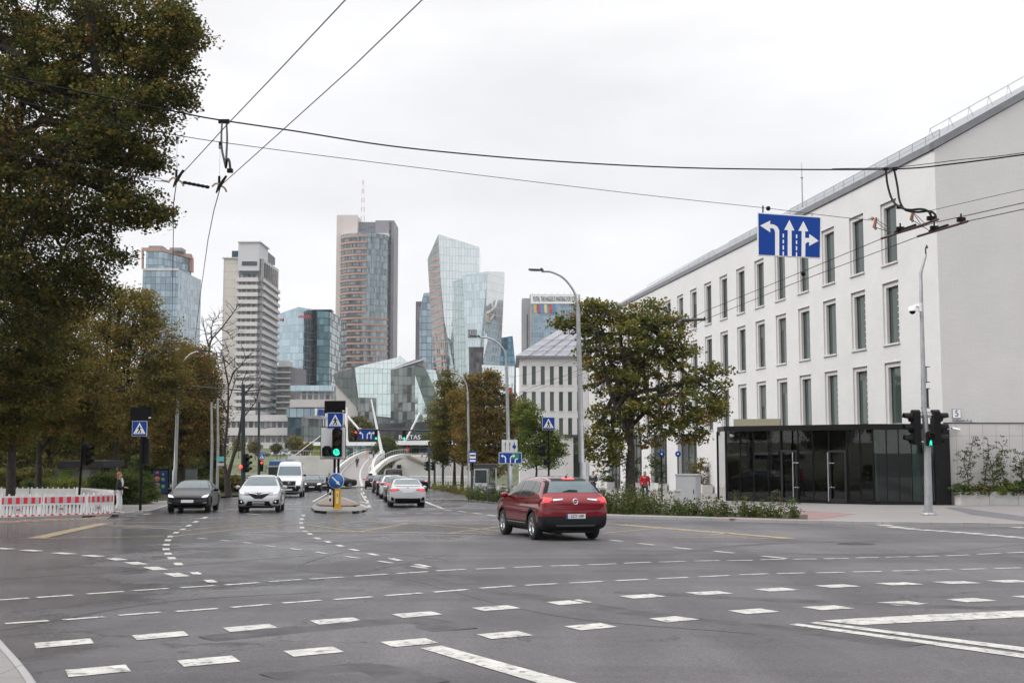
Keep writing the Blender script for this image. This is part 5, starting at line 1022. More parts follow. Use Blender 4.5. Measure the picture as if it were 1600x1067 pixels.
tx = text('BALTAS', 1.5, .12, 'sign_lettering', WHITE, t, Vector(((xat(625,Y)+xat(658,Y))/2, Y-3.2, zat(683.2,Y)))-Vector(t.location), (math.pi/2,0,0)); bpy.context.view_layer.update(); tx.scale = ((xat(658,Y)-xat(625,Y))/tx.dimensions.x, 1, 1)
# retaining walls and abutments
t = tower('abutment_wall', 'long whitewashed retaining wall left of the bridge', 'wall', 490, 190)
m = MB(); boxp(m,449,533,712,748,190,2,WW); m.build('wall', None, t)
m = MB(); boxp(m,449,600,706,712,196,.3,M('railing_white',(.6,.6,.6),.5)) if False else None
for k_ in range(24): x_ = xat(450+4*k_,191); m.tube([(x_,191,zat(712,191)),(x_,191,zat(704,191))], .03, 4, STEEL)
m.tube([(xat(449,191),191,zat(704,191)),(xat(546,191),191,zat(704,191))], .04, 5, STEEL); m.build('railing', None, t)
t = tower('abutment_building', 'white building with a dark doorway under the right side of the bridge', 'building', 650, 196)
m = MB(); slabp(m, [(604,745),(618,722),(640,712),(668,712),(735,716),(735,752),(604,752)], 196, 8, WW); m.build('wall', None, t)
m = MB(); boxp(m,620.5,627,726,735,195.7,.3,TG2); m.build('doorway', None, t)
m = MB(); slabp(m, [(632,712),(640,711),(665,723),(668,726),(655,722)], 195.6, .4, M('brown_handrail',(.25,.20,.17),.7)); m.build('handrail', None, t)
m = MB(); slabp(m, [(655,707),(712,707),(712,711),(655,711)], 240, .4, GRS); m.build('parapet', None, t)
# the footbridge
BR = M('bridge_deck', (.19,.175,.17), .8, var=.1, vs=1); t = thing('footbridge', 'white arched footbridge rising over the river at the end of the street', 'bridge', GX(556,166))
LE = [(519,760,158),(526,748,165),(533,735,177),(545,724,200),(556,717,222),(566,712,245),(573,709.5,262),(580,708.5,300)]; RE = [(592,760,158),(583,748,165),(580,737,177),(581,727,200),(585,719,222),(590,713.5,245),(594,711,262),(604,709.5,300)]
L3 = bez([P(*p) for p in LE], 4); R3 = bez([P(*p) for p in RE], 4)
m = MB(); rows = [[l-Vector((0,0,.6)), l, r_, r_-Vector((0,0,.6))] for l, r_ in zip(L3, R3)]; m.grid(rows, BR, False, True); m.build('deck', None, t)
m = MB()
for fr in (.03, .62):
    rows = [[l.lerp(r_, fr)+Vector((0,0,.03)), l.lerp(r_, fr+.05)+Vector((0,0,.03))] for l, r_ in zip(L3, R3)]; m.grid(rows, PW, False)
m.build('deck_line', None, t)
def parapet(E, h, sgn, extra=0):
    m = MB(); rows = [[p+Vector((sgn*.02,0,-.8-extra)), p+Vector((sgn*.02,0,h)), p+Vector((sgn*.45,0,h)), p+Vector((sgn*.45,0,-.8-extra))] for p in E]; m.grid(rows, WW, False, True); m.build('parapet', None, t)
    m = MB(); q = [p+Vector((sgn*.2,0,h)) for p in E]; m.tube([p+Vector((0,0,.55)) for p in q], .028, 5, WHITE)
    for i in range(0, len(q)): m.tube([q[i], q[i]+Vector((0,0,.55))], .022, 4, WHITE)
    m.build('railing', None, t)
parapet(L3, .7, -1, 1.5)
parapet(R3, .5, 1)
AR = bez([P(579,741,168), P(586,733,176), P(598,722,192), P(612,714,206), P(626,710.5,214), P(640,710,220)], 5)
m = MB(); m.grid([[p+Vector((-.3,0,-.55)), p+Vector((-.3,0,.15)), p+Vector((.4,0,.15)), p+Vector((.4,0,-.55))] for p in AR], WW, False, True); m.build('arch_rib', None, t)
m = MB(); q = [p+Vector((-.3,0,.15)) for p in AR]; m.tube([p+Vector((0,0,.8)) for p in q], .028, 5, WHITE)
for i in range(0,len(q)): m.tube([q[i], q[i]+Vector((0,0,.8))], .02, 4, WHITE)
m.build('railing', None, t)
def mast(a, b, r0, r1, label): 
    o = thing('bridge_mast', label, 'mast', P(*a)); m = MB(); m.tube([P(*a), P(*b)], [r0, r1], 10, WHITE); m.tube([P(*a)-Vector((0,0,.1)), P(*a)+Vector((0,0,.5))], r0*1.5, 10, WHITE); m.build('mast', None, o); 
mast((597,708,240),(580,624,240),.34,.14,'white leaning steel mast at the crown of the footbridge')
mast((633,690,250),(656,645,250),.2,.2,'thin white strut leaning right behind the white lettering')
mast((542,692,250),(541,636,250),.28,.25,'upright white steel post behind the island signal board')
mast((562,672,250),(543,650,250),.22,.22,'short white diagonal strut beside the upright white post')
mast((457,714,230),(502,680,230),.07,.07,'pale slanting beam rising beyond the white retaining wall')
# ================================================================ trees and plants
PAL = dict(dark=((.040,.050,.012),(.075,.080,.018),(.16,.135,.032),(.19,.11,.030)), olive=((.075,.085,.018),(.125,.12,.026),(.19,.15,.036),(.20,.115,.034)),
           rust=((.075,.078,.018),(.135,.11,.026),(.19,.13,.034),(.20,.105,.034)), green=((.03,.055,.014),(.055,.085,.02),(.09,.11,.026),(.12,.10,.03)), lime=((.06,.10,.018),(.10,.145,.025),(.15,.17,.035),(.16,.13,.04)),
           chest=((.066,.082,.018),(.115,.125,.026),(.20,.17,.036),(.23,.13,.036)))
def leaf_mesh(name, C, Rr, n, size, pal, parent, origin, flat=.35, droop=0.0, mix=(.34,.36,.2,.1)):
    """n leaves round each cluster centre; every leaf its own folded pair of small faces"""
    size *= .8; n = int(n*1.5); C = np.asarray(C, dtype=np.float64); k = len(C); tot = k*n
    cidx = np.repeat(np.arange(k), n); d = rng.normal(size=(tot,3)); d /= np.linalg.norm(d, axis=1)[:,None]; rad = rng.random(tot)**(1/2.2)
    Rr = np.broadcast_to(np.asarray(Rr, dtype=np.float64), (k,))[cidx]
    pos = C[cidx]+d*(rad*Rr)[:,None]*np.array([1.1,1.1,.55])
    a = rng.normal(size=(tot,3)); a[:,2] = a[:,2]*.6-droop; a /= np.linalg.norm(a, axis=1)[:,None]
    nrm = rng.normal(size=(tot,3))*flat*2+np.array([0,0,1.0]); b = np.cross(nrm, a); b /= np.linalg.norm(b, axis=1)[:,None]
    L = size*(.65+.7*rng.random(tot)); W = L*.42; fold = np.cross(a, b)*(L*.14)[:,None]
    v = np.stack([pos, pos+a*(L*.5)[:,None]+b*W[:,None]+fold, pos+a*L[:,None], pos+a*(L*.5)[:,None]-b*W[:,None]+fold], axis=1).reshape(-1,3)-np.asarray(origin)
    me = bpy.data.meshes.new(name); me.vertices.add(tot*4); me.vertices.foreach_set('co', v.astype(np.float32).ravel())
    tri = (np.arange(tot)[:,None]*4+np.array([0,1,2,0,2,3])).ravel().astype(np.int32)
    me.loops.add(tot*6); me.loops.foreach_set('vertex_index', tri); me.polygons.add(tot*2); me.polygons.foreach_set('loop_start', np.arange(0,tot*6,3,dtype=np.int32)); me.polygons.foreach_set('loop_total', np.full(tot*2,3,dtype=np.int32))
    P4 = np.array(PAL[pal]); kind = rng.choice(4, size=k, p=np.array(mix)/sum(mix)); jig = rng.random(tot)
    ki = np.where(jig < .55, kind[cidx], rng.choice(4, size=tot, p=np.array(mix)/sum(mix))); col = P4[ki]*(.88+.55*rng.random(tot))[:,None]
    at = me.attributes.new('Col', 'FLOAT_COLOR', 'POINT'); c4 = np.ones((tot*4,4), dtype=np.float32); c4[:,:3] = np.repeat(col, 4, axis=0); at.data.foreach_set('color', c4.ravel())
    me.materials.append(LEAF); me.update(calc_edges=True); o = bpy.data.objects.new(name, me); COL.objects.link(o)
    if parent: o.parent = parent
    else: o.location = origin
    return o
def blob_points(blobs, count, shell=.55):
    """points in the outer part of a union of ellipsoids (centre, radii)"""
    w_ = np.array([b[1][0]*b[1][1]*b[1][2] for b in blobs])**.5; w_ /= w_.sum(); out = []
    while len(out) < count:
        c, r_ = blobs[rng.choice(len(blobs), p=w_)]; d = rng.normal(size=3); d /= np.linalg.norm(d); out.append(np.array(c)+d*np.array(r_)*(shell+(1-shell)*rng.random()**.7))
    return np.array(out)
def tree(name, label, base, H, tr, blobs, pal, clusters, nleaf, lsize, crad=.55, group='street and park trees', lean=(0,0), fork=.35, mix=(.34,.36,.2,.1), cat='tree', twigs=.5, nlimb=9, bark=BARK, shell=.5):
    """blobs are in metres relative to the base"""
    t = thing(name, label, cat, base, 0, group); B = Vector(base); bl_ = [((B.x+b[0], B.y+b[1], B.z+b[2]), b[3]) for b in blobs]
    pts = blob_points(bl_, clusters, shell); m = MB(); r2 = random.Random(int(base[0]*100)+int(H*10))
    top = Vector(max(bl_, key=lambda b: b[0][2])[0]); fk = B+Vector((lean[0]*.4, lean[1]*.4, H*fork)); tk = bez([B-Vector((0,0,.2)), B+Vector((0,0,.5)), B+Vector((lean[0]*.2,lean[1]*.2,H*fork*.6)), fk, fk.lerp(top,.5)+Vector((r2.uniform(-.3,.3),0,0)), top], 4)
    n = len(tk); m.tube(tk, [tr*(1.35 if i == 0 else (1.1 if i < 4 else max(.06, 1-.92*(i/n)))) for i in range(n)], 10)
    limbs = [(q, tr*max(.1,1-.9*i/n)) for i, q in enumerate(tk) if q.z > fk.z-.5]
    for i in range(nlimb):
        c, r_ = bl_[i % len(bl_)]; tgt = Vector(c)+Vector((r2.uniform(-.7,.7)*r_[0], r2.uniform(-.7,.7)*r_[1], r2.uniform(-.3,.6)*r_[2])); k_ = r2.randint(0, max(1,int(len(limbs)*.5))); s0 = limbs[min(k_, len(limbs)-1)][0] if i < len(limbs)+99 else fk
        mid = s0.lerp(tgt,.5)+Vector((r2.uniform(-.3,.3), r2.uniform(-.3,.3), -.08*(tgt-s0).length+r2.uniform(-.1,.4))); q = bez([s0, mid, tgt], 5); r0 = tr*.48
        m.tube(q, [r0*(1-.8*j/(len(q)-1)) for j in range(len(q))], 7); limbs += [(p, r0*(1-.8*j/(len(q)-1))) for j, p in enumerate(q)][2:]
    LP = np.array([tuple(l[0]) for l in limbs])
    for p in pts[:int(len(pts)*twigs)]:
        d = LP-p; j = int((d*d).sum(1).argmin()); a = limbs[j][0]; q = Vector(p); 
        if (q-a).length < .2: continue
        m.tube([a, a.lerp(q,.5)+Vector((r2.uniform(-.12,.12),r2.uniform(-.12,.12),r2.uniform(-.05,.2))), q], [min(.05,limbs[j][1]*.5),.022,.008], 4, cap=False)
    m.build('trunk', bark, t)
    leaf_mesh('crown', pts, [crad*r2.uniform(.6,1.25) for _ in pts], nleaf, lsize, pal, t, base, mix=mix); return t
def from_px(baseY, bx, blobs_px):
    """crown masses given as (x, y, rx, ry[, depth offset, depth radius]) where they stand"""
    b = GX(bx, baseY, .1); out = []
    for q in blobs_px:
        x, y, rx, ry = q[:4]; dy = q[4] if len(q) > 4 else 0; s = F/(baseY+dy); c = P(x, y, baseY+dy); out.append((c.x-b.x, dy, c.z-b.z, (rx/s, q[5] if len(q) > 5 else max(rx,ry)/s*.9, ry/s)))
    return tuple(b), out
# the big lime tree hanging into the left of the view
b, bl2 = from_px(50, -60, [(-90,60,190,170),(60,0,150,110,-2),(215,20,100,80,-4),(150,110,130,90,-3),(250,110,60,55,-5),(60,200,170,110,-3),(190,190,85,70,-5,2.5),(110,290,120,90,-4),(215,325,52,30,-5,1.6),(60,380,130,95,-3),(20,480,115,85,-2),(120,450,50,45,-3,2),(-60,350,180,200),(282,60,42,48,-5,2),(235,250,22,14,-5,1),(150,235,70,60,-5,2.5),(270,150,35,28,-5,1.5),(250,338,20,10,-5,.8),(180,400,25,18,-4,1)])
tree('lime_tree', 'huge dark lime tree whose crown fills the upper left of the view', b, 21, .45, bl2, 'dark', 2600, 42, .17, .62, lean=(1,-1), fork=.3, mix=(.46,.30,.15,.09), nlimb=26, shell=.45)
b, bl2 = from_px(54, 17, [(20,560,95,75),(0,620,70,60,-1),(70,610,60,55,-1),(40,500,80,60),(15,670,40,35),(90,560,60,50)])
tree('park_tree', 'olive green tree with a thick dark trunk at the far left edge, behind the barriers', b, 9, .28, bl2, 'olive', 620, 45, .16, .6, fork=.45, nlimb=10, shell=.35)
b, bl2 = from_px(62, 60, [(105,570,75,70),(60,640,65,55),(130,620,60,60),(150,660,40,35),(90,500,50,45),(30,600,60,60)])
tree('park_tree', 'olive and rusty tree second from the left, its low branches reaching over the kiosk', b, 8, .24, bl2, 'rust', 640, 45, .16, .62, fork=.4, nlimb=10, mix=(.25,.35,.25,.15), shell=.35)
b, bl2 = from_px(78, 180, [(200,500,60,52),(160,540,60,60),(240,540,60,55),(200,600,90,65),(150,600,60,55),(255,600,50,55),(190,465,32,20),(130,660,40,30),(225,470,20,22),(185,655,70,40)])
tree('park_tree', 'rounded brownish green tree below the leftmost blue tower', b, 13, .3, bl2, 'olive', 900, 42, .18, .75, fork=.35, nlimb=12, mix=(.2,.35,.28,.17), shell=.35)
b, bl2 = from_px(90, 283, [(290,590,48,50),(315,620,32,50),(265,640,45,50),(300,560,30,25),(320,670,25,35),(250,690,35,35),(285,690,45,40)])
tree('park_tree', 'rust tinged tree with a stout grey trunk behind the tall left street lamp', b, 12, .32, bl2, 'rust', 620, 42, .19, .75, fork=.4, nlimb=10, mix=(.2,.3,.28,.22), shell=.35)
b, bl2 = from_px(100, 318, [(322,590,28,40),(330,650,22,60),(310,700,40,40),(335,700,18,40)])
tree('park_tree', 'narrow dark tree between the left lamp and the bare tree', b, 12, .2, bl2, 'dark', 330, 40, .2, .7, fork=.4, mix=(.3,.3,.25,.15), shell=.3)
for (x, Y_, cy, rx, ry, pal, lab) in ((-40,72,640,80,80,'dark','dark tree mass beyond the barriers at the extreme left'),(75,92,650,60,75,'dark','dark green tree in the park behind the kiosk'),(140,110,670,60,70,'olive','middle park tree behind the pedestrian sign'),(215,112,640,55,80,'dark','dark park tree right behind the left crossing sign'),(262,125,640,50,85,'dark','dark park tree farthest back, left of the tall left lamp')):
    b, bl2 = from_px(Y_, x, [(x,cy,rx,ry),(x+rx*.5,cy+20,rx*.6,ry*.6),(x-rx*.5,cy+10,rx*.6,ry*.7)]); tree('park_tree', lab, b, 10, .25, bl2, pal, 420, 36, .24, .9, fork=.35, mix=(.35,.35,.2,.1), nlimb=6, shell=.1)
# the tree in front of the white facade
b, bl2 = from_px(61, 985, [(985,520,75,50),(1035,540,60,55),(925,490,38,32,0,1.4),(900,510,38,16,0,1),(940,550,40,45),(1010,600,80,55),(1080,620,62,42,-.5),(1110,585,30,28),(955,620,50,50),(930,480,20,14,0,.8),(1000,660,60,40),(945,680,28,50,0,1),(1075,665,50,30,-.5,1.5),(925,700,18,25,0,.8),(1118,630,28,28),(880,505,22,12,0,.7),(990,494,46,20),(1055,505,26,28),(1020,480,22,14,0,.8),(965,700,35,35,0,1.2)])
tree('chestnut_tree', 'spreading chestnut tree with browning leaves in front of the white office facade', b, 11, .36, bl2, 'chest', 560, 33, .20, .52, fork=.32, nlimb=22, mix=(.38,.34,.18,.10), shell=.35, twigs=.7)
b, bl2 = from_px(108, 710, [(690,650,25,35),(700,600,18,25),(705,690,35,40),(720,640,22,35),(688,700,18,30)])
tree('street_tree', 'olive street tree at the left of the right hand row, nearest the bridge', b, 8, .22, bl2, 'olive', 300, 40, .22, .7, nlimb=8, shell=.3)
b, bl2 = from_px(98, 762, [(760,605,20,30),(745,640,30,35),(785,640,32,40),(755,690,42,45),(800,680,32,45),(770,590,12,16),(735,600,12,14),(765,720,40,25),(815,650,20,30)])
tree('street_tree', 'brown and green street tree left of the lamp post carrying the lane signs', b, 9, .26, bl2, 'rust', 520, 40, .21, .7, nlimb=12, mix=(.25,.35,.22,.18), shell=.3)
b, bl2 = from_px(104, 722, [(725,660,20,45),(735,700,25,35),(715,625,12,18)]); tree('street_tree', 'rusty narrow street tree between the two greener ones', b, 8, .2, bl2, 'rust', 220, 40, .22, .7, nlimb=6, mix=(.15,.25,.3,.3), shell=.3)
b, bl2 = from_px(90, 838, [(835,680,32,30),(822,650,22,25),(855,690,28,28),(842,715,35,22),(868,700,18,18)])
tree('street_tree', 'bright yellow green young tree behind the right crossing sign', b, 6.5, .14, bl2, 'lime', 330, 36, .17, .55, nlimb=8, mix=(.25,.4,.25,.1), shell=.3)
b, bl2 = from_px(280, 612, [(604,698,13,17),(596,705,10,12),(612,706,11,11)]); tree('willow_tree', 'round green tree beyond the bridge, between the two white roofed pavilions', b, 9, .3, bl2, 'green', 320, 30, .5, 1.3, nlimb=5, shell=.2)
b, bl2 = from_px(330, 560, [(560,672,20,22),(575,680,14,18),(548,680,14,18)]); tree('bank_tree', 'dark tree behind the upright white post in front of the beige crystal wall', b, 14, .3, bl2, 'dark', 300, 30, .6, 1.5, nlimb=5, shell=.2)
b, bl2 = from_px(330, 670, [(672,690,12,14),(660,694,10,8)]); tree('bank_tree', 'small dark tree at the right end of the lettering', b, 8, .3, bl2, 'green', 120, 30, .5, 1.3, nlimb=5, shell=.2)
for i, (x, Y_, y, rr, pal, lab) in enumerate(((398,330,698,9,'rust','reddish young tree on the lawn in front of the hotel podium'),(462,300,694,13,'olive','yellowish young tree left of the white pavilion roof'),(372,340,696,10,'olive','small olive tree on the lawn beside the bare tree'),(432,330,700,6,'green','tiny green tree on the lawn below the podium'),(480,290,700,7,'rust','small shrub like tree right of the yellowish one'))):
    b, bl2 = from_px(Y_, x, [(x,y,rr,rr*1.1)]); tree('young_tree', lab, b, 5, .12, bl2, pal, 70, 26, .5, 1.0, nlimb=4, shell=.2)
# the bare forked tree
def bare_tree(label, pts_list, Y_, bx):
    b = GX(bx, Y_, .1); t = thing('bare_tree', label, 'tree', b, 0, 'street and park trees'); m = MB(); r2 = random.Random(4)
    for px, r0, r1 in pts_list:
        q = bez([P(x, y, Y_+dy) for x, y, dy in px], 5); m.tube(q, [r0+(r1-r0)*i/(len(q)-1) for i in range(len(q))], 7)
        if r1 < .05:
            for i in range(3, len(q), 2):
                for _ in range(2):
                    d = Vector((r2.uniform(-1,1), r2.uniform(-.8,.8), r2.uniform(-.1,.9))).normalized()*r2.uniform(.5,1.5); a = q[i]; m.tube([a, a+d*.5+Vector((0,0,.1)), a+d], [.03,.02,.007], 4, cap=False)
                    for _ in range(2): d2 = (d+Vector((r2.uniform(-.7,.7),r2.uniform(-.7,.7),r2.uniform(-.5,.7)))).normalized()*r2.uniform(.3,.8); m.tube([a+d*.6, a+d*.6+d2], [.012,.005], 4, cap=False)
    m.build('trunk', BARK, t)
bare_tree('leafless tree with a forked trunk and thin twigs in front of the pale hotel tower', [([(357,778,0),(356,760,0),(355,745,0)],.28,.22),([(355,747,0),(350,720,0),(352,690,0),(356,650,0),(357,600,0)],.16,.06),([(356,745,0),(364,715,0),(372,690,0),(378,650,0),(381,620,.3),(396,600,.5)],.15,.05),
  ([(357,602,0),(352,575,0),(349,560,0),(345,548,0)],.07,.03),([(357,604,0),(366,580,.4),(376,572,.5),(384,560,.6)],.06,.02),([(357,650,0),(346,625,-.4),(335,610,-.6),(330,590,-.6)],.06,.02),([(378,655,0),(390,640,.5),(402,622,.8),(404,600,1)],.06,.02),([(356,630,0),(366,600,-.3),(371,585,-.4)],.05,.02),([(381,622,0),(378,600,0),(386,580,0)],.05,.02)], 86, 357)
bare_tree('leafless crooked tree top with upswept branches rising above the park trees', [([(322,700,0),(323,640,0),(324,600,0),(326,570,0)],.16,.09),([(326,572,0),(327,545,0),(331,530,0),(345,514,0),(362,492,0),(369,482,0)],.11,.02),([(327,545,0),(322,525,0),(318,506,0)],.07,.02),([(331,530,0),(330,515,0),(334,502,0),(341,497,0)],.06,.02),([(328,548,0),(340,556,0),(352,563,0),(366,575,0)],.05,.02),([(345,514,0),(356,520,0),(364,532,0)],.04,.015),([(335,524,0),(348,540,0),(360,552,0)],.04,.015)], 92, 322)
# lime tree copies added out of view to fill reflections in glass and paint
_src = bpy.data.objects['lime_tree']
for _x, _y, _r in ((-34,26,.4),(-38,4,1.7),(-24,-18,2.6),(-4,-30,3.9),(20,-28,5.0),(40,-12,.9),(52,14,2.2),(-50,44,3.0)):
    _c = _src.copy(); COL.objects.link(_c); _c.location = (_x-3, _y, gz(max(_y,0))); _c.rotation_euler = (0,0,_r)
    for _ch in _src.children: _k = _ch.copy(); COL.objects.link(_k); _k.parent = _c
    _c['label'] = 'large lime tree added outside the view for reflections, %s' % {-34:'nearest on the left',-38:'left beside the viewpoint',-24:'behind the left shoulder',-4:'straight behind the viewpoint',20:'behind the right shoulder',40:'right and slightly behind',52:'far right beyond the gable',-50:'farthest to the left'}[_x]; _c['group'] = 'trees added outside the view to be reflected'
# hedges, planting
def leafy_box(name, label, cat, x0, x1, y0, y1, Y, dep, pal, dens, ls, group=None, kind=None, mix=(.34,.36,.2,.1), cr=.35):
    b = GX((x0+x1)/2, Y, .1); n = dens; a = xat(x0, Y); c = xat(x1, Y); pts = []
    for _ in range(n):
        u = random.random(); x = a+(c-a)*u; ed = min(1, 5*min(u,1-u)+.35); zt = zat(y0, Y)*ed+b.z*(1-ed); pts.append((x, Y+random.uniform(-dep/2,dep/2), b.z+.1+(zt-b.z-.1)*random.random()**.7+random.uniform(-.1,.12)))
    t = thing(name, label, cat, b, 0, group)
    if kind: t['kind'] = kind
    m = MB()
    for _ in range(26): x = random.uniform(a+.2,c-.2); m.tube([(x,Y,b.z-.05),(x+random.uniform(-.3,.3),Y+random.uniform(-.4,.4),b.z+.6)], [.03,.01], 4)
    m.build('stem', BARK, t); leaf_mesh('foliage', pts, [cr*random.uniform(.7,1.2) for _ in pts], 40, ls, pal, t, b, flat=.6, mix=mix); return t
leafy_box('hedge', 'long rounded green hedge behind the woman in the black jacket', 'hedge', 150, 236, 741, 783, 62, 3, 'green', 560, .11)
leafy_box('hedge', 'low hedge behind the barriers left of the traffic signal', 'hedge', 40, 150, 752, 785, 66, 3, 'green', 420, .12)
leafy_box('flowering_shrub', 'yellow leaved shrub just behind the black traffic signal post at the left', 'shrub', 88, 132, 752, 780, 60, 1.6, 'lime', 170, .12, mix=(.1,.3,.4,.2))
leafy_box('hedge', 'dark undergrowth at the back of the park on the left', 'hedge', -40, 100, 735, 790, 84, 4, 'dark', 420, .16)
leafy_box('hedge', 'deep dark undergrowth closing the view under the park trees', 'hedge', -80, 345, 694, 765, 118, 3, 'dark', 900, .3, cr=.9)
leafy_box('hedge', 'green undergrowth behind the dark advertising box', 'hedge', 195, 330, 715, 770, 98, 4, 'green', 420, .2, cr=.6)
leafy_box('hedge', 'brown green hedge beyond the bare tree along the left pavement', 'hedge', 335, 378, 745, 765, 104, 2, 'olive', 180, .2)
# planting strip on the right: tall loose perennials, nobody could count them
def strip(name, label, edge, n, pal, hmin, hmax, mix, back=2.2, cat='plants', dens=None):
    pts3 = [GP(x, y, .1) for x, y in edge]; b = pts3[0]; C_l = []; m = MB()
    for i in range(n):
        k_ = random.random()*(len(pts3)-1); j = int(k_); p = pts3[j].lerp(pts3[j+1], k_-j); p = p+Vector((random.uniform(-.1,.1), random.uniform(.35, back), 0)); p.z = -SL*p.y+.12; h = random.uniform(hmin, hmax)*random.choice((.5,.7,1,1,1.2)); ln = Vector((random.uniform(-.15,.15), random.uniform(-.15,.15), 1))
        m.tube([p, p+ln*h*.6, p+ln*h], [.014,.01,.004], 4, cap=False)
        for q in range(5): C_l.append(tuple(p+ln*h*(.12+.2*q)+Vector((random.uniform(-.1,.1),random.uniform(-.1,.1),0))))
    t = thing(name, label, cat, b); t['kind'] = 'stuff'; m.build('stem', M('stem_brown',(.10,.085,.04),.8), t); leaf_mesh('foliage', C_l, [random.uniform(.08,.2) for _ in C_l], 10, .085, pal, t, b, flat=.8, mix=mix)
strip('planting_strip', 'loose green and straw coloured perennials in the strip along the right kerb', [(930,803),(1000,805.5),(1100,808),(1180,810),(1255,812)], 125, 'green', .3, .85, (.3,.34,.22,.14), 1.5)
strip('planting_strip', 'tall tufts of perennials at the base of the chestnut tree', [(935,803),(990,804),(1040,805)], 70, 'green', .6, 1.1, (.3,.3,.25,.15), 1.6)
strip('planting_strip', 'weeds along the pavement edge between the bus shelter and the red car', [(730,781),(765,784),(800,787)], 120, 'green', .3, .9, (.4,.35,.15,.1), 2.5)
strip('planting_strip', 'rough grass verge under the street trees near the bridge', [(672,764),(695,768),(730,775)], 130, 'olive', .3, .7, (.4,.35,.15,.1), 3)
m = MB(); e_ = [GP(x,y,.12) for x, y in ((930,801.5),(1100,806.5),(1262,811.2),(1262,804),(1100,799),(930,794))]; m.face([(p.x,p.y,-SL*p.y+.13) for p in e_]); struct(m, 'flower_bed_soil', M('bed_soil',(.045,.038,.026),.95,var=.4,vs=6,bump=1,bs=30))
def plant(label, x, y, Y, hh, wpx, pal, n, name='shrub', cat='shrub', ls=.11, mix=(.35,.35,.2,.1)):
    s = F/Y; b = P(x, y, Y); t = thing(name, label, cat, b, 0, None); pts = [(b.x+random.gauss(0,.35)*wpx/s, Y+random.gauss(0,.3)*wpx/s, b.z+random.random()*hh/s) for _ in range(n)]
    m = MB()
    for q in pts[::3]: m.tube([b, (b+Vector(q))/2+Vector((random.uniform(-.05,.05),0,0)), q], [.014,.01,.005], 4, cap=False)
    m.build('stem', BARK, t); leaf_mesh('foliage', pts, [max(.1,wpx/s*.22)]*len(pts), 20, ls, pal, t, b, flat=.8, mix=mix)
gY = 59.35
def climber(label, stems, n, pal='green', spread=.10):
    b = P(stems[0][0][0], stems[0][0][1], gY); t = thing('climbing_plant', label, 'climbing plant', b, 0, 'climbing plants on the gable'); m = MB(); cl = []
    for s_ in stems:
        yy = gY+(s_[0][0]-1480)/30*.12; q = bez([P(x, y, yy) for x, y in s_], 6); m.tube(q, [.022*(1-.7*i/len(q))+.004 for i in range(len(q))], 5)
        for i, p in enumerate(q):
            for _ in range(max(1,int(n*(1-i/len(q))**1.2))): cl.append(tuple(p+Vector((random.gauss(0,spread*2),random.uniform(-.15,.03),random.gauss(0,spread*2)))))
    m.build('stem', BARK, t); leaf_mesh('foliage', cl, [spread*1.3]*len(cl), 9, .09, pal, t, b, flat=.9, mix=(.4,.3,.15,.15))
climber('thin climbing plant nearest the building corner, with a bare curling tip', [[(1515,770),(1512,740),(1516,712),(1520,690),(1523,690)],[(1512,745),(1506,720),(1512,705),(1519,712),(1516,725)],[(1515,770),(1509,762),(1507,752)]], 3)
climber('bushy two stemmed climbing plant in the middle of the gable planter', [[(1538,770),(1540,740),(1545,710),(1543,686)],[(1552,770),(1551,740),(1546,715),(1541,710)],[(1548,730),(1562,712),(1566,700),(1561,690)],[(1556,745),(1566,738),(1564,725),(1556,718)]], 5)
climber('climbing plant at the right edge of the view with a leaf rich top', [[(1596,770),(1597,735),(1592,715),(1585,702)],[(1597,738),(1588,727),(1580,728)],[(1604,770),(1603,730),(1600,705)]], 5)
for i, (x, wd, h, pal, lab) in enumerate(((1504,26,14,'green','low leafy shrub at the left end of the gable planter'),(1534,28,12,'dark','dark ground cover shrub left of the middle of the gable planter'),(1562,22,10,'lime','light green trailing shrub in the middle of the gable planter'),(1577,16,22,'lime','upright light green shrub right of the middle in the gable planter'),(1596,26,18,'green','bushy shrub at the right end of the visible gable planter'))):
    plant(lab, x, 771, gY+(x-1480)/30*.12+.0-.1, h, wd, pal, 34)
# planters and plants against the facade piers
for i, (tc_, lab) in enumerate(((t_at(1106),'pale stone planter with an autumn coloured shrub at the pier next to the pavilion'),(t_at(1037),'pale stone planter behind the person in the red jacket'),(t_at(996),'pale stone planter left of the chestnut trunk'),(t_at(957),'pale stone planter at the far pier behind the person in dark clothes'))):
    a = W3(tc_-1.8,0,-1.1); b_ = W3(tc_+1.8,0,-1.1); a.z = b_.z = 0; o = planter(a, b_, .75, lab, .9, fg, 'planters along the facade')
    p = W3(tc_,0,-.65); s_ = F/p.y; x = 800+F*p.x/p.y; zt_ = gz(p.y)+.85; py = 690+F*(EYE-zt_)/p.y
    plant(['autumn tinted shrub with red and yellow leaves in the planter beside the pavilion','tall green shrub in the planter behind the red jacket','bushy green shrub in the planter by the chestnut trunk','round green bush in the farthest facade planter'][i], x, py, p.y, (40,52,50,26)[i]*65/p.y*1.5, 1.3*s_, ('rust','green','green','green')[i], 60, ls=.15)
    if i < 3: climber_b = None
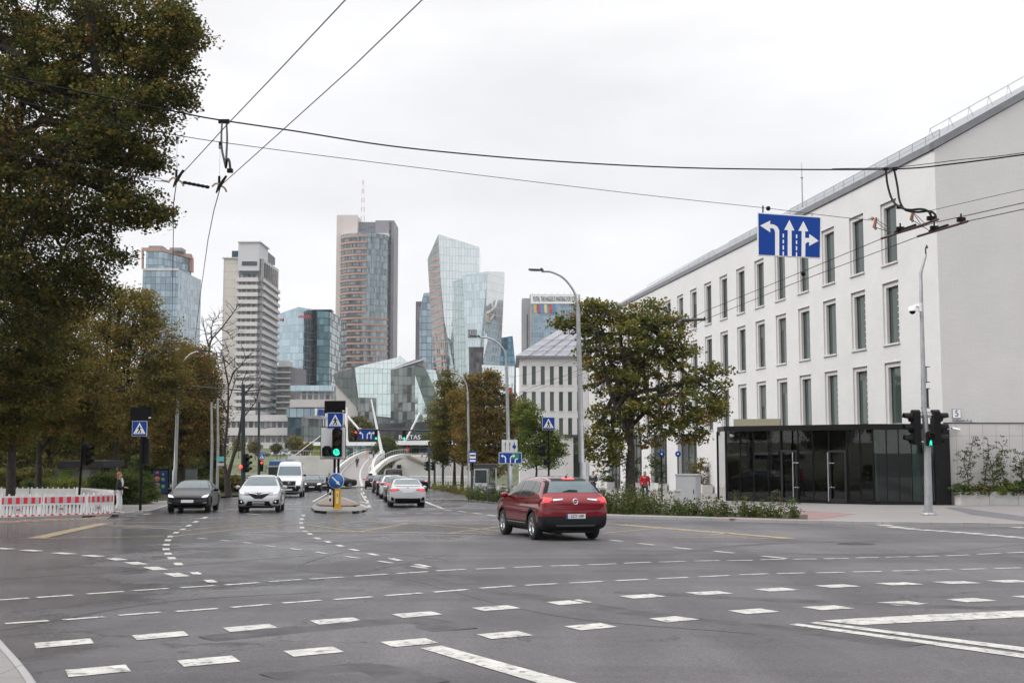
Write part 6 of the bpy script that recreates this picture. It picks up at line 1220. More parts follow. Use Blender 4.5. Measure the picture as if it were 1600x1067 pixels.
# ================================================================ people
SKIN = M('skin', (.42,.25,.19), .55, var=.06)
def skin_obj(name, verts, edges, radii, mat, root, sub=2, rootv=0):
    me = bpy.data.meshes.new(name); me.from_pydata(verts, edges, []); o = bpy.data.objects.new(name, me); COL.objects.link(o)
    o.modifiers.new('k','SKIN').use_smooth_shade = True; sk = me.skin_vertices[0].data if me.skin_vertices else None
    if sk is None: 
        bm = bmesh.new(); bm.from_mesh(me); bm.verts.layers.skin.verify(); bm.to_mesh(me); bm.free(); sk = me.skin_vertices[0].data
    for i, r_ in enumerate(radii): sk[i].radius = r_ if isinstance(r_, tuple) else (r_, r_)
    for v in sk: v.use_root = False
    sk[rootv].use_root = True
    s_ = o.modifiers.new('s','SUBSURF'); s_.levels = s_.render_levels = sub; bpy.context.view_layer.update()
    m2 = bpy.data.meshes.new_from_object(o.evaluated_get(bpy.context.evaluated_depsgraph_get())); bpy.data.objects.remove(o); m2.name = name; m2.materials.clear(); m2.materials.append(mat)
    o = bpy.data.objects.new(name, m2); COL.objects.link(o); o.parent = root; return o
def person(label, pos, facing, h=1.75, top=None, bottom=None, hair=(.03,.02,.015), stride=.0, arms='down', group=None, long_coat=0, hair_long=False, shoes=BLACK, wide=1.0, hood=None, lean=0):
    """facing: world angle the person looks towards (0 = away from the camera); local +Y is forward"""
    k = h/1.75; t = thing('person', label, 'person', pos, -facing, group); V = Vector; w = wide
    def S_(p): return (p[0]*k*w, p[1]*k, p[2]*k)
    J = {'pel': (0,0,.95), 'sp': (0,lean*.4,1.13), 'ch': (0,lean*.8,1.33), 'ne': (0,lean,1.475), 'hd': (0,.012+lean,1.56), 'tp': (0,lean+.01,1.67)}
    for s, sg in (('L',-1),('R',1)):
        f = stride*(1 if s == 'L' else -1)
        J['hip'+s] = (.09*sg,0,.90); J['kn'+s] = (.10*sg, .04+f*.55+abs(f)*.1, .50); J['an'+s] = (.10*sg, f, .09+(.06 if f < 0 else 0)); J['to'+s] = (.11*sg, f+.17, .035+(.0 if f < 0 else 0))
        J['sh'+s] = (.185*sg,lean,1.41)
        if arms == 'down': J['el'+s] = (.235*sg,-.03-f*.3+lean,1.13); J['wr'+s] = (.235*sg,.06-f*.6+lean,.89)
        elif arms == 'front': J['el'+s] = (.235*sg,-.02,1.13); J['wr'+s] = (.10*sg,.24,1.10)
        elif arms == 'bag': J['el'+s] = (.23*sg,-.04,1.13); J['wr'+s] = (.20*sg,.2,1.02)
        e, q = V(J['el'+s]), V(J['wr'+s]); J['pa'+s] = tuple(q+(q-e).normalized()*.075)
    names = list(J); idx = {n: i for i, n in enumerate(names)}; verts = [S_(J[n]) for n in names]
    rad = {'pel':(.135,.10),'sp':(.12,.09),'ch':(.145,.10),'ne':.052,'hd':(.078,.09),'tp':(.07,.085)}
    for s in 'LR': rad.update({'hip'+s:.085,'kn'+s:.055,'an'+s:.038,'to'+s:(.035,.028),'sh'+s:.055,'el'+s:.040,'wr'+s:.026,'pa'+s:(.036,.018)})
    R_ = [(tuple(x*k for x in rad[n]) if isinstance(rad[n], tuple) else rad[n]*k) for n in names]
    E = [(idx[a], idx[b]) for a, b in (('pel','sp'),('sp','ch'),('ch','ne'),('ne','hd'),('hd','tp'))]
    for s in 'LR': E += [(idx[a+('' if a in ('pel','ch') else s)], idx[b+s]) for a, b in (('pel','hip'),('hip','kn'),('kn','an'),('an','to'),('ch','sh'),('sh','el'),('el','wr'),('wr','pa'))]
    for s, sg in (('L',-1),('R',1)):              # five fingers, slightly curled
        pa, wr = V(J['pa'+s]), V(J['wr'+s]); d = (pa-wr).normalized(); side = V((0,1,0)) if abs(d.y) < .7 else V((1,0,0)); nrm = d.cross(side).normalized()
        for i, ln in enumerate((.062,.075,.08,.07,.055)):
            off = side*((i-2)*.017); b0 = pa+off+d*.012 if i else wr+side*(-.03)+d*.03; dd = d if i else (d-side*.9).normalized(); c = nrm*(.012*sg); n0 = len(verts)
            verts += [S_(b0+dd*ln*.5+c*.3), S_(b0+dd*ln+c*1.6)]; R_ += [.0085*k, .0075*k]; E += [(idx['pa'+s] if i else idx['wr'+s], n0), (n0, n0+1)]
    skin_obj('body', verts, E, R_, SKIN, t, 2)
    def sub(keys, edges, scale, name, mat, over={}):
        vs = [S_(over.get(n, J[n])) for n in keys]; id2 = {n: i for i, n in enumerate(keys)}; rs = []
        for n in keys:
            r_ = scale.get(n); rs.append(tuple(x*k for x in r_) if isinstance(r_, tuple) else r_*k)
        skin_obj(name, vs, [(id2[a], id2[b]) for a, b in edges], rs, mat, t, 2)
    tro = {'pel':(.148,.115),'hipL':.102,'hipR':.102,'knL':.075,'knR':.075,'anL':.062,'anR':.062}
    sub(['pel','hipL','hipR','knL','knR','anL','anR'], [('pel','hipL'),('pel','hipR'),('hipL','knL'),('hipR','knR'),('knL','anL'),('knR','anR')], tro, 'trousers', bottom, {'anL': (J['anL'][0],J['anL'][1],J['anL'][2]+.03), 'anR': (J['anR'][0],J['anR'][1],J['anR'][2]+.03)})
    jk = {'pel':(.168,.135),'sp':(.150,.122),'ch':(.165,.125),'ne':(.072,.072),'shL':.078,'shR':.078,'elL':.060,'elR':.060,'wrL':.042,'wrR':.042}
    jo = {'pel': (0,0,.90-long_coat), 'ne': (0,lean,1.45)}
    sub(['sp','pel','ch','ne','shL','shR','elL','elR','wrL','wrR'], [('sp','pel'),('sp','ch'),('ch','ne'),('ch','shL'),('ch','shR'),('shL','elL'),('shR','elR'),('elL','wrL'),('elR','wrR')], jk, 'jacket', top, jo)
    hd = V((0,.012+lean,1.615))*k; m = MB(); m.ball(hd+V((0,-.022*k,.03*k)), .105*k, None, 14, (.86,.98,1.0)); 
    if hair_long: m.ball(hd+V((0,-.06*k,-.10*k)), .095*k, None, 12, (1,.55,1.3))
    m.build('hair', M('hair_%.2f'%hair[0], hair, .6, var=.2, vs=30), t, local=True)
    m = MB(); m.ball(hd+V((0,.093*k,-.012*k)), .018*k, SKIN, 8, (.8,1,1.5)); m.ball(hd+V((-.085*k,-.0,-.01)), .022*k, SKIN, 8, (.5,.8,1.3)); m.ball(hd+V((.085*k,-.0,-.01)), .022*k, SKIN, 8, (.5,.8,1.3)); m.ball(hd+V((0,.02*k,-.02*k)), .088*k, SKIN, 14, (.86,.98,1.08)); m.build('face', None, t, local=True)
    m = MB()
    for sx in (-1,1): m.ball(hd+V((sx*.032*k,.098*k,.012*k)), .010*k, BLACK, 6)
    m.build('eye', None, t, local=True)
    m = MB(); m.ball(hd+V((0,.096*k,-.052*k)), .02*k, M('lips',(.3,.10,.09),.5), 8, (1.2,.3,.35)); m.build('mouth', None, t, local=True)
    for s in 'LR': a = V(J['an'+s])*k; m = MB(); m.ball(V((a.x*w, a.y+.06*k, max(.045*k, a.z-.04*k))), .055*k, None, 12, (.85,2.35,.85)); m.build('shoe', shoes, t, local=True)
    if hood: m = MB(); m.ball(V((0,lean-.07*k,1.47*k)), .10*k, None, 12, (1.1,.7,.7)); m.build('hood', hood, t, local=True)
    return t
def cloth(name, c): return M(name, c, .85, var=.12, vs=6, bump=.3, bs=30)
def gpos(x, y, dz=.12): p = GP(x, y, dz); return Vector((p.x, p.y, -SL*p.y+dz))
BLK = cloth('black_cloth',(.012,.012,.014)); NAVY = cloth('navy_cloth',(.02,.03,.05))
t = person('woman with reddish hair in a black jacket and white trousers standing beside the barriers', gpos(184.5,803), R(78), 1.66, BLK, cloth('white_trousers',(.62,.61,.62)), (.22,.08,.035), .06, 'front', hair_long=True, shoes=M('white_shoe',(.5,.5,.5),.6))
m = MB(); m.tube([(-.02,.10,1.42),(0,.135,1.25),(0,.13,1.08)], [.03,.045,.03], 8); m.build('shirt', cloth('white_shirt',(.6,.6,.6)), t, local=True)
t = person('person in a bright red jacket walking towards the camera near the chestnut tree', gpos(1008,784), math.pi-R(4), 1.76, cloth('red_cloth',(.50,.008,.02)), cloth('blue_jeans',(.03,.055,.09)), (.12,.10,.09), .16, 'down', hood=cloth('grey_scarf',(.06,.06,.08)), wide=1.12)
person('person in dark clothes holding something white beside the lamp post', gpos(927,779), math.pi+R(25), 1.8, NAVY, BLK, (.02,.015,.012), .0, 'front', wide=1.1)
person('person in black standing on the road just behind the island sign post', gpos(514,774,.03), math.pi+R(10), 1.8, BLK, BLK, (.16,.08,.05), .05, 'down')
def bpos(x, y, Y): return P(x, y, Y)
def deck(px, Y): 
    i = min(range(len(L3)), key=lambda j: abs(L3[j].y-Y)); l, r_ = L3[i], R3[i]; x = xat(px, Y); return Vector((x, Y, l.z+(r_.z-l.z)*.5+.02))
person('person in black walking up the footbridge alone', deck(558.5, 186), R(-8), 1.8, BLK, BLK, (.03,.02,.02), .15, 'down', 'people on the footbridge')
person('person in a peach coloured top at the left of the group on the footbridge', deck(573, 226), math.pi, 1.7, cloth('peach_cloth',(.55,.30,.22)), cloth('tan_cloth',(.45,.28,.20)), (.04,.02,.02), .15, 'down', 'people on the footbridge')
person('person in white trousers in the middle of the group on the footbridge', deck(578.5, 224), math.pi, 1.8, BLK, cloth('pale_cloth',(.55,.56,.6)), (.02,.02,.02), .15, 'down', 'people on the footbridge')
person('person in grey blue clothes at the right of the group on the footbridge', deck(584, 222), math.pi, 1.75, cloth('grey_cloth',(.12,.13,.17)), NAVY, (.05,.04,.03), .12, 'down', 'people on the footbridge')
# ================================================================ posts, signals, signs (local frame: x right, y away, z up, origin at the foot)
def post_root(name, label, cat, px, py, dz=.12, group=None, rz=0): return thing(name, label, cat, gpos(px, py, dz), rz, group)
def lp(root, px, py, dy=0.0): p = P(px, py, root.location.y+dy)-Vector(root.location); return p
def signal_head(root, c, n=3, lit=None, face=0.0, s=1.0, lens_d=.2, mats=None, arrow=False):
    """housing with hooded lenses; face = rotation about z (0 looks at the camera)"""
    M4 = Matrix.Translation(c) @ Matrix.Rotation(face,4,'Z'); h = .33*n*s; m = MB(); m.box((0,0,0),(.34*s,.2*s,h), PLASTIC, M4=M4); m.prism([M4 @ Vector(p) for p in ((-.14*s,-.1*s,h/2),(.14*s,-.1*s,h/2),(.08*s,-.1*s,h/2+.06*s),(-.08*s,-.1*s,h/2+.06*s))], M4.to_3x3() @ Vector((0,.2*s,0)), PLASTIC); b = m.build('signal_housing', None, root, local=True)
    for i in range(n):
        z = h/2-.165*s-.33*s*i; m = MB(); rr = .135*s
        Q = M4 @ Matrix.Translation((0,-.1*s,z)) @ Matrix.Rotation(math.pi/2,4,'X')
        rows = [[Q @ Vector((rr*math.cos(a), rr*math.sin(a), d*(1 if math.sin(a) > -.2 else .35))) for a in [2*math.pi*k_/20 for k_ in range(20)]] for d in (0,.26*s)]; m.grid(rows, PLASTIC, True, True); m.build('visor', None, b, local=True)
        col = (mats or ['off_red','off_amber','off_green'])[i]; on = lit is not None and i == lit[0]
        mm = lit[1] if on else M('lens_'+col, {'off_red':(.05,.006,.006),'off_amber':(.05,.03,.004),'off_green':(.004,.03,.02)}[col], .3)
        m = MB(); m.lathe([(.001,.02),(rr*.6,.016),(rr*.93,.002)], 20, mm, Q); m.build('lens', None, b, local=True)
    return b
GREEN_ON = M('green_light', (.04,1.0,.62), .4, emit=.95); RED_ON = M('red_light', (1,.06,.05), .4, emit=1.6)
def ped_sign(root, c, s, name='crossing_sign', dy=0, rim=True):
    m = MB(); m.box(c, (s,.03,s), SIGNW); b = m.build(name, None, root, local=True); x, y, z = c; y -= .016
    m = MB(); m.box((x,y-.003,z),(s*.955,.008,s*.955), BLUE); m.build('blue_field', None, b, local=True); y -= .011
    def pl(pts, mat, nm, yy): m = MB(); m.prism([(x+p[0]*s, yy, z+p[1]*s) for p in pts], (0,-.004,0), mat); return m.build(nm, None, b, local=True)
    pl([(-.41,-.35),(.41,-.35),(0,.40)], SIGNW, 'white_triangle', y)
    y -= .006; m = MB()
    def add(pts): m.prism([(x+p[0]*s, y, z+p[1]*s) for p in pts], (0,-.004,0), BLACK)
    add([(.045*math.cos(a)+.005,.045*math.sin(a)+.165) for a in [2*math.pi*k_/12 for k_ in range(12)]])
    add([(-.05,.115),(.05,.105),(.055,-.06),(-.045,-.06)]); add([(-.045,-.05),(.02,-.06),(-.09,-.29),(-.17,-.29)]); add([(0,-.05),(.055,-.05),(.10,-.17),(.14,-.29),(.07,-.29),(.03,-.17)]); add([(-.05,.11),(-.02,.07),(-.12,-.03),(-.15,.0)]); add([(.04,.10),(.055,.05),(.15,-.02),(.165,.02)])
    for q in (-.27,-.02,.2): add([(q,-.31),(q+.06,-.31),(q+.05,-.27),(q-.0,-.27)])
    m.build('walking_figure', None, b, local=True); return b
ARROW_UP = [(-.07,0),(.07,0),(.07,.62),(.2,.62),(0,1),(-.2,.62),(-.07,.62)]
def arrows(root, x, y, z, items, mat, nm='arrow'):
    """items: polygons in metres on the sign face"""
    for pts in items: m = MB(); m.prism([(x+p[0], y, z+p[1]) for p in pts], (0,-.004,0), mat); m.build(nm, None, root, local=True)
def bend(pts, w_):
    """ribbon polygon along a 2-D path"""
    L_, R_ = [], []
    for i, p in enumerate(pts):
        a = Vector(pts[max(i-1,0)]); b = Vector(pts[min(i+1,len(pts)-1)]); d = (b-a).normalized(); n = Vector((-d.y,d.x))*w_/2; L_.append(tuple(Vector(p)+n)); R_.append(tuple(Vector(p)-n))
    return L_+R_[::-1]
# --- island
isl = thing('traffic_island', 'paved traffic island with black and white painted kerb in the middle of the road', 'traffic island', gpos(530,797,.02))
def ring_px(pts): return [GP(x, y, .02) for x, y in pts]
outl = ring_px([(486,795),(492,800.5),(505,802),(530,802.3),(556,802),(570,800),(574,796.5),(560,790),(530,777),(516,775),(500,784)])
m = MB(); m.prism([Vector((p.x,p.y,-SL*p.y+.0)) for p in outl], (0,0,.12), M('island_kerb',(.21,.20,.185),.85,var=.2,vs=4)); m.build('island_base', None, isl)
inn_ = ring_px([(494,791.5),(500,794),(528,795),(556,794.5),(562,792),(530,780),(517,778.5)]); m = MB(); m.prism([Vector((p.x,p.y,-SL*p.y+.121)) for p in inn_], (0,0,.07), M('island_paving',(.17,.135,.11),.9,var=.2,vs=3)); m.build('island_top', None, isl)
def kerb_blocks(a, b, n, z0, h, nm):
    a, b = GP(*a,.02), GP(*b,.02); 
    for i in range(n):
        if i % 2: continue
        p, q = a.lerp(b, i/n), a.lerp(b, (i+1)/n); m = MB(); d = (q-p).normalized(); nn = Vector((d.y,-d.x,0)); m.prism([Vector((v.x,v.y,-SL*v.y+z0)) for v in (p+nn*.012, q+nn*.012, q-nn*.05, p-nn*.05)], (0,0,h), BLACK); m.build(nm, None, isl)
kerb_blocks((492,800.5),(505,802),1,.0,.124,'black_kerb_block'); kerb_blocks((505,802.05),(556,802.05),7,.0,.124,'black_kerb_block'); kerb_blocks((556,802),(570,800),3,0,.124,'black_kerb_block'); kerb_blocks((500,794),(556,794.6),7,.12,.073,'black_kerb_block')
t = post_root('signal_post', 'island post with crossing sign, white backboard, lit green arrow and round blue arrow sign', 'traffic signal', 525, 794, .19)
m = MB()
for px in (522,528): q = lp(t,px,790); m.tube([(q.x,0,0),(q.x,0,lp(t,px,640).z)], .055, 10, BLACK)
m.build('post', None, t, local=True)
def px_box(root, x0, x1, y0, y1, dep, mat, nm, yo=0.0): a, b = lp(root,x0,y0), lp(root,x1,y1); m = MB(); m.box(((a.x+b.x)/2, yo, (a.z+b.z)/2), (b.x-a.x, dep, a.z-b.z), mat); return m.build(nm, None, root, local=True)
px_box(t,507,539.5,626,645.5,.08,BLACK,'dark_panel',.06); px_box(t,535,538,641,643,.02,SIGNW,'panel_lamp',.0)
c = lp(t,524.5,657); ped_sign(t, (c.x,-.10,c.z), .70)
bb = px_box(t,502.5,539.5,668,716,.04,M('backboard_white',(.66,.66,.67),.4),'backboard',-.07); 
px_box(t,501.5,540.5,667,717,.02,DKSTEEL,'backboard_rim',-.055)
c = lp(t,528,692); signal_head(t, (c.x,-.22,c.z), 3, (2, GREEN_ON), 0, 1.2)
m = MB(); z_ = c.z-.33*1.2-.0; Yf = -.22-.12-.05; 
def sp_(px_, pz_): return (c.x+px_, Yf, z_+pz_)
m.tube([sp_(-.03,-.10),sp_(-.03,.08)], .014, 5, BLACK); m.prism([sp_(-.075,.05),sp_(.015,.05),sp_(-.03,.115)], (0,-.01,0), BLACK); m.tube([sp_(-.03,-.02),sp_(.06,-.02)], .014, 5, BLACK); m.prism([sp_(.05,-.06),sp_(.05,.02),sp_(.115,-.02)], (0,-.01,0), BLACK); m.build('arrow_mask', None, t, local=True)
c = lp(t,512,705.5); signal_head(t, (c.x,-.2,c.z), 1, None, 0, 1.15, mats=['off_green'])
c = lp(t,526,751); m = MB(); Q = Matrix.Translation((c.x,-.12,c.z)) @ Matrix.Rotation(math.pi/2,4,'X'); m.lathe([(.001,.02),(.335,.02),(.35,.01),(.35,-.01)], 36, SIGNW, Q); rs = m.build('round_sign', None, t, local=True)
m = MB(); m.lathe([(.001,.028),(.33,.028),(.33,.021)], 36, M('disc_blue',(.01,.13,.42),.4), Q); m.build('blue_disc', None, rs, local=True)
def rot2(pts, a): return [(p[0]*math.cos(a)-p[1]*math.sin(a), p[0]*math.sin(a)+p[1]*math.cos(a)) for p in pts]
arrows(rs, c.x, -.152, c.z, [rot2([(p[0]*.42, (p[1]-.5)*.52) for p in ARROW_UP], -R(135))], SIGNW)
t = post_root('guard_bollard', 'square yellow plastic bollard at the foot of the island post', 'bollard', 527.5, 794.6, .19)
m = MB(); m.prism([(-.12,-.12,0),(.12,-.12,0),(.12,.12,0),(-.12,.12,0)], (0,0,.86), YEL); m.prism([(-.18,-.18,0),(.18,-.18,0),(.18,.18,0),(-.18,.18,0)], (0,0,.07), YEL); m.build('bollard', None, t, local=True)
m = MB(); m.box((0,-.125,.5),(.12,.01,.55),M('yellow_pale',(.8,.6,.2),.4)); m.box((0,-.13,.6),(.07,.01,.16),M('bollard_mark',(.45,.3,.05),.5)); m.build('reflective_strip', None, t, local=True)
t = post_root('marker_post', 'thin black and white striped marker post behind the island bollard', 'post', 516, 783, .19)
m = MB()
for i in range(6): m.tube([(0,0,.17*i),(0,0,.17*i+.17)], .05, 10, BLACK if i % 2 == 0 else WHITE)
m.build('post', None, t, local=True)
# --- left crossing sign, back of a dark box on the same post
t = post_root('crossing_sign_post', 'black post by the hedge with blue crossing sign and a dark box above', 'sign', 219, 801, .12)
q = lp(t,219,800); m = MB(); m.tube([(0,0,0),(0,0,lp(t,219,660).z)], .055, 10, BLACK); m.box((0,0,.05),(.32,.32,.1),STEEL); m.build('post', None, t, local=True)
c = lp(t,219.5,669.5); ped_sign(t, (c.x,-.1,c.z), .61); px_box(t,204,236.5,636,656.5,.1,BLACK,'dark_panel',.05); px_box(t,232.5,236,651.5,653.5,.02,SIGNW,'panel_lamp',-.02)
c = lp(t,225,705); b_ = signal_head(t, (c.x,.12,c.z), 3, None, math.pi, 1.05)
# --- left signal
t = post_root('signal_post', 'black post with a traffic signal seen from the side, behind the striped barriers', 'traffic signal', 122.5, 792, .12); m = MB(); m.tube([(0,0,0),(.12,0,lp(t,126,683).z)], .06, 10, BLACK); m.build('post', None, t, local=True)
c = lp(t,135,711); signal_head(t, (c.x,0,c.z), 3, None, R(80), .95)
# --- right crossing sign with signal
t = post_root('crossing_sign_post', 'black post beyond the red car with blue crossing sign and side facing signals', 'sign', 857.5, 783, .12); m = MB(); m.tube([(0,0,0),(0,0,lp(t,857,655).z)], .06, 10, BLACK); m.build('post', None, t, local=True)
c = lp(t,857,661.5); ped_sign(t, (c.x,-.1,c.z), .74); c = lp(t,848.5,704); signal_head(t, (c.x,.0,c.z), 2, None, -R(80), 1.0); c = lp(t,853,722); signal_head(t, (c.x,.05,c.z), 1, None, R(60), .8)
# --- lamp posts
def lamp(label, bx, by, top, tip, h_px, base_r=.12, arm_r=.05, head='led', dz=.12, side=-1, extra=None):
    t = post_root('street_lamp', label, 'street lamp', bx, by, dz, 'street lamps'); a = lp(t, *top); e = lp(t, *tip); m = MB()
    m.tube([(0,0,0),(0,0,a.z*.22),(a.x*.4,0,a.z*.225),(a.x*.7,0,a.z*.7),(a.x,0,a.z)], [base_r*1.25,base_r*1.2,base_r*.95,base_r*.8,base_r*.62], 12, STEEL); m.box((0,0,.06),(.42,.42,.12), STEEL); m.build('pole', None, t, local=True)
    mids = [Vector((a.x,0,a.z)), Vector((a.x+(e.x-a.x)*.10,0,a.z+(e.z-a.z)*.42)), Vector((a.x+(e.x-a.x)*.38,0,a.z+(e.z-a.z)*.80)), Vector((a.x+(e.x-a.x)*.72,0,a.z+(e.z-a.z)*.98)), Vector((e.x,0,e.z))]
    m = MB(); m.tube(bez(mids, 6), arm_r, 8, STEEL); m.build('arm', None, t, local=True)
    s_ = 1 if e.x > a.x else -1; m = MB(); m.prism([(e.x-s_*.1,-.14,e.z+.02),(e.x+s_*.62,-.10,e.z+.05),(e.x+s_*.62,.10,e.z+.05),(e.x-s_*.1,.14,e.z+.02)], (0,0,.07), DKSTEEL); m.ball((e.x,0,e.z+.12), .06, DKSTEEL, 8); h = m.build('lamp_head', None, t, local=True)
    m = MB(); m.box((e.x+s_*.3,0,e.z+.015),(.45,.16,.02), SIGNW); m.build('lamp_glass', None, h, local=True); return t
t = lamp('tall grey street lamp with a curved arm rising through the chestnut crown', 912, 793, (903,480), (846,424), 0, .15, .055)
t2 = lamp('grey street lamp with a curved arm, carrying the lane arrow signs', 797, 776.5, (791,560), (748,527), 0, .15, .06); 
t3 = lamp('grey street lamp behind the street trees, its arm curving left', 734, 771, (731,612), (702,582), 0, .14, .06)
t4 = lamp('tall grey street lamp arching right over the left pavement', 272, 776, (279,590), (313,550), 0, .14, .06)
# things on the lane sign lamp
bw = px_box(t2,784,808.5,687,706,.03,M('sign_grey',(.55,.56,.57),.5),'white_lane_sign',-.2)
for i, px in enumerate((789.5,796.5,803.5)):
    a = lp(t2,px,704.5); b2 = lp(t2,px,689.5); h_ = b2.z-a.z; arrows(bw, a.x, -.22, a.z, [[(p[0]*h_*.32, p[1]*h_) for p in ARROW_UP]], BLACK)
a = lp(t2,803.5,697.5); m = MB(); m.lathe([(.001,0),(.13,0),(.13,-.01)], 16, BLUE, Matrix.Translation((a.x,-.235,a.z)) @ Matrix.Rotation(math.pi/2,4,'X')); m.build('blue_roundel', None, bw, local=True)
bw = px_box(t2,779.5,815,706.5,724,.03,SIGNW,'lane_sign',-.2); px_box(t2,780.2,814.3,707.2,723.3,.01,BLUE,'blue_field',-.222); px_box(t2,800,811,708.5,717,.006,M('sign_green',(.01,.20,.10),.5),'green_field',-.231)
for bx_, dirn in ((790,-1),(797.5,1),(805,1)):
    a = lp(t2,bx_,723); top = lp(t2,bx_,711 if bx_ < 800 else 716); h_ = top.z-a.z
    path = [(0,0),(0,h_*.6),(dirn*h_*.12,h_*.85),(dirn*h_*.35,h_*.92)]; arrows(bw, a.x, -.238, a.z, [bend(path, .075), [(dirn*h_*.35,h_*1.15),(dirn*h_*.62,h_*.92),(dirn*h_*.35,h_*.69)]], SIGNW)
for (y0, s_) in ((591,-1),(603,-1)): 
    a = lp(t2,790,y0); m = MB(); m.tube([a, a+Vector((-.35,0,.0))], .03, 6, STEEL); m.prism([a+Vector((-.35,-.1,-.04)), a+Vector((-.75,-.1,.10)), a+Vector((-.75,.1,.10)), a+Vector((-.35,.1,-.04))], (0,0,.05), DKSTEEL); m.build('small_lamp', None, t2, local=True)
# trolley poles left
for px, top, by, lab in ((329.5,628,779.5,'thin grey pole between the left lamp and the forked bare tree'),(339,622,778.5,'grey pole carrying a small teal sign beside the bare tree')):
    t = post_root('utility_pole', lab, 'pole', px, by, .12, 'poles along the left pavement'); m = MB(); q = lp(t,px+1,top); m.tube([(0,0,0),(0,0,3.5),(q.x,0,q.z)], [.10,.09,.06], 10, STEEL); m.tube([(0,0,0),(0,0,.4)], .13, 10, STEEL); m.build('pole', None, t, local=True)
    if px > 335:
        px_box(t,340,351,713,720.5,.04,M('teal_sign',(.12,.42,.42),.5),'teal_sign',-.18); px_box(t,340,351,723,727.5,.04,M('pinkish_sign',(.5,.42,.43),.5),'small_sign',-.18)
DKP = M('dark_pole', (.03,.04,.045), .5, .3)
for px, top, by, lab, arm in ((380,600,782,'black post with red signals and cross arms beside the bare tree',1),(404.5,628,766,'dark teal post with a red light and a small blue crossing sign',1)):
    t = post_root('signal_post', lab, 'traffic signal', px, by, .05); q = lp(t,px,top); m = MB(); m.tube([(0,0,0),(q.x,0,q.z)], [.15,.11], 10, DKP); m.build('post', None, t, local=True)
    for (ya, l_) in ((top+10,-4.0),(top+42,2.2),(top+12,2.5)): a = lp(t,px,ya); m = MB(); m.tube([(a.x,0,a.z),(a.x+l_*.8,0,a.z+.25)], .04, 6, DKP); m.build('cross_arm', None, t, local=True)
    c = lp(t,px+4,724 if px < 390 else 728); signal_head(t, (c.x,0,c.z), 3, (0, RED_ON) if px > 390 else None, R(70) if px < 390 else R(20), 1.1)
    if px > 390: c = lp(t,409,713); ped_sign(t, (c.x+.05,-.15,c.z), .6)
    else: c = lp(t,377,729); m = MB(); m.ball((c.x,-.1,c.z), .12, RED_ON, 10); m.build('red_lamp', None, t, local=True)
# arm across the street near the bridge with lane sign and signals
t = thing('signal_gantry', 'long dark arm over the street with blue lane sign and signals near the bridge', 'gantry', GX(692,128,.05)); yA = 128
def gl(px, py): return P(px, py, yA)-Vector(t.location)
m = MB(); a, b = gl(560,671), gl(700,673); m.tube([a,b], .09, 8, DKP); m.tube([(0,0,0),(0,0,gl(692,655).z)], [.15,.11], 8, DKP); m.build('arm', None, t, local=True)
def gbox(x0,x1,y0,y1,yo,dep,mat,nm,par=None): a, b = gl(x0,y0), gl(x1,y1); m = MB(); m.box(((a.x+b.x)/2, yo, (a.z+b.z)/2), (b.x-a.x, dep, a.z-b.z), mat); return m.build(nm, None, par or t, local=True)
bs_ = gbox(561,584,672.5,686,-.15,.05,BLUE,'lane_sign')
for x_, dr in ((567,-1),(574,1),(580,1)):
    a = gl(x_,685.5); h_ = gl(x_,675.5).z-a.z; arrows(bs_, a.x, -.18, a.z, [bend([(0,0),(0,h_*.65),(dr*.08,h_*.85),(dr*.22,h_*.92)], .09), [(dr*.2,h_*1.15),(dr*.45,h_*.92),(dr*.2,h_*.68)]], SIGNW)
for x_, lit in ((556.5,(0,RED_ON)),(588,(2,GREEN_ON)),(632,(2,GREEN_ON))): c = gl(x_,680); signal_head(t, (c.x,-.1,c.z), 3, lit, 0, 1.0)
# two posts right of the queue
for px, top, by, lab in ((670.5,690,764,'dark slim signal post with a blue sign right of the queue, nearer the road'),(679,688,763,'second dark slim signal post beside it, under the street tree')):
    t = post_root('signal_post', lab, 'traffic signal', px, by, .12); q = lp(t,px,top); m = MB(); m.tube([(0,0,0),(q.x,0,q.z)], .13, 8, DKP); m.build('post', None, t, local=True); c = lp(t,px-2.5,728); signal_head(t, (c.x,0,c.z), 3, None, -R(70), 1.0)
    if px < 675: px_box(t,667,678.5,703,713,.04,BLUE,'blue_sign',-.1)
# bus stop
t = post_root('bus_stop_sign', 'blue and white bus stop sign in front of the street trees', 'sign', 738, 774, .12); m = MB(); m.tube([(0,0,0),(0,0,lp(t,738,706).z)], .06, 8, BLACK); m.build('post', None, t, local=True)
px_box(t,732.5,744.5,705,723,.05,BLUE,'sign_plate',-.1); px_box(t,733.8,743.2,707.5,716,.01,SIGNW,'white_field',-.13); px_box(t,734.5,742.5,710,712.5,.01,BLACK,'bus_symbol',-.14); px_box(t,734,743,718,721,.006,SIGNW,'text_band',-.13)
t = post_root('bus_shelter', 'glass bus shelter with an advertising panel under the street trees', 'bus shelter', 757, 777, .12)
GL2 = clear_glass('shelter_glass', (.75,.80,.80)); px_box(t,741,762,732,768,.12,SILVER,'poster_case',-.1); px_box(t,742.5,760.5,734,754,.02,CARGLASS2,'poster_glass',-.17); px_box(t,742.5,760.5,754.5,766,.02,M('poster_pale',(.4,.45,.45),.5),'poster_pale',-.17)
px_box(t,740,776,725,731,1.5,DKSTEEL,'shelter_roof',.7); px_box(t,765,775,733,768,.03,GL2,'glass_wall',1.4); px_box(t,774,776,731,772,.1,SILVER,'shelter_post',.1); px_box(t,762,764,731,772,.1,SILVER,'shelter_post',1.3); px_box(t,736,739,734,775,.2,DKSTEEL,'shelter_post',-.1); px_box(t,764,776,755,757,.4,DKSTEEL,'bench_seat',.9)
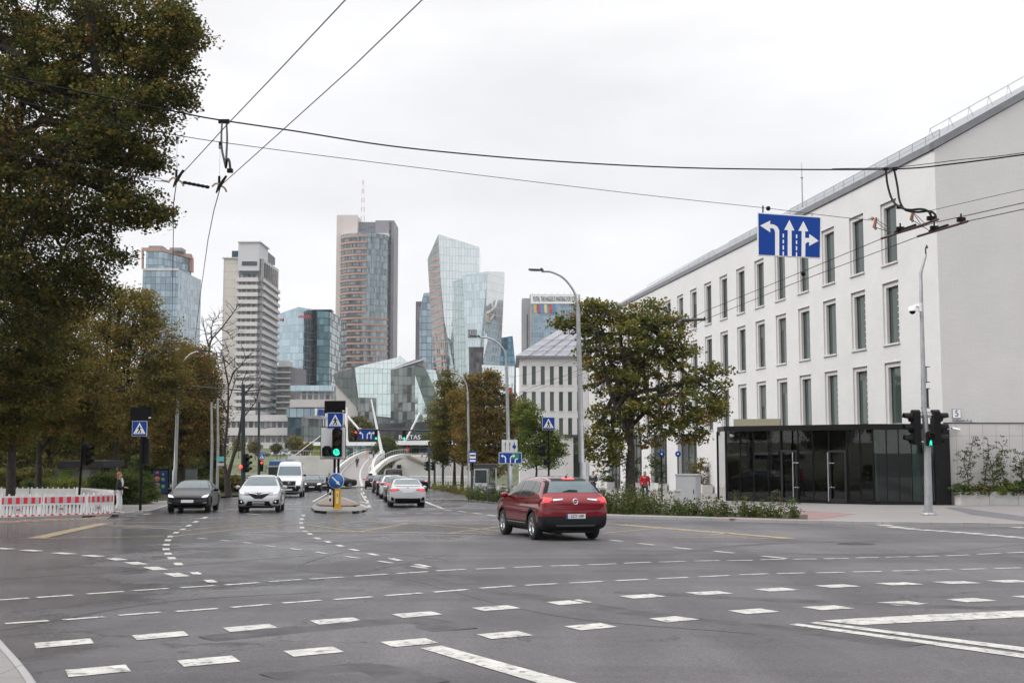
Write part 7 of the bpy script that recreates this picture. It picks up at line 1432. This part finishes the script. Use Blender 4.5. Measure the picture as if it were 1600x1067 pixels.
px_box(t,765,766.5,757,773,.3,DKSTEEL,'bench_leg',.9); px_box(t,773,774.5,757,773,.3,DKSTEEL,'bench_leg',.9)
t = post_root('litter_bin', 'dark litter bin beside the bus shelter', 'litter bin', 768, 783, .12); m = MB(); m.lathe([(.22,0),(.26,.1),(.26,.9),(.22,.95),(.001,.95)], 14, DKSTEEL); m.build('bin', None, t, local=True)
m = MB(); m.lathe([(.275,.78),(.275,.84)], 14, SILVER); m.build('rim', None, t, local=True)
t = post_root('person_placeholder', '', '', 0, 800); bpy.data.objects.remove(t)
# round blue path signs
for px, y0, by, lab in ((1034.5,709,784,'round blue path sign on a black post right of the person in red'),(1060,709,781,'round blue path sign seen dim against the glazing, left of the grey cabinet')):
    t = post_root('path_sign', lab, 'sign', px, by, .12, None); m = MB(); z_ = lp(t,px,y0).z; m.tube([(0,0,0),(0,0,z_)], .04, 8, BLACK); m.build('post', None, t, local=True); q = Matrix.Translation((0,-.06,z_)) @ Matrix.Rotation(math.pi/2,4,'X'); m = MB(); m.lathe([(.001,.012),(.17,.012),(.18,0)], 28, BLUE, q); ds = m.build('round_sign', None, t, local=True)
    m = MB(); m.lathe([(.001,.018),(.05,.018)], 14, SIGNW, q); m.build('symbol', None, ds, local=True)
# cabinet
t = thing('utility_cabinet', 'grey metal utility cabinet standing in the planting right of the chestnut tree', 'cabinet', gpos(1076,795), -R(28)); m = MB(); m.box((0,0,.78),(.98,.62,1.5),GREYP); m.box((0,0,1.55),(1.04,.68,.06),GREYP); m.build('cabinet', None, t, local=True)
m = MB(); m.box((0,-.315,.8),(.9,.012,1.35),M('cabinet_door',(.36,.37,.38),.5)); m.build('door', None, t, local=True); m = MB(); m.box((.36,-.33,.8),(.03,.03,.2),DKSTEEL); m.build('handle', None, t, local=True)
t = thing('stone_bollard', 'low square pale stone bollard in the planting left of the cabinet', 'bollard', gpos(1059,798)); m = MB(); m.box((0,0,.42),(.22,.22,.84),CONC); m.box((0,0,.87),(.28,.28,.06),CONC); m.build('bollard', None, t, local=True)
# --- the near signal mast on the right
t = post_root('signal_post', 'tall galvanised signal post on the right pavement with green man and dome camera', 'traffic signal', 1451, 804, .12)
a, b2, c_ = lp(t,1444,640), lp(t,1438.5,428), lp(t,1446.5,398); m = MB(); m.tube([(0,0,0),(lp(t,1449,700).x,0,lp(t,1449,700).z)], [.155,.13], 12, STEEL); m.tube([lp(t,1449,700), a, b2, c_], [.125,.10,.065,.05], 12, STEEL); m.lathe([(.30,.02),(.30,.06),(.17,.10)], 20, STEEL)
for k_ in range(4): an = k_*math.pi/2+.6; m.tube([(.25*math.cos(an),.25*math.sin(an),0),(.25*math.cos(an),.25*math.sin(an),.14)], .025, 6, STEEL)
m.build('post', None, t, local=True)
m = MB(); m.tube([c_, c_+Vector((.0,0,.25)), c_+Vector((.06,0,.4))], [.03,.03,.02], 6, DKSTEEL); m.ball(c_+Vector((.05,0,.3)), .06, DKSTEEL, 8); m.build('wire_bracket', None, t, local=True)
for (px, fc) in ((1427,-R(90)),(1466,R(90))): c = lp(t,px+(4 if px < 1440 else -4),669); signal_head(t, (c.x,.0,c.z), 3, None, fc, 1.30)
for y_ in (648,690): a = lp(t,1432,y_); b3 = lp(t,1462,y_); m = MB(); m.tube([a,b3], .03, 6, SIGNW); m.build('bracket', None, t, local=True)
px_box(t,1437,1458,643,653,.02,SIGNW,'mount_plate',.08)
c = lp(t,1449.5,686); b4 = signal_head(t, (c.x,-.22,c.z), 2, None, 0, .78, mats=['off_red','off_green']); zz_ = c.z-.33*.78*.5; yy_ = -.22-.078-.03
m = MB(); 
def gm(pts): m.prism([(c.x+p[0], yy_, zz_+p[1]) for p in pts], (0,-.01,0), GREEN_ON)
gm([(.025*math.cos(q_*math.pi/4),.085+.025*math.sin(q_*math.pi/4)) for q_ in range(8)]); gm([(-.03,.055),(.03,.055),(.06,-.02),(.03,-.02),(.055,-.11),(.015,-.11),(0,-.04),(-.03,-.11),(-.065,-.11),(-.03,-.02),(-.055,-.02)]); m.build('green_man', None, b4, local=True)
px_box(t,1447,1449.5,573,598,.25,STEEL,'small_box',.15); px_box(t,1447.5,1453.5,607,637,.10,DKSTEEL,'sign_back',.18)
for y_ in (573,597,607,637): a = lp(t,1439,y_); m = MB(); m.tube([a, lp(t,1453,y_)], .02, 5, DKSTEEL); m.build('clamp', None, t, local=True)
a = lp(t,1440,480); m = MB(); m.box(a+Vector((-.05,0,0)),(.16,.14,.34),WHITE); m.tube([a, a+Vector((-.25,-.05,.05)), a+Vector((-.36,-.08,-.02))], .06, 8, WHITE); q = a+Vector((-.40,-.1,-.12)); m.lathe([(.10,.14),(.15,.08),(.15,-.05)], 16, WHITE, Matrix.Translation(q)); cb = m.build('dome_camera', None, t, local=True)
m = MB(); m.ball(q+Vector((0,0,-.05)), .125, BLACK, 12); m.build('camera_dome', None, cb, local=True)
# --- kiosk, advert box, flags
t = thing('park_kiosk', 'dark flat roofed kiosk with a green and yellow panel among the left trees', 'kiosk', GX(130,74,.1)); 
def kb(x0,x1,y0,y1,yo,dep,mat,nm): a, b = P(x0,y0,74)-Vector(t.location), P(x1,y1,74)-Vector(t.location); m = MB(); m.box(((a.x+b.x)/2, yo+dep/2, (a.z+b.z)/2), (b.x-a.x, dep, a.z-b.z), mat); m.build(nm, None, t, local=True)
kb(94,166,720,730,-.5,4,M('kiosk_roof',(.008,.008,.009),.6),'roof'); kb(90,108,735,765,.2,2.5,M('kiosk_green',(.14,.22,.02),.6),'green_panel'); kb(108,126,735,765,.3,2.5,M('kiosk_grey',(.22,.22,.21),.6),'grey_panel'); kb(128,139.5,733,765,.1,2.5,M('kiosk_pale',(.32,.31,.30),.6),'pale_panel'); kb(140,164,731,765,2,.3,M('kiosk_glass',(.05,.06,.06),.1),'glass_panel'); kb(163,165,730,768,0,.1,BLACK,'post'); kb(84,89,733,765,.2,2.4,M('kiosk_dark',(.10,.10,.10),.7),'dark_panel')
t = post_root('advertising_box', 'freestanding dark blue advertising box with fruit like shapes under the left trees', 'advertising box', 251, 775, .12)
px_box(t,237.5,264.5,732,772,.25,BLACK,'case',0); pp = px_box(t,240,262.5,735,770,.02,M('poster_blue',(.01,.035,.13),.3),'poster',-.14)
for (x, y, rr, cc) in ((247,748,4.2,(.35,.12,.06)),(247,758,4.0,(.25,.20,.08)),(256,741,2,(.14,.22,.04)),(256,749,3,(.10,.22,.05)),(256,760,3,(.12,.26,.04)),(249,766,3.6,(.16,.18,.14)),(247,739,3,(.30,.04,.04))):
    a = lp(t,x,y); m = MB(); m.ball((a.x,-.155,a.z), rr/F*t.location.y, M('fruit_%.2f_%d'%(cc[0],x), cc, .5), 10, (1,.12,1)); m.build('poster_fruit', None, pp, local=True)
t = post_root('info_panel', 'slim grey glass information panel behind the black saloon', 'information panel', 297, 777, .12); px_box(t,290,307,732,775,.12,M('panel_glass',(.16,.19,.18),.15,.3),'panel',0); px_box(t,289,308,731,733,.16,DKSTEEL,'frame',0)
t = post_root('flag_pole', 'flagpole with a drooping red flag beyond the right street lamp', 'flagpole', 800, 768, .12); m = MB(); m.tube([(0,0,0),(0,0,lp(t,800,598).z)], .05, 6, STEEL); m.build('pole', None, t, local=True); a = lp(t,797,606); m = MB(); rows = [[(a.x+.25*math.sin(i*1.1+j)*.4+.12*j-.2, .06*math.sin(i+j*2), a.z-i*.22) for j in range(5)] for i in range(7)]; m.grid(rows); m.build('flag', M('red_flag',(.40,.02,.03),.7), t, local=True)
# --- guard rail along the far cross street, left
t = thing('guard_rail', 'pale metal guard rail along the far side of the cross street', 'railing', GX(400,162,.0)); m = MB()
for a, b_ in ((335,450),(450,535)):
    for y_ in (741,748): m.tube([P(a,y_,162),P(b_,y_+.5,162)], .05, 5, STEEL)
for k_ in range(28): x_ = 335+7.3*k_; m.tube([P(x_,741,162), GX(x_,162)], .045, 5, STEEL)
m.build('rails', None, t)
t = thing('guard_rail', 'white picket railing under the footbridge right of the queue', 'railing', GX(690,166,.0)); m = MB()
for k_ in range(46): x_ = 640+2.6*k_; m.tube([P(x_,744,167), GX(x_,167)], .03, 4, WHITE)
m.tube([P(640,744,167),P(760,745,167)], .05, 5, WHITE); m.build('rails', None, t)
t = post_root('road_works_sign', 'small orange and white barrier sign at the foot of the footbridge', 'barrier', 556.5, 757, .02); px_box(t,549.5,564,746,749,.06,M('orange_barrier',(.7,.16,.08),.5),'board',0); px_box(t,551,553,749,757,.05,WHITE,'leg',0); px_box(t,560,562,749,757,.05,WHITE,'leg',0)
# --- striped barriers
def barrier(a, b, zo, face, label):
    d = (b-a); L_ = Vector((d.x,d.y,0)).length; an = math.atan2(d.y,d.x); t = thing('pedestrian_barrier', label, 'barrier', a, an, 'plastic barriers round the roadworks'); sl = d.z/L_
    Sh = Matrix(((1,0,0,0),(0,1,0,0),(sl,0,.86,0),(0,0,0,1)))
    def q(m): m.v = [tuple(Sh @ Vector(v)) for v in m.v]; return m
    W_ = M('barrier_white',(.66,.655,.66),.5,var=.08,vs=2); m = MB(); m.box((L_/2,0,.95),(L_-.04,.05,.09),W_); m.box((L_/2,0,.60),(L_-.04,.045,.07),W_); m.box((L_/2,0,.12),(L_-.04,.05,.10),W_)
    for x in (.04,L_-.04): m.box((x,0,.52),(.07,.055,.95),W_)
    n = int(L_/.145)
    for i in range(1,n): x = L_*i/n; m.box((x,0,.36),(.075,.03,.48),W_)
    for i in range(0,n,2): x = L_*(i+.5)/n; m.box((x,0,1.03),(.05,.04,.09),W_)
    q(m).build('lattice', None, t, local=True)
    m = MB(); m.box((L_/2,0,.79),(L_-.06,.04,.34),W_); q(m).build('top_board', None, t, local=True)
    if face:
        w_ = (L_-.1)/10
        for i in range(11):
            x0 = max(.05, .05+w_*(i-.5)); x1 = min(L_-.05, .05+w_*(i+.5)); rd = i % 2 == 0
            m = MB(); m.box(((x0+x1)/2,-.026,.79),(x1-x0-.004,.008,.27),RED if rd else M('reflector_grey',(.42,.42,.44),.35)); q(m).build('red_stripe' if rd else 'grey_stripe', None, t, local=True)
            if rd: m = MB(); m.box(((x0+x1)/2,-.03,.13),((x1-x0)*.9,.008,.10),RED); q(m).build('low_red_stripe', None, t, local=True)
        m = MB(); m.box((L_*.42,-.03,.40),(.34,.012,.24),M('label_plate',(.5,.49,.5),.5)); m.box((L_*.42,-.038,.40),(.16,.008,.08),M('label_red',(.35,.12,.12),.5)); q(m).build('plate', None, t, local=True)
    for x in (.08, L_-.08): m = MB(); m.box((x,0,.03),(.16,.62,.07),M('foot_rubber',(.03,.03,.03),.9)); q(m).build('foot', None, t, local=True)
bz = [(-100,816),(-2,812.5),(65,810),(134,808),(177,806)]
pz = [Vector((p.x,p.y,-SL*p.y+.03)) for p in (GP(x,y,.02) for x, y in bz)]
for i, lab in enumerate(('red and white barrier cut by the left edge of the view','red and white barrier with a dark label plate, leftmost fully striped one','red and white barrier in the middle of the front row, with small plate','red and white barrier at the right end of the front row, beside the woman')):
    d = (pz[i+1]-pz[i]).normalized()*.03; barrier(pz[i]+d, pz[i+1]-d, 0, True, lab)
by_ = [(-60,789),(46,789.5),(118,790),(177,801)]; pb = [Vector((p.x,p.y,-SL*p.y+.12)) for p in (GP(x,y,.12) for x, y in by_)]
for i, lab in enumerate(('white back of the leftmost rear barrier','white back of the middle rear barrier','white back of the rear barrier that joins the front row at the right')):
    d = (pb[i+1]-pb[i]).normalized()*.03; barrier(pb[i]+d, pb[i+1]-d, 0, False, lab)
m = MB(); rows = []
for i in range(25):
    u = i/24; p = GP(-60+235*u, 818-9*u, .02); rows.append([(p.x, p.y+.30*k_-.7, -SL*p.y+.025+(.03+random.uniform(0,.05))*math.sin(math.pi*k_/4)) for k_ in range(5)])
m.grid(rows); rb_ = struct(m, 'excavated_earth', M('earth_rubble',(.17,.12,.085),.95,var=.4,vs=6,bump=1,bs=12)); rb_['kind'] = 'structure'
# parked cars up the green bank
for i, (px, Y_, pm_) in enumerate(((398,352,GP_),(423,356,WP),(447,350,WP),(462,352,NP),(436,362,GP_))):
    c = Car('parked_car', ['grey parked car on the bank, leftmost below the podium','white parked car on the bank under the podium','large white parked car on the bank, below the right end of the podium','navy parked car on the bank, rightmost of the row','grey parked car on the bank half behind the white ones'][i], 'car', GX(px,Y_,.05), R(70), 'estate' if i % 2 else 'hatch', pm_, 'cars parked on the far bank'); gen(c, 'estate' if i % 2 else 'hatch')
m = MB(); g0 = [GX(x,Y_,.05) for x, Y_ in ((250,300),(480,300),(470,345),(250,345))]
m.grid([[GX(x,Y_,.04) for x in (200,300,400,500)] for Y_ in (300,320,340,345)], smooth=False); struct(m, 'bank_lawn', M('bank_grass',(.07,.10,.03),.95,var=.3,vs=.2,tint=(.12,.14,.05)))
# ================================================================ overhead wires
def wire(label, pts, r=.011, mat=COPPER, name='overhead_wire', sm=True, grp='overhead wires'):
    q = bez([P(*p) for p in pts], 8) if sm else [P(*p) for p in pts]; m = MB(); m.tube(q, r*.78, 6); o = m.build(name, mat, origin=q[0]); return tag(o, label, 'wire', grp)
wire('thick black feeder cable sagging across the whole view, upper one', [(-60,106,20),(0,118,20),(120,143,20),(290,178,20.5),(345,188,21),(460,205,21.5),(600,227,22),(740,242,22.5),(880,253,23),(1030,261,23),(1180,264.5,23),(1390,264.5,22),(1500,255,21),(1700,228,20)], .018, CABLE)
wire('thin feeder companion wire just above the thick one at the right', [(1300,264,22.4),(1400,261.5,22),(1500,250,21),(1570,243,20.5),(1700,224,20)], .009)
wire('thin span wire sloping down to the hanging lane sign', [(-60,142,16),(0,152,16),(230,203,16.3),(400,230,17.5),(700,268,20),(1000,304,22),(1193,325,23),(1300,338,23),(1368,345,22)], .007)
wire('span wire from the left tree to the wire hangers', [(-60,223,15),(0,235,15),(110,257,15.4),(222,278,15.8)], .008)
for i, (pts, lab) in enumerate((([(700,-210,8.1),(540,0,9.85),(440,106,11.4),(355,195,13.3),(276,281,15.9)],'left contact wire coming overhead to the left hanger'),([(820,-215,8.1),(660,0,9.85),(550,106,11.4),(440,205,13.3),(344,291,15.9)],'right contact wire coming overhead to the right hanger'))): wire(lab, pts, .0075, sm=False)
wire('left contact wire running on towards the blue tower', [(276,284,15.9),(271.5,315,17),(270.5,390,21),(269,480,28.5),(268,540,36),(275,600,52),(300,650,90)], .0085, sm=False); wire('right contact wire running on past the lamp arm', [(344,294,15.9),(334,330,17.5),(325,375,20),(313,460,26.5),(305,530,35),(312,600,52),(330,650,90)], .0085, sm=False)
wire('upper contact wire running along the right side of the street', [(1760,273,15.8),(1600,317,17.2),(1465,347,19),(1378,373,20.5),(1240,430,24),(1100,487,28.6),(1000,541,38),(905,578,48),(820,610,64),(700,655,120)], .0085, sm=False)
wire('lower contact wire running along the right side of the street', [(1760,285,15.8),(1600,327,17.2),(1511,346,18.5),(1434,370,20),(1240,443,24.3),(1100,500,29.6),(1000,553,39),(905,586,50),(820,615,66),(700,657,122)], .0085, sm=False)
wire('thin span wire at the right from the insulators to the edge of the view', [(1455,329,21),(1600,296,19),(1700,275,18)], .006)
for i, (pts, lab) in enumerate((([(-20,571,40),(150,585,45),(285,590,60),(345,592,84)],'thin wire crossing in front of the left park trees, upper one'),([(-20,602,40),(120,608,45),(285,612,60),(405,615,84)],'thin wire crossing in front of the left park trees, lower one'),([(600,612,100),(795,590,90),(905,560,60),(960,545,60)],'thin wire between the right street lamps'),([(815,603,88),(906,583,60)],'short thin wire between the right lamp posts'),([(740,600,95),(905,520,58)],'rising thin wire left of the chestnut crown'))): wire(lab, pts, .009, COPPER)
def fitting(name, label, cat, origin): return thing(name, label, cat, origin, 0, 'overhead wire fittings')
for (x, y, yt, yb, lab) in ((276,282,213,272,'left wire hanger with dark clamp and pale curved bracket'),(343,291,221,282,'right wire hanger with dark clamp and pale curved bracket')):
    o = P(x, y, 15.9); t = fitting('wire_hanger', lab, 'wire hanger', o); a = P(x+1,yt,16.1); b_ = P(x-.5,yb,15.95); m = MB(); m.tube([a,b_], .004, 5, STEEL); m.tube([a-Vector((0,0,.01)),a-Vector((0,0,.11))], .02, 8, BLACK); m.tube([b_+Vector((0,0,.06)),b_-Vector((0,0,.05))], .018, 8, BLACK); m.build('drop_rod', None, t)
    m = MB(); m.tube([P(x+10,y-15,15.3),P(x,y,15.9),P(x-5,y+10,16.5)], [.016,.028,.012], 8, BLACK); m.build('clamp', None, t)
    m = MB(); m.tube(bez([P(x-12,y+1,15.9),P(x-6,y-4,15.9),P(x,y-2,15.9),P(x+8,y+3,15.9),P(x+11,y+9,15.9)],4), .014, 7, M('tan_insulator',(.32,.24,.17),.5)); m.build('curved_bracket', None, t)
t = fitting('spacer_insulator', 'black ribbed insulator bar joining the two wire hangers', 'insulator', P(310,289,15.9)); m = MB(); q = [P(286,285,15.9).lerp(P(327,293,15.9), i/12) for i in range(13)]; m.tube(q, [.026 if i % 2 else .018 for i in range(13)], 8, BLACK); m.build('insulator', None, t)
t = fitting('spacer_insulator', 'grey turnbuckle at the left of the left wire hanger', 'insulator', P(245,280,15.9)); m = MB(); m.tube([P(222,278,15.8),P(232,279,15.85)], .03, 8, STEEL); 
for dy_ in (-2,2): m.tube([P(234,279+dy_,15.85),P(252,281.5+dy_,15.88)], .007, 5, STEEL)
m.tube([P(252,281.5,15.88),P(265,284,15.9)], .02, 8, STEEL); m.build('turnbuckle', None, t)
t = fitting('feeder_loop', 'black cable loop hanging from the thick feeder down to the right contact wire', 'cable', P(350,190,19)); 
for pts in ([(347,193,20.8),(346,215,19),(347,235,17.5),(353,262,15.6)],[(354,194,20.8),(355,215,19),(354,240,17),(353,262,15.6)],[(353,262,15.6),(355,250,15.4),(358,251,15.2),(360,266,15.0)]): m = MB(); m.tube(bez([P(*p) for p in pts],6), .017, 7, CABLE); m.build('cable', None, t)
m = MB(); m.box(P(350,190,20.9),(.2,.06,.07),BLACK); m.box(P(359.5,267,15.0),(.07,.06,.05),BLACK); m.build('clamp', None, t)
t = fitting('feeder_loop', 'pair of black cables looping from the feeder down to the section insulators at the right', 'cable', P(1385,265,22))
for pts in ([(1384,265,22),(1387,290,21.8),(1394,312,21.5),(1405,323,21),(1420,328,20.6),(1440,327,20.2),(1452,332,20),(1456,345,19.9)],[(1397,265,22),(1402,290,21.8),(1406,315,21.4),(1415,328,21),(1432,331.5,20.5),(1450,330,20.2),(1460,334,20),(1463,344,19.9)]): m = MB(); m.tube(bez([P(*p) for p in pts],6), .021, 7, CABLE); m.build('cable', None, t)
m = MB(); m.box(P(1384,264.5,22),(.09,.05,.05),BLACK); m.box(P(1398,264.5,22),(.09,.05,.05),BLACK); m.box(P(1405,323.5,21.1),(.09,.06,.07),BLACK); m.build('clamp', None, t)
for (a, b_, lab) in (((1377,373,20.5),(1466,343,19.2),'upper brown section insulator bar on the right contact wires'),((1434,369.5,20),(1512,346,18.5),'lower brown section insulator bar on the right contact wires')):
    o = P(*a).lerp(P(*b_),.5); t = fitting('section_insulator', lab, 'insulator', o); m = MB(); A_, B_ = P(*a), P(*b_); m.tube([A_,B_], .022, 7, M('brown_insulator',(.07,.035,.028),.5)); m.build('runner', None, t)
    m = MB(); m.tube([A_.lerp(B_,.25)+Vector((0,0,.03)),A_.lerp(B_,.62)+Vector((0,0,.035))], .024, 7, BLACK)
    for u in (.35,.88): q = A_.lerp(B_,u); m.box(q+Vector((0,0,.06)),(.13,.06,.07),BLACK); m.tube([q,q+Vector((0,0,.16))], .014, 6, BLACK)
    m.build('clamp', None, t)
for (cx_, cy_, tx_, ty_, lab) in ((1367,352,1398,362,'left cluster of small insulators on span wires'),(1425,340,1456,358,'right cluster of small insulators on span wires')):
    t = fitting('insulator_cluster', lab, 'insulator', P(cx_,cy_,21)); m = MB(); 
    for dx, dy_, ex, ey in ((0,-10,tx_-8,ty_-6),(-1,3,tx_-6,ty_+1),(3,-5,tx_-14,ty_-3)): m.tube([P(cx_+dx,cy_+dy_,21.3),P(ex,ey,20.3)], .007, 5, COPPER)
    m.tube([P(cx_-10,cy_-10,21.6),P(cx_+6,cy_-9,21.2)], .007, 5, COPPER); m.build('stay_wire', None, t)
    m = MB(); m.tube([P(cx_+2,cy_-12,21.2),P(cx_-1,cy_+4,21.2)], [.02,.035], 7, M('rust_insulator',(.22,.07,.04),.5)); m.ball(P(cx_-4,cy_-11,21.3), .035, M('ochre_insulator',(.35,.22,.08),.5), 8); m.ball(P(cx_+1,cy_+5,21.2), .03, STEEL, 8); m.build('insulator', None, t)
# bracket arm on the facade side
t = fitting('bracket_arm', 'short dark bracket arm holding the contact wires in front of the facade', 'bracket', P(1083,499,29)); m = MB(); m.tube([P(1066,500,30),P(1101,499,29)], .04, 7, DKSTEEL); m.ball(P(1068,500,30), .07, DKSTEEL, 8); m.tube([P(1101,499,29),P(1101,495,29)], .02, 6, DKSTEEL); m.build('arm', None, t)
m = MB(); m.ball(P(1255,428,23.8), .05, CABLE, 8); o = m.build('wire_clip', None, origin=P(1255,428,23.8)); tag(o, 'small dark clip on the upper contact wire in front of the facade', 'wire clip', 'overhead wire fittings')
# hanging lane sign
SY = 23.0; a, b_, c_, d_ = P(1183.5,332,SY), P(1283,339,SY), P(1282,404,SY), P(1184,399.5,SY); t = thing('lane_sign', 'large blue hanging sign with white lane arrows in front of the facade', 'sign', P(1233,368,SY))
m = MB(); m.prism([a,b_,c_,d_], (0,.035,0), SIGNW); m.build('sign_plate', None, t)
def mapq(u, v, y): p = (a*(1-u)+b_*u)*(1-v)+(d_*(1-u)+c_*u)*v; return Vector((p.x, p.y+y, p.z))
m = MB(); m.prism([mapq(*p,-.007) for p in ((.015,.025),(.985,.025),(.985,.975),(.015,.975))], (0,.005,0), BLUE); m.build('blue_field', None, t)
def sa(polys):
    for pl in polys: m = MB(); m.prism([mapq(u/100, v/67, -.013) for u, v in pl], (0,.004,0), SIGNW); m.build('arrow', None, t)
# sign face units: 100 wide, 67 high
sa([[(4,20.5),(20,11.5),(19.5,17),(26,17.6),(31,20.5),(34,26),(34,66),(27.5,66),(27.5,30),(26.5,25.5),(24,23.5),(19.6,23.3),(20,30)],
    [(47.5,66),(47.5,25),(42,24.8),(50,8.5),(58,24.8),(53.5,25),(54,66)], [(69.5,66),(69.5,25),(64,24.8),(72,9),(80,24.8),(75,25),(75,35.5),(81.5,35.5),(81.5,29),(96.5,39),(81.5,48),(81.5,42),(79,42),(75.5,45),(75.5,66)]])
sa([[(x,y0),(x+2,y0),(x+2,y1),(x,y1)] for x in (39.5,60.5) for y0, y1 in ((31,37),(40.5,46),(49.5,56),(59,66))])
m = MB(); m.tube([mapq(.09,-.17,.02), mapq(.09,.0,.02)], .014, 6, BLACK); m.tube([mapq(.86,-.12,.02), mapq(.86,.0,.02)], .014, 6, STEEL); m.ball(mapq(.17,-.11,0), .05, BLACK, 8); m.build('hanger', None, t)
for o in list(bpy.data.objects):
    if o.get('group') == '': del o['group']

# thin autumn air between the junction and the skyline
hz_ = MB(); hz_.box((0, 640, 130), (1700, 1400, 300)); o = hz_.build('haze'); hm = bpy.data.materials.new('haze'); hm.use_nodes = True; ht = hm.node_tree; ht.nodes.clear()
ho = ht.nodes.new('ShaderNodeOutputMaterial'); hv = ht.nodes.new('ShaderNodeVolumePrincipled'); hv.inputs['Color'].default_value = (.86,.87,.9,1); hv.inputs['Density'].default_value = .00010; hv.inputs['Anisotropy'].default_value = .1; ht.links.new(hv.outputs[0], ho.inputs['Volume'])
o.data.materials.append(hm); o['kind'] = 'stuff'; tag(o, 'thin pale haze softening the skyline', 'haze')
